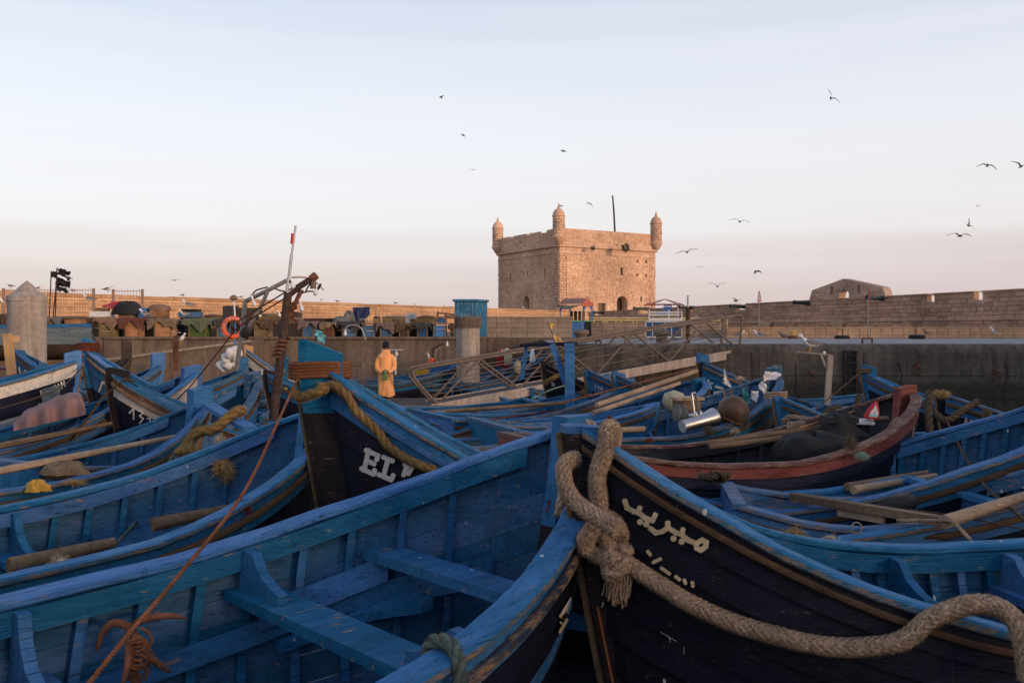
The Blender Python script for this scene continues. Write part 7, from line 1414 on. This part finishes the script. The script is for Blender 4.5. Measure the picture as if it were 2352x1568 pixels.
# loop on the dark boat, lines, coils
rope_obj('cord_loop', hp(bB, [(1392, 1375), (1385, 1420), (1392, 1460), (1388, 1500), (1376, 1522), (1360, 1524), (1349, 1505), (1350, 1460), (1358, 1410)], .08), .008, 'rope_orange', 'thin orange cord loop hanging from the dark stem', 'rope', strands=1, n=6)
for pts, rr, mt, lab in (([(1979, 852, 16.4), (1930, 893, 16), (1870, 942, 15.6)], .012, 'rope_dark', 'thin line from the ribbed boat stem to the left'), ([(2172, 962, 10.6), (2210, 1035, 9.3), (2254, 1105, 8.0), (2300, 1150, 7.3), (2372, 1208, 6.6)], .013, 'rope_dark', 'thin line sagging from the black stem across the right boats'), ([(2060, 1195, 6.9), (2160, 1195, 6.7), (2190, 1200, 6.6), (2230, 1240, 6.4)], .014, 'rope', 'rope running from the ring over the squared stern'), ([(2090, 1170, 7.3), (2200, 1185, 7.0), (2352, 1215, 6.6)], .007, 'rope_dark', 'thin tarred line below the grey plank'),
    ([(2150, 950, 11.6), (2175, 965, 11.4), (2215, 940, 11.6), (2245, 922, 11.9)], .045, 'rope_dark', 'thick olive rope looped on the striped bow'), ([(2134, 900, 11.9), (2133, 950, 11.6), (2136, 995, 11.4)], .05, 'rope_dark', 'dark rope fender hanging left of the black stem'), ([(2042, 995, 10.4), (2055, 970, 10.35), (2085, 962, 10.3), (2092, 985, 10.2), (2088, 1010, 10.2)], .04, 'rope', 'thick rope turned round the red bow'), ([(1800, 968, 11.6), (1815, 958, 11.5), (1850, 962, 11.4), (1885, 968, 11.3)], .04, 'rope', 'thick laid rope along the far side of the red boat'), ([(1885, 970, 11.4), (1900, 945, 11.6), (1930, 935, 11.7)], .04, 'rope_dark', 'rope rising over the red boat side below the gull post'),
    ([(1975, 905, 15.6), (1970, 930, 15.5), (1972, 950, 15.4)], .05, 'rope_dark', 'grey rope fender on the ribbed boat bow'), ([(1250, 880, 19.2), (1270, 868, 19.0), (1290, 862, 19.0), (1302, 885, 19.0)], .05, 'rope_gold', 'golden rope looped on the black-bowed boat'), ([(1225, 915, 17.2), (1265, 895, 17.6), (1298, 885, 17.8)], .016, 'rope_mint', 'pale green line along the pontoon boat'), ([(960, 975, 15.2), (1100, 965, 15.3), (1300, 940, 15.8)], .014, 'rope_rust', 'rusty line over the middle boats'), ([(0, 1010, 12.8), (60, 985, 13.2), (150, 945, 13.8), (190, 928, 14.4)], .012, 'rope_dark', 'dark line across the far left boats'),
    ([(0, 868, 14.6), (100, 846, 14.7), (160, 830, 14.8), (192, 815, 15.0)], .016, 'rope_rust', 'upper rusty line to the lashed stem at left'), ([(0, 915, 14.2), (100, 878, 14.4), (160, 845, 14.7), (192, 818, 15.0)], .016, 'rope_rust', 'lower rusty line to the lashed stem at left'), ([(0, 938, 12.4), (130, 895, 12.6), (190, 842, 14.5)], .012, 'rope_dark', 'dark line in front of the cream-striped boat'), ([(170, 1010, 11.8), (230, 920, 12.1), (262, 890, 12.1), (285, 872, 12.1), (310, 876, 12.2)], .018, 'rope_dark', 'dark rope over the stem of the numbered boat')):
    rope_obj('mooring_line', [at(*q) for q in pts], rr, mt, lab, 'rope', strands=3 if rr > .012 else 1, n=7, fuzz=1500 if rr > .03 else 0, fmat='fibre_dark')
lashing(at(203, 798, 15.2), None, .19, 4, .02, 'rope_rust', 'rusty rope lashed round the blue stem behind the numbered boat', ell=.6, wid=.16); lashing(at(2078, 892, 11.0), None, .13, 2, .014, 'rope_dark', 'cord round the red stem head', ell=.6); lashing(at(1988, 852, 16.8), None, .16, 3, .016, 'rope_dark', 'cord round the stem of the ribbed boat', ell=.6); lashing(at(1782, 908, 13.1), None, .16, 3, .018, 'rope', 'rope round the stem behind the low blue boat', ell=.6)
R = random.Random(14)
for mt, lab, cx_, cy_ in (('rope_rust', 'coiled rusty rope on the blue deck of the lettered boat', 1845, 1204), ('rope', 'heap of tan rope on the blue deck of the lettered boat', 1925, 1212)):
    pts = []
    for i in range(46): a = i*.62; rr = .12+.10*math.sin(i*.7); P = at(cx_, cy_, 7.25); pts.append(Vector((P.x+rr*2.0*math.cos(a), P.y+rr*1.2*math.sin(a), .635+.012*(i % 4))))
    rope_obj('rope_coil', pts, .016, mt, lab, 'rope', strands=3, n=4)
m = MB(); P = at(1968, 1212, 7.0); m.tube([P+Vector((.042*math.cos(a), .01*math.sin(a), .042*math.sin(a))) for a in np.linspace(0, 2*math.pi, 25)], .006, 6, cap=False); m.build('mooring_ring', 'steel_grey', None, smooth=True, label='bright steel ring on the deck of the lettered boat', cat='ring')
rope_obj('rope_pile', [at(1620+18*math.cos(i*1.1)+i*2.2, 1098+6*math.sin(i*1.7)-(i % 3)*4, 7.9+.1*math.sin(i)) for i in range(22)], .026, 'rope_dark', 'tangle of brown rope behind the dark hull', 'rope', strands=3, n=5)
heap('yellow_rag', at(84, 1128, 8.6), (.20, .12, .09), 'letter_yellow', 'dirty yellow rubber glove left on the gunwale', 'glove', seed=91, amp=.7); heap('sack', at(150, 1088, 9.3), (.42, .26, .12), 'cloth_tan', 'tan sack wrapped round the oar at left', 'sack', seed=92, amp=.45)
# plank across the square-stemmed bow
m = MB(); m.beam(at(478, 930, 11.0), at(575, 985, 9.6), .16, .05); m.build('loose_plank', 'blue_b', None, label='blue plank slanting from the square stem head', cat='plank')
# thwarts in the near left boat, set by their far ends
def add_thwart(bt, px, py, w, mat='blue', knee=True):
    a, v = bt.sv(px, py, -bt.near); z = float(bt.zs(a)-v*bt.hgt(a)); hb_ = bt.hb(a, z); m = MB(); m.box((a, 0, z-.03), (w, 2*hb_-.03, .06)); m.build('thwart', mat, bt.e)
    if knee:
        for sd in (-1, 1): bt.knee(a+w*.1, z, sd, w)
add_thwart(bA, 850, 1256, .22, 'blue', False); add_thwart(bA, 548, 1345, .26, 'blue', True); add_thwart(bA, 20, 1560, .26, 'blue', True)
# ================================================================ GULLS
def gull_stand():
    e = empty('gull', 'gull', 'gull', (0, 0, 0)); m = MB()
    # spine from beak base (-x) to tail (+x), z up; x forward = -1
    sp = [(-.235, .355, .012, .012), (-.215, .362, .036, .036), (-.18, .368, .045, .046), (-.145, .345, .045, .05), (-.125, .30, .048, .055), (-.10, .255, .065, .07), (-.04, .215, .085, .085), (.05, .195, .09, .085), (.14, .185, .075, .065), (.22, .178, .05, .04), (.30, .172, .03, .018), (.34, .17, .02, .008)]
    G = []
    for x, z, w, h in sp: G.append([(x, w*math.cos(a), z+h*math.sin(a)) for a in np.linspace(0, 2*math.pi, 13)[:-1]])
    m.grid(G, cv=True, mfun=lambda i, j: 1 if (i >= 7 and 0 <= j <= 5) else 0); m.poly(G[0][::-1]); m.poly(G[-1])
    for s_ in (-1, 1):   # folded wings
        W_ = []
        for x, y, z0, z1 in ((-.07, .078, .25, .275), (-.02, .09, .20, .285), (.06, .095, .175, .28), (.15, .085, .165, .255), (.24, .06, .165, .22), (.33, .035, .165, .195), (.42, .02, .168, .178)): W_.append([(x, s_*y*1.02, z0), (x, s_*(y+.012), (z0+z1)/2), (x, s_*y*.6, z1+.008)])
        m.grid(W_, mfun=lambda i, j: 2 if i >= 5 else 1)
    m.build('body', ['gull_white', 'gull_grey', 'gull_black'], e, smooth=True)
    b_ = MB(); b_.lathe([(.014, 0), (.013, .02), (.010, .042), (.003, .058)], o=(-.228, 0, .357), n=8, M=Matrix.Rotation(-math.pi/2-.15, 3, 'Y')); b_.build('beak', 'gull_leg', e, smooth=True)
    for s_ in (-1, 1):
        l = MB(); l.tube([(.02, s_*.035, .13), (.035, s_*.035, .07), (.02, s_*.035, .005)], [.012, .007, .006], 6); l.poly([(.03, s_*.035, .004), (-.04, s_*.035-.025, .004), (-.045, s_*.035, .004), (-.04, s_*.035+.025, .004)]); l.build('leg', 'gull_leg', e)
        l = MB(); l.lathe([(.001, -.004), (.006, 0), (.001, .004)], o=(-.198, s_*.040, .378), n=6); l.build('eye', 'gull_black', e)
    return e
def wallY(px):   # distance of the left rampart at a picture column
    k = (px-CX)/F; u = (O.x-k*O.y)/(k*D.y-D.x); return O.y+u*D.y
STAND = [(1857, 808.5, 19.75, 0, 'big white and grey gull standing on the post arm', 1.0), (1798, 781, 36, 0, 'brown young gull on the quay left of the big gull', .95), (2127, 772, 42, .2, 'young gull on the plinth beside the right tyre', .9), (2284, 771, 40, .1, 'grey and white gull on the quay at far right', 1.), (1742, 779, 34, -.4, 'white gull on the quay at the foot of the sign post', .9), (1700, 778, 35, 3.1, 'resting gull on the quay behind the gangway head', .8),
 (22, 663, None, 0, 'gull on the rampart at far left above the railing', 1), (92, 667.5, None, 3.1, 'gull on the rampart right of the conical pile', 1), (166, 673, None, 0, 'gull on the rampart behind the black flags', 1), (250, 672, 41, 3.1, 'gull on the rampart left of the short railing panel', .9), (423, 683, None, 3., 'gull on the rampart left of the lifebuoy', 1), (557, 687, None, 3.1, 'gull on the rampart above the lifebuoy', 1), (738, 693, None, 1.4, 'gull on the rampart right of the lamp frame', 1), (773, 696, None, 0, 'second gull on the rampart right of the lamp frame', 1), (907, 700, None, 0, 'gull on the rampart above the walking man', 1), (953, 703, None, 1.5, 'gull on the rampart above the notice board', 1), (1020, 706, None, 1.5, 'gull on the rampart left of the turquoise cabin', 1), (1204, 712, None, 0, 'white gull on the rampart before the shaded tower face', 1.2),
 (1287, 477, 125, 0, 'gull perched on the nearest tower turret', 1.3), (1880, 688, 69, 0, 'white gull on the battery wall below the gable', 1.2), (202, 696, 38, 0, 'gull on the railing above the white cool box', 1), (430, 709, 37.6, 0, 'gull standing on the black case', 1), (331, 729, 36, 0, 'gull beside the blue plastic container', .9), (421, 728.5, 36.2, .4, 'gull in front of the dark locker', .8), (417, 789, 33, 2.6, 'white gull on the ramp beside the rusty lamp post', 1), (642, 734, 36, 1.5, 'gull on the stall behind the lamp frame upright', .9), (596, 734, 36, 1.5, 'gull on the brown sacking stall', .9), (4, 702, 36, 1.5, 'gull on the stall at the left edge', 1)]
g1 = gull_stand()
for k, (px, py, Y, ry, lab, sc_) in enumerate(STAND):
    if Y is None: Y = wallY(px)+1.2
    o = g1 if k == 0 else copy_tree(g1); o['label'] = lab; o['group'] = 'gulls perched around the harbour'; o.location = at(px, py, Y); o.rotation_euler = (0, 0, ry); o.scale = (sc_,)*3
    if k and px in (1798, 2127):
        for c in o.children:
            if c.data.name.startswith('body'):
                if 'gull_brown_me' not in MATS: q = c.data.copy(); q.materials[0] = M('gull_brown'); q.materials[1] = M('gull_brown'); MATS['gull_brown_me'] = q
                c.data = MATS['gull_brown_me']
def gull_fly(up1, up2, name):
    e = empty('flying_gull', 'gull', 'gull'); m = MB(); G = []
    for x, z, w, h in ((-.27, .01, .012, .012), (-.22, .015, .035, .035), (-.16, .01, .042, .045), (-.05, 0, .07, .065), (.06, 0, .065, .055), (.16, .0, .04, .03), (.25, .0, .045, .012), (.30, 0, .05, .006)): G.append([(x, w*math.cos(a), z+h*math.sin(a)) for a in np.linspace(0, 2*math.pi, 11)[:-1]])
    m.grid(G, cv=True); m.poly(G[0][::-1]); m.poly(G[-1])
    for s_ in (-1, 1):
        c1, n1, c2, n2 = math.cos(up1), math.sin(up1), math.cos(up2), math.sin(up2); e1 = (.27*c1, .27*n1); e2 = (e1[0]+.45*c2, e1[1]+.45*n2); row = []
        for t, (y, z), xa, xb in ((0, (.03, .02), -.09, .09), (.5, (e1[0]*.5, .02+e1[1]*.5), -.11, .08), (1, (e1[0], .02+e1[1]), -.12, .06), (1.4, (e1[0]*.6+e2[0]*.4, .02+e1[1]*.6+e2[1]*.4), -.08, .07), (1.8, (e1[0]*.2+e2[0]*.8, .02+e1[1]*.2+e2[1]*.8), .0, .09), (2, (e2[0], .02+e2[1]), .08, .10)): row.append([(xa, s_*y, z), ((xa+xb)/2, s_*y, z+.018), (xb, s_*y, z), ((xa+xb)/2, s_*y, z-.004)])
        m.grid(row, cv=True, mfun=lambda i, j: 2 if i >= 4 else 1)
    m.build('body', ['gull_grey', 'gull_dark', 'gull_black'], e, smooth=True); b_ = MB(); b_.lathe([(.012, 0), (.009, .03), (.002, .055)], o=(-.27, 0, .01), n=6, M=Matrix.Rotation(-math.pi/2, 3, 'Y')); b_.build('beak', 'gull_leg', e); return e
protos = [gull_fly(.45, -.25, 'a'), gull_fly(.75, .15, 'b'), gull_fly(.1, -.55, 'c')]; used = [0, 0, 0]
FLY = [(1013, 225, 150, 1, (.2, .3, .6), 'high gull left of the tower top'), (1064, 310, 140, 2, (.3, .2, .3), 'second gull below the high one left of the tower'), (1086, 391, 180, 0, (0, 0, 1.4), 'faint gull above the left turret'), (1294, 348, 130, 0, (.3, .1, .5), 'gull high above the middle turret'), (1355, 468, 140, 2, (.4, .3, .7), 'gull between the turret and the flagpole'), (1908, 226, 82, 1, (.9, .1, 1.2), 'gull banking high at upper right'), (1699, 509, 78, 0, (.15, -.25, 1.5), 'gull gliding right of the tower'), (1578, 579, 74, 0, (-.2, -.3, 1.45), 'gull gliding beside the right turret'), (1609, 614, 190, 0, (0, 0, 1.2), 'tiny distant gull right of the tower'), (1740, 623, 95, 2, (.0, .1, .15), 'gull flying level above the sign post'), (2268, 380, 80, 2, (.25, .2, 1.2), 'dark gull at upper right near the edge'), (2345, 383, 80, 1, (.2, .1, 1.5), 'gull cut by the right edge'), (2245, 474, 210, 1, (.5, .2, .7), 'tiny gull at right above the banking pair'), (2224, 518, 100, 1, (1.0, .3, .6), 'gull turning steeply at right'), (2205, 542, 66, 0, (.05, 0, 1.55), 'gull with outspread wings below the turning one'), (1648, 658, 92, 1, (.0, 0, 1.57), 'gull with raised wings right of the tower base'), (1690, 692, 110, 1, (.2, .1, .4), 'gull landing on the battery wall'), (401, 644, 150, 0, (0, .0, 1.4), 'lone gull above the rampart at left')]
for px, py, Y, k, rot, lab in FLY:
    o = protos[k] if not used[k] else copy_tree(protos[k]); used[k] = 1; o['label'] = lab; o['group'] = 'gulls in flight over the harbour'; o.location = at(px, py, Y); o.rotation_euler = rot; o.scale = (1.4,)*3

# ================================================================ NETS, BUCKETS AND LOOSE GEAR IN THE BOATS
def net_heap(bt, a, y, z, d, mat, lab, seed):
    P = bt.world((a, y, z)); e = heap('net_heap', P, d, mat, lab, 'net', n=16, k=8, amp=.28, seed=seed); R = random.Random(seed); f = MB()
    for k in range(70):
        t = R.uniform(0, 6.28); r0 = R.uniform(.1, .95); c = Vector((d[0]/2*r0*math.cos(t), d[1]/2*r0*math.sin(t), d[2]*math.sqrt(max(.02, 1-r0**2))*1.0)); q = Vector((R.gauss(0, 1), R.gauss(0, 1), R.gauss(0, .3)))*.09
        f.tube(spline([c-q, c+Vector((0, 0, .03)), c+q], 3), .006, 4)
    f.build('mesh_cords', mat, e, kind='stuff')
for k, (bt, a, y, z, d, mt, lab) in enumerate(((bE, 3.0, -.1, .25, (.9, .8, .45), 'net', 'brown net heaped in the square-stemmed boat'), (bF, 3.0, .1, .3, (.9, .8, .5), 'cloth_tan', 'tan net heaped in the boat with pale oars'), (bM1, 3.4, 0, .3, (1.1, .8, .5), 'net', 'brown net heaped in the pontoon boat'), (bM1b, 3.3, 0, .3, (1.1, .8, .55), 'rope_green', 'green-grey net heaped second from the pontoon'), (bO2, 2.9, 0, .3, (.9, .8, .5), 'net', 'brown net heaped under the pale spars'), (bQ, 2.9, 0, .3, (1., .8, .6), 'cloth_dark', 'dark net heaped in the ribbed boat'), (bD, 3.1, .1, .12, (.9, .8, .3), 'cloth_dark', 'dark net in the bottom of the boat left of the tall stem'), (bM2, 1.6, 0, .3, (.8, .7, .5), 'net', 'brown net in the bright squared-stern boat'), (bV1, 3.2, 0, .2, (1., .8, .5), 'cloth_tan', 'tan net in the boat behind the walking man'), (bV2, 3.8, 0, .2, (1., .8, .55), 'white_cloth', 'pale net heap behind the gangway rail'), (bS, 2.6, 0, .4, (1., .8, .5), 'net', 'brown net in the striped boat below the quay'))): net_heap(bt, a, y, z, d, mt, lab, 200+k)
def bucket(P, r, mat, lab):
    e = empty('bucket', lab, 'bucket', P); m = MB(); m.lathe([(r*.72, 0), (r, r*1.7), (r*1.06, r*1.7), (r*1.06, r*1.8), (r*.95, r*1.8), (r*.68, .02)], n=16); m.build('pail', mat, e, smooth=True); m = MB(); m.tube([Vector((r*math.cos(a), .02, r*1.7+r*.8*math.sin(a))) for a in np.linspace(0, math.pi, 12)], .006, 5); m.build('handle', 'steel_grey', e)
for bt, a, y, z, r_, mt, lab in ((bR, 3.6, -.4, .4, .13, 'blue_plain', 'blue bucket in the boat at right'), (bO2, 1.7, .2, .5, .14, 'black', 'black bucket near the pale spars'), (bM1, 2.2, .2, .4, .14, 'white', 'white bucket in the pontoon boat'), (bP, 3.0, .3, .45, .13, 'yellow', 'yellow bucket in the red boat'), (bO, 2.6, -.3, .5, .13, 'orange_ring', 'orange bucket in the cowl boat')): bucket(bt.world((a, y, z)), r_, mt, lab)

OARS2 = [(bM1, (1.2, -.35, .95), (4.6, .3, .85), 'pale oar in the pontoon boat', 'wood_pale'), (bM1b, (1.4, .3, .9), (4.8, -.2, .8), 'brown oar in the boat second from the pontoon', 'wood'), (bM1b, (1.6, -.4, .9), (5.0, -.45, .8), 'pale oar in the boat second from the pontoon', 'wood_pale'), (bE, (1.6, .35, .95), (5.2, .45, .9), 'brown oar along the far side of the square-stemmed boat', 'wood'), (bO2, (1.5, .4, .9), (4.6, .5, .9), 'brown oar under the pale spars', 'wood'), (bX2, (1.4, .1, 1.15), (4.5, -.2, 1.0), 'pale oar in the boat in front of the ramp', 'wood_pale'), (bX3, (1.2, .2, 1.2), (4.8, -.1, 1.0), 'pale oar in the float boat', 'wood_pale'), (bV1, (1.4, 0, .85), (5.0, .2, .85), 'pale oar in the boat behind the man', 'wood_pale'), (bV2, (1.6, .1, .9), (5.2, -.2, .9), 'brown oar in the yellow crate boat', 'wood'), (bQ, (1.2, .2, 1.0), (4.4, .1, .95), 'brown oar in the ribbed boat', 'wood')]
for bt, p0, p1, lab, mt in OARS2: oar(lab, bt.world(p0), bt.world(p1), .032, mt)
for k, (bt, a, sd, mt, lab) in enumerate(((bD, 1.3, 1, 'rope_rust', 'rusty cord knot on the near gunwale left of the tall stem'), (bD, 3.3, -1, 'fibre_dark', 'dark hank on the far gunwale left of the tall stem'), (bF, 2.2, 1, 'fibre', 'tan tuft on the gunwale of the pale-oar boat'), (bE, 3.2, -1, 'rope_rust', 'rusty knot on the far gunwale of the square-stemmed boat'), (bM1, 4.4, 1, 'fibre_dark', 'dark hank on the pontoon boat gunwale'), (bM1b, 2.6, 1, 'rope_rust', 'rusty knot second from the pontoon'), (bM1b, 5.2, 1, 'fibre', 'tan tuft second from the pontoon'), (bR, 3.2, 1, 'rope_rust', 'rusty knot on the near gunwale of the boat at right'), (bR2, 1.9, -1, 'rope_rust', 'rusty knot on the weathered gunwale at right'), (bJ, 2.0, 1, 'fibre_dark', 'dark hank on the white-planked boat'), (bX2, 1.6, 1, 'rope_rust', 'rusty knot on the boat in front of the ramp'), (bQ, 2.2, 1, 'fibre_dark', 'dark hank on the ribbed boat gunwale'), (bL, 1.5, -1, 'fibre_gold', 'golden hank on the yellow-lettered boat'))):
    hb_ = float(bt.b(a)); tuft(bt.world((a, sd*hb_, float(bt.zs(a))+.01)), .065, mt, lab, 320, (1.1, .9, 1.25))
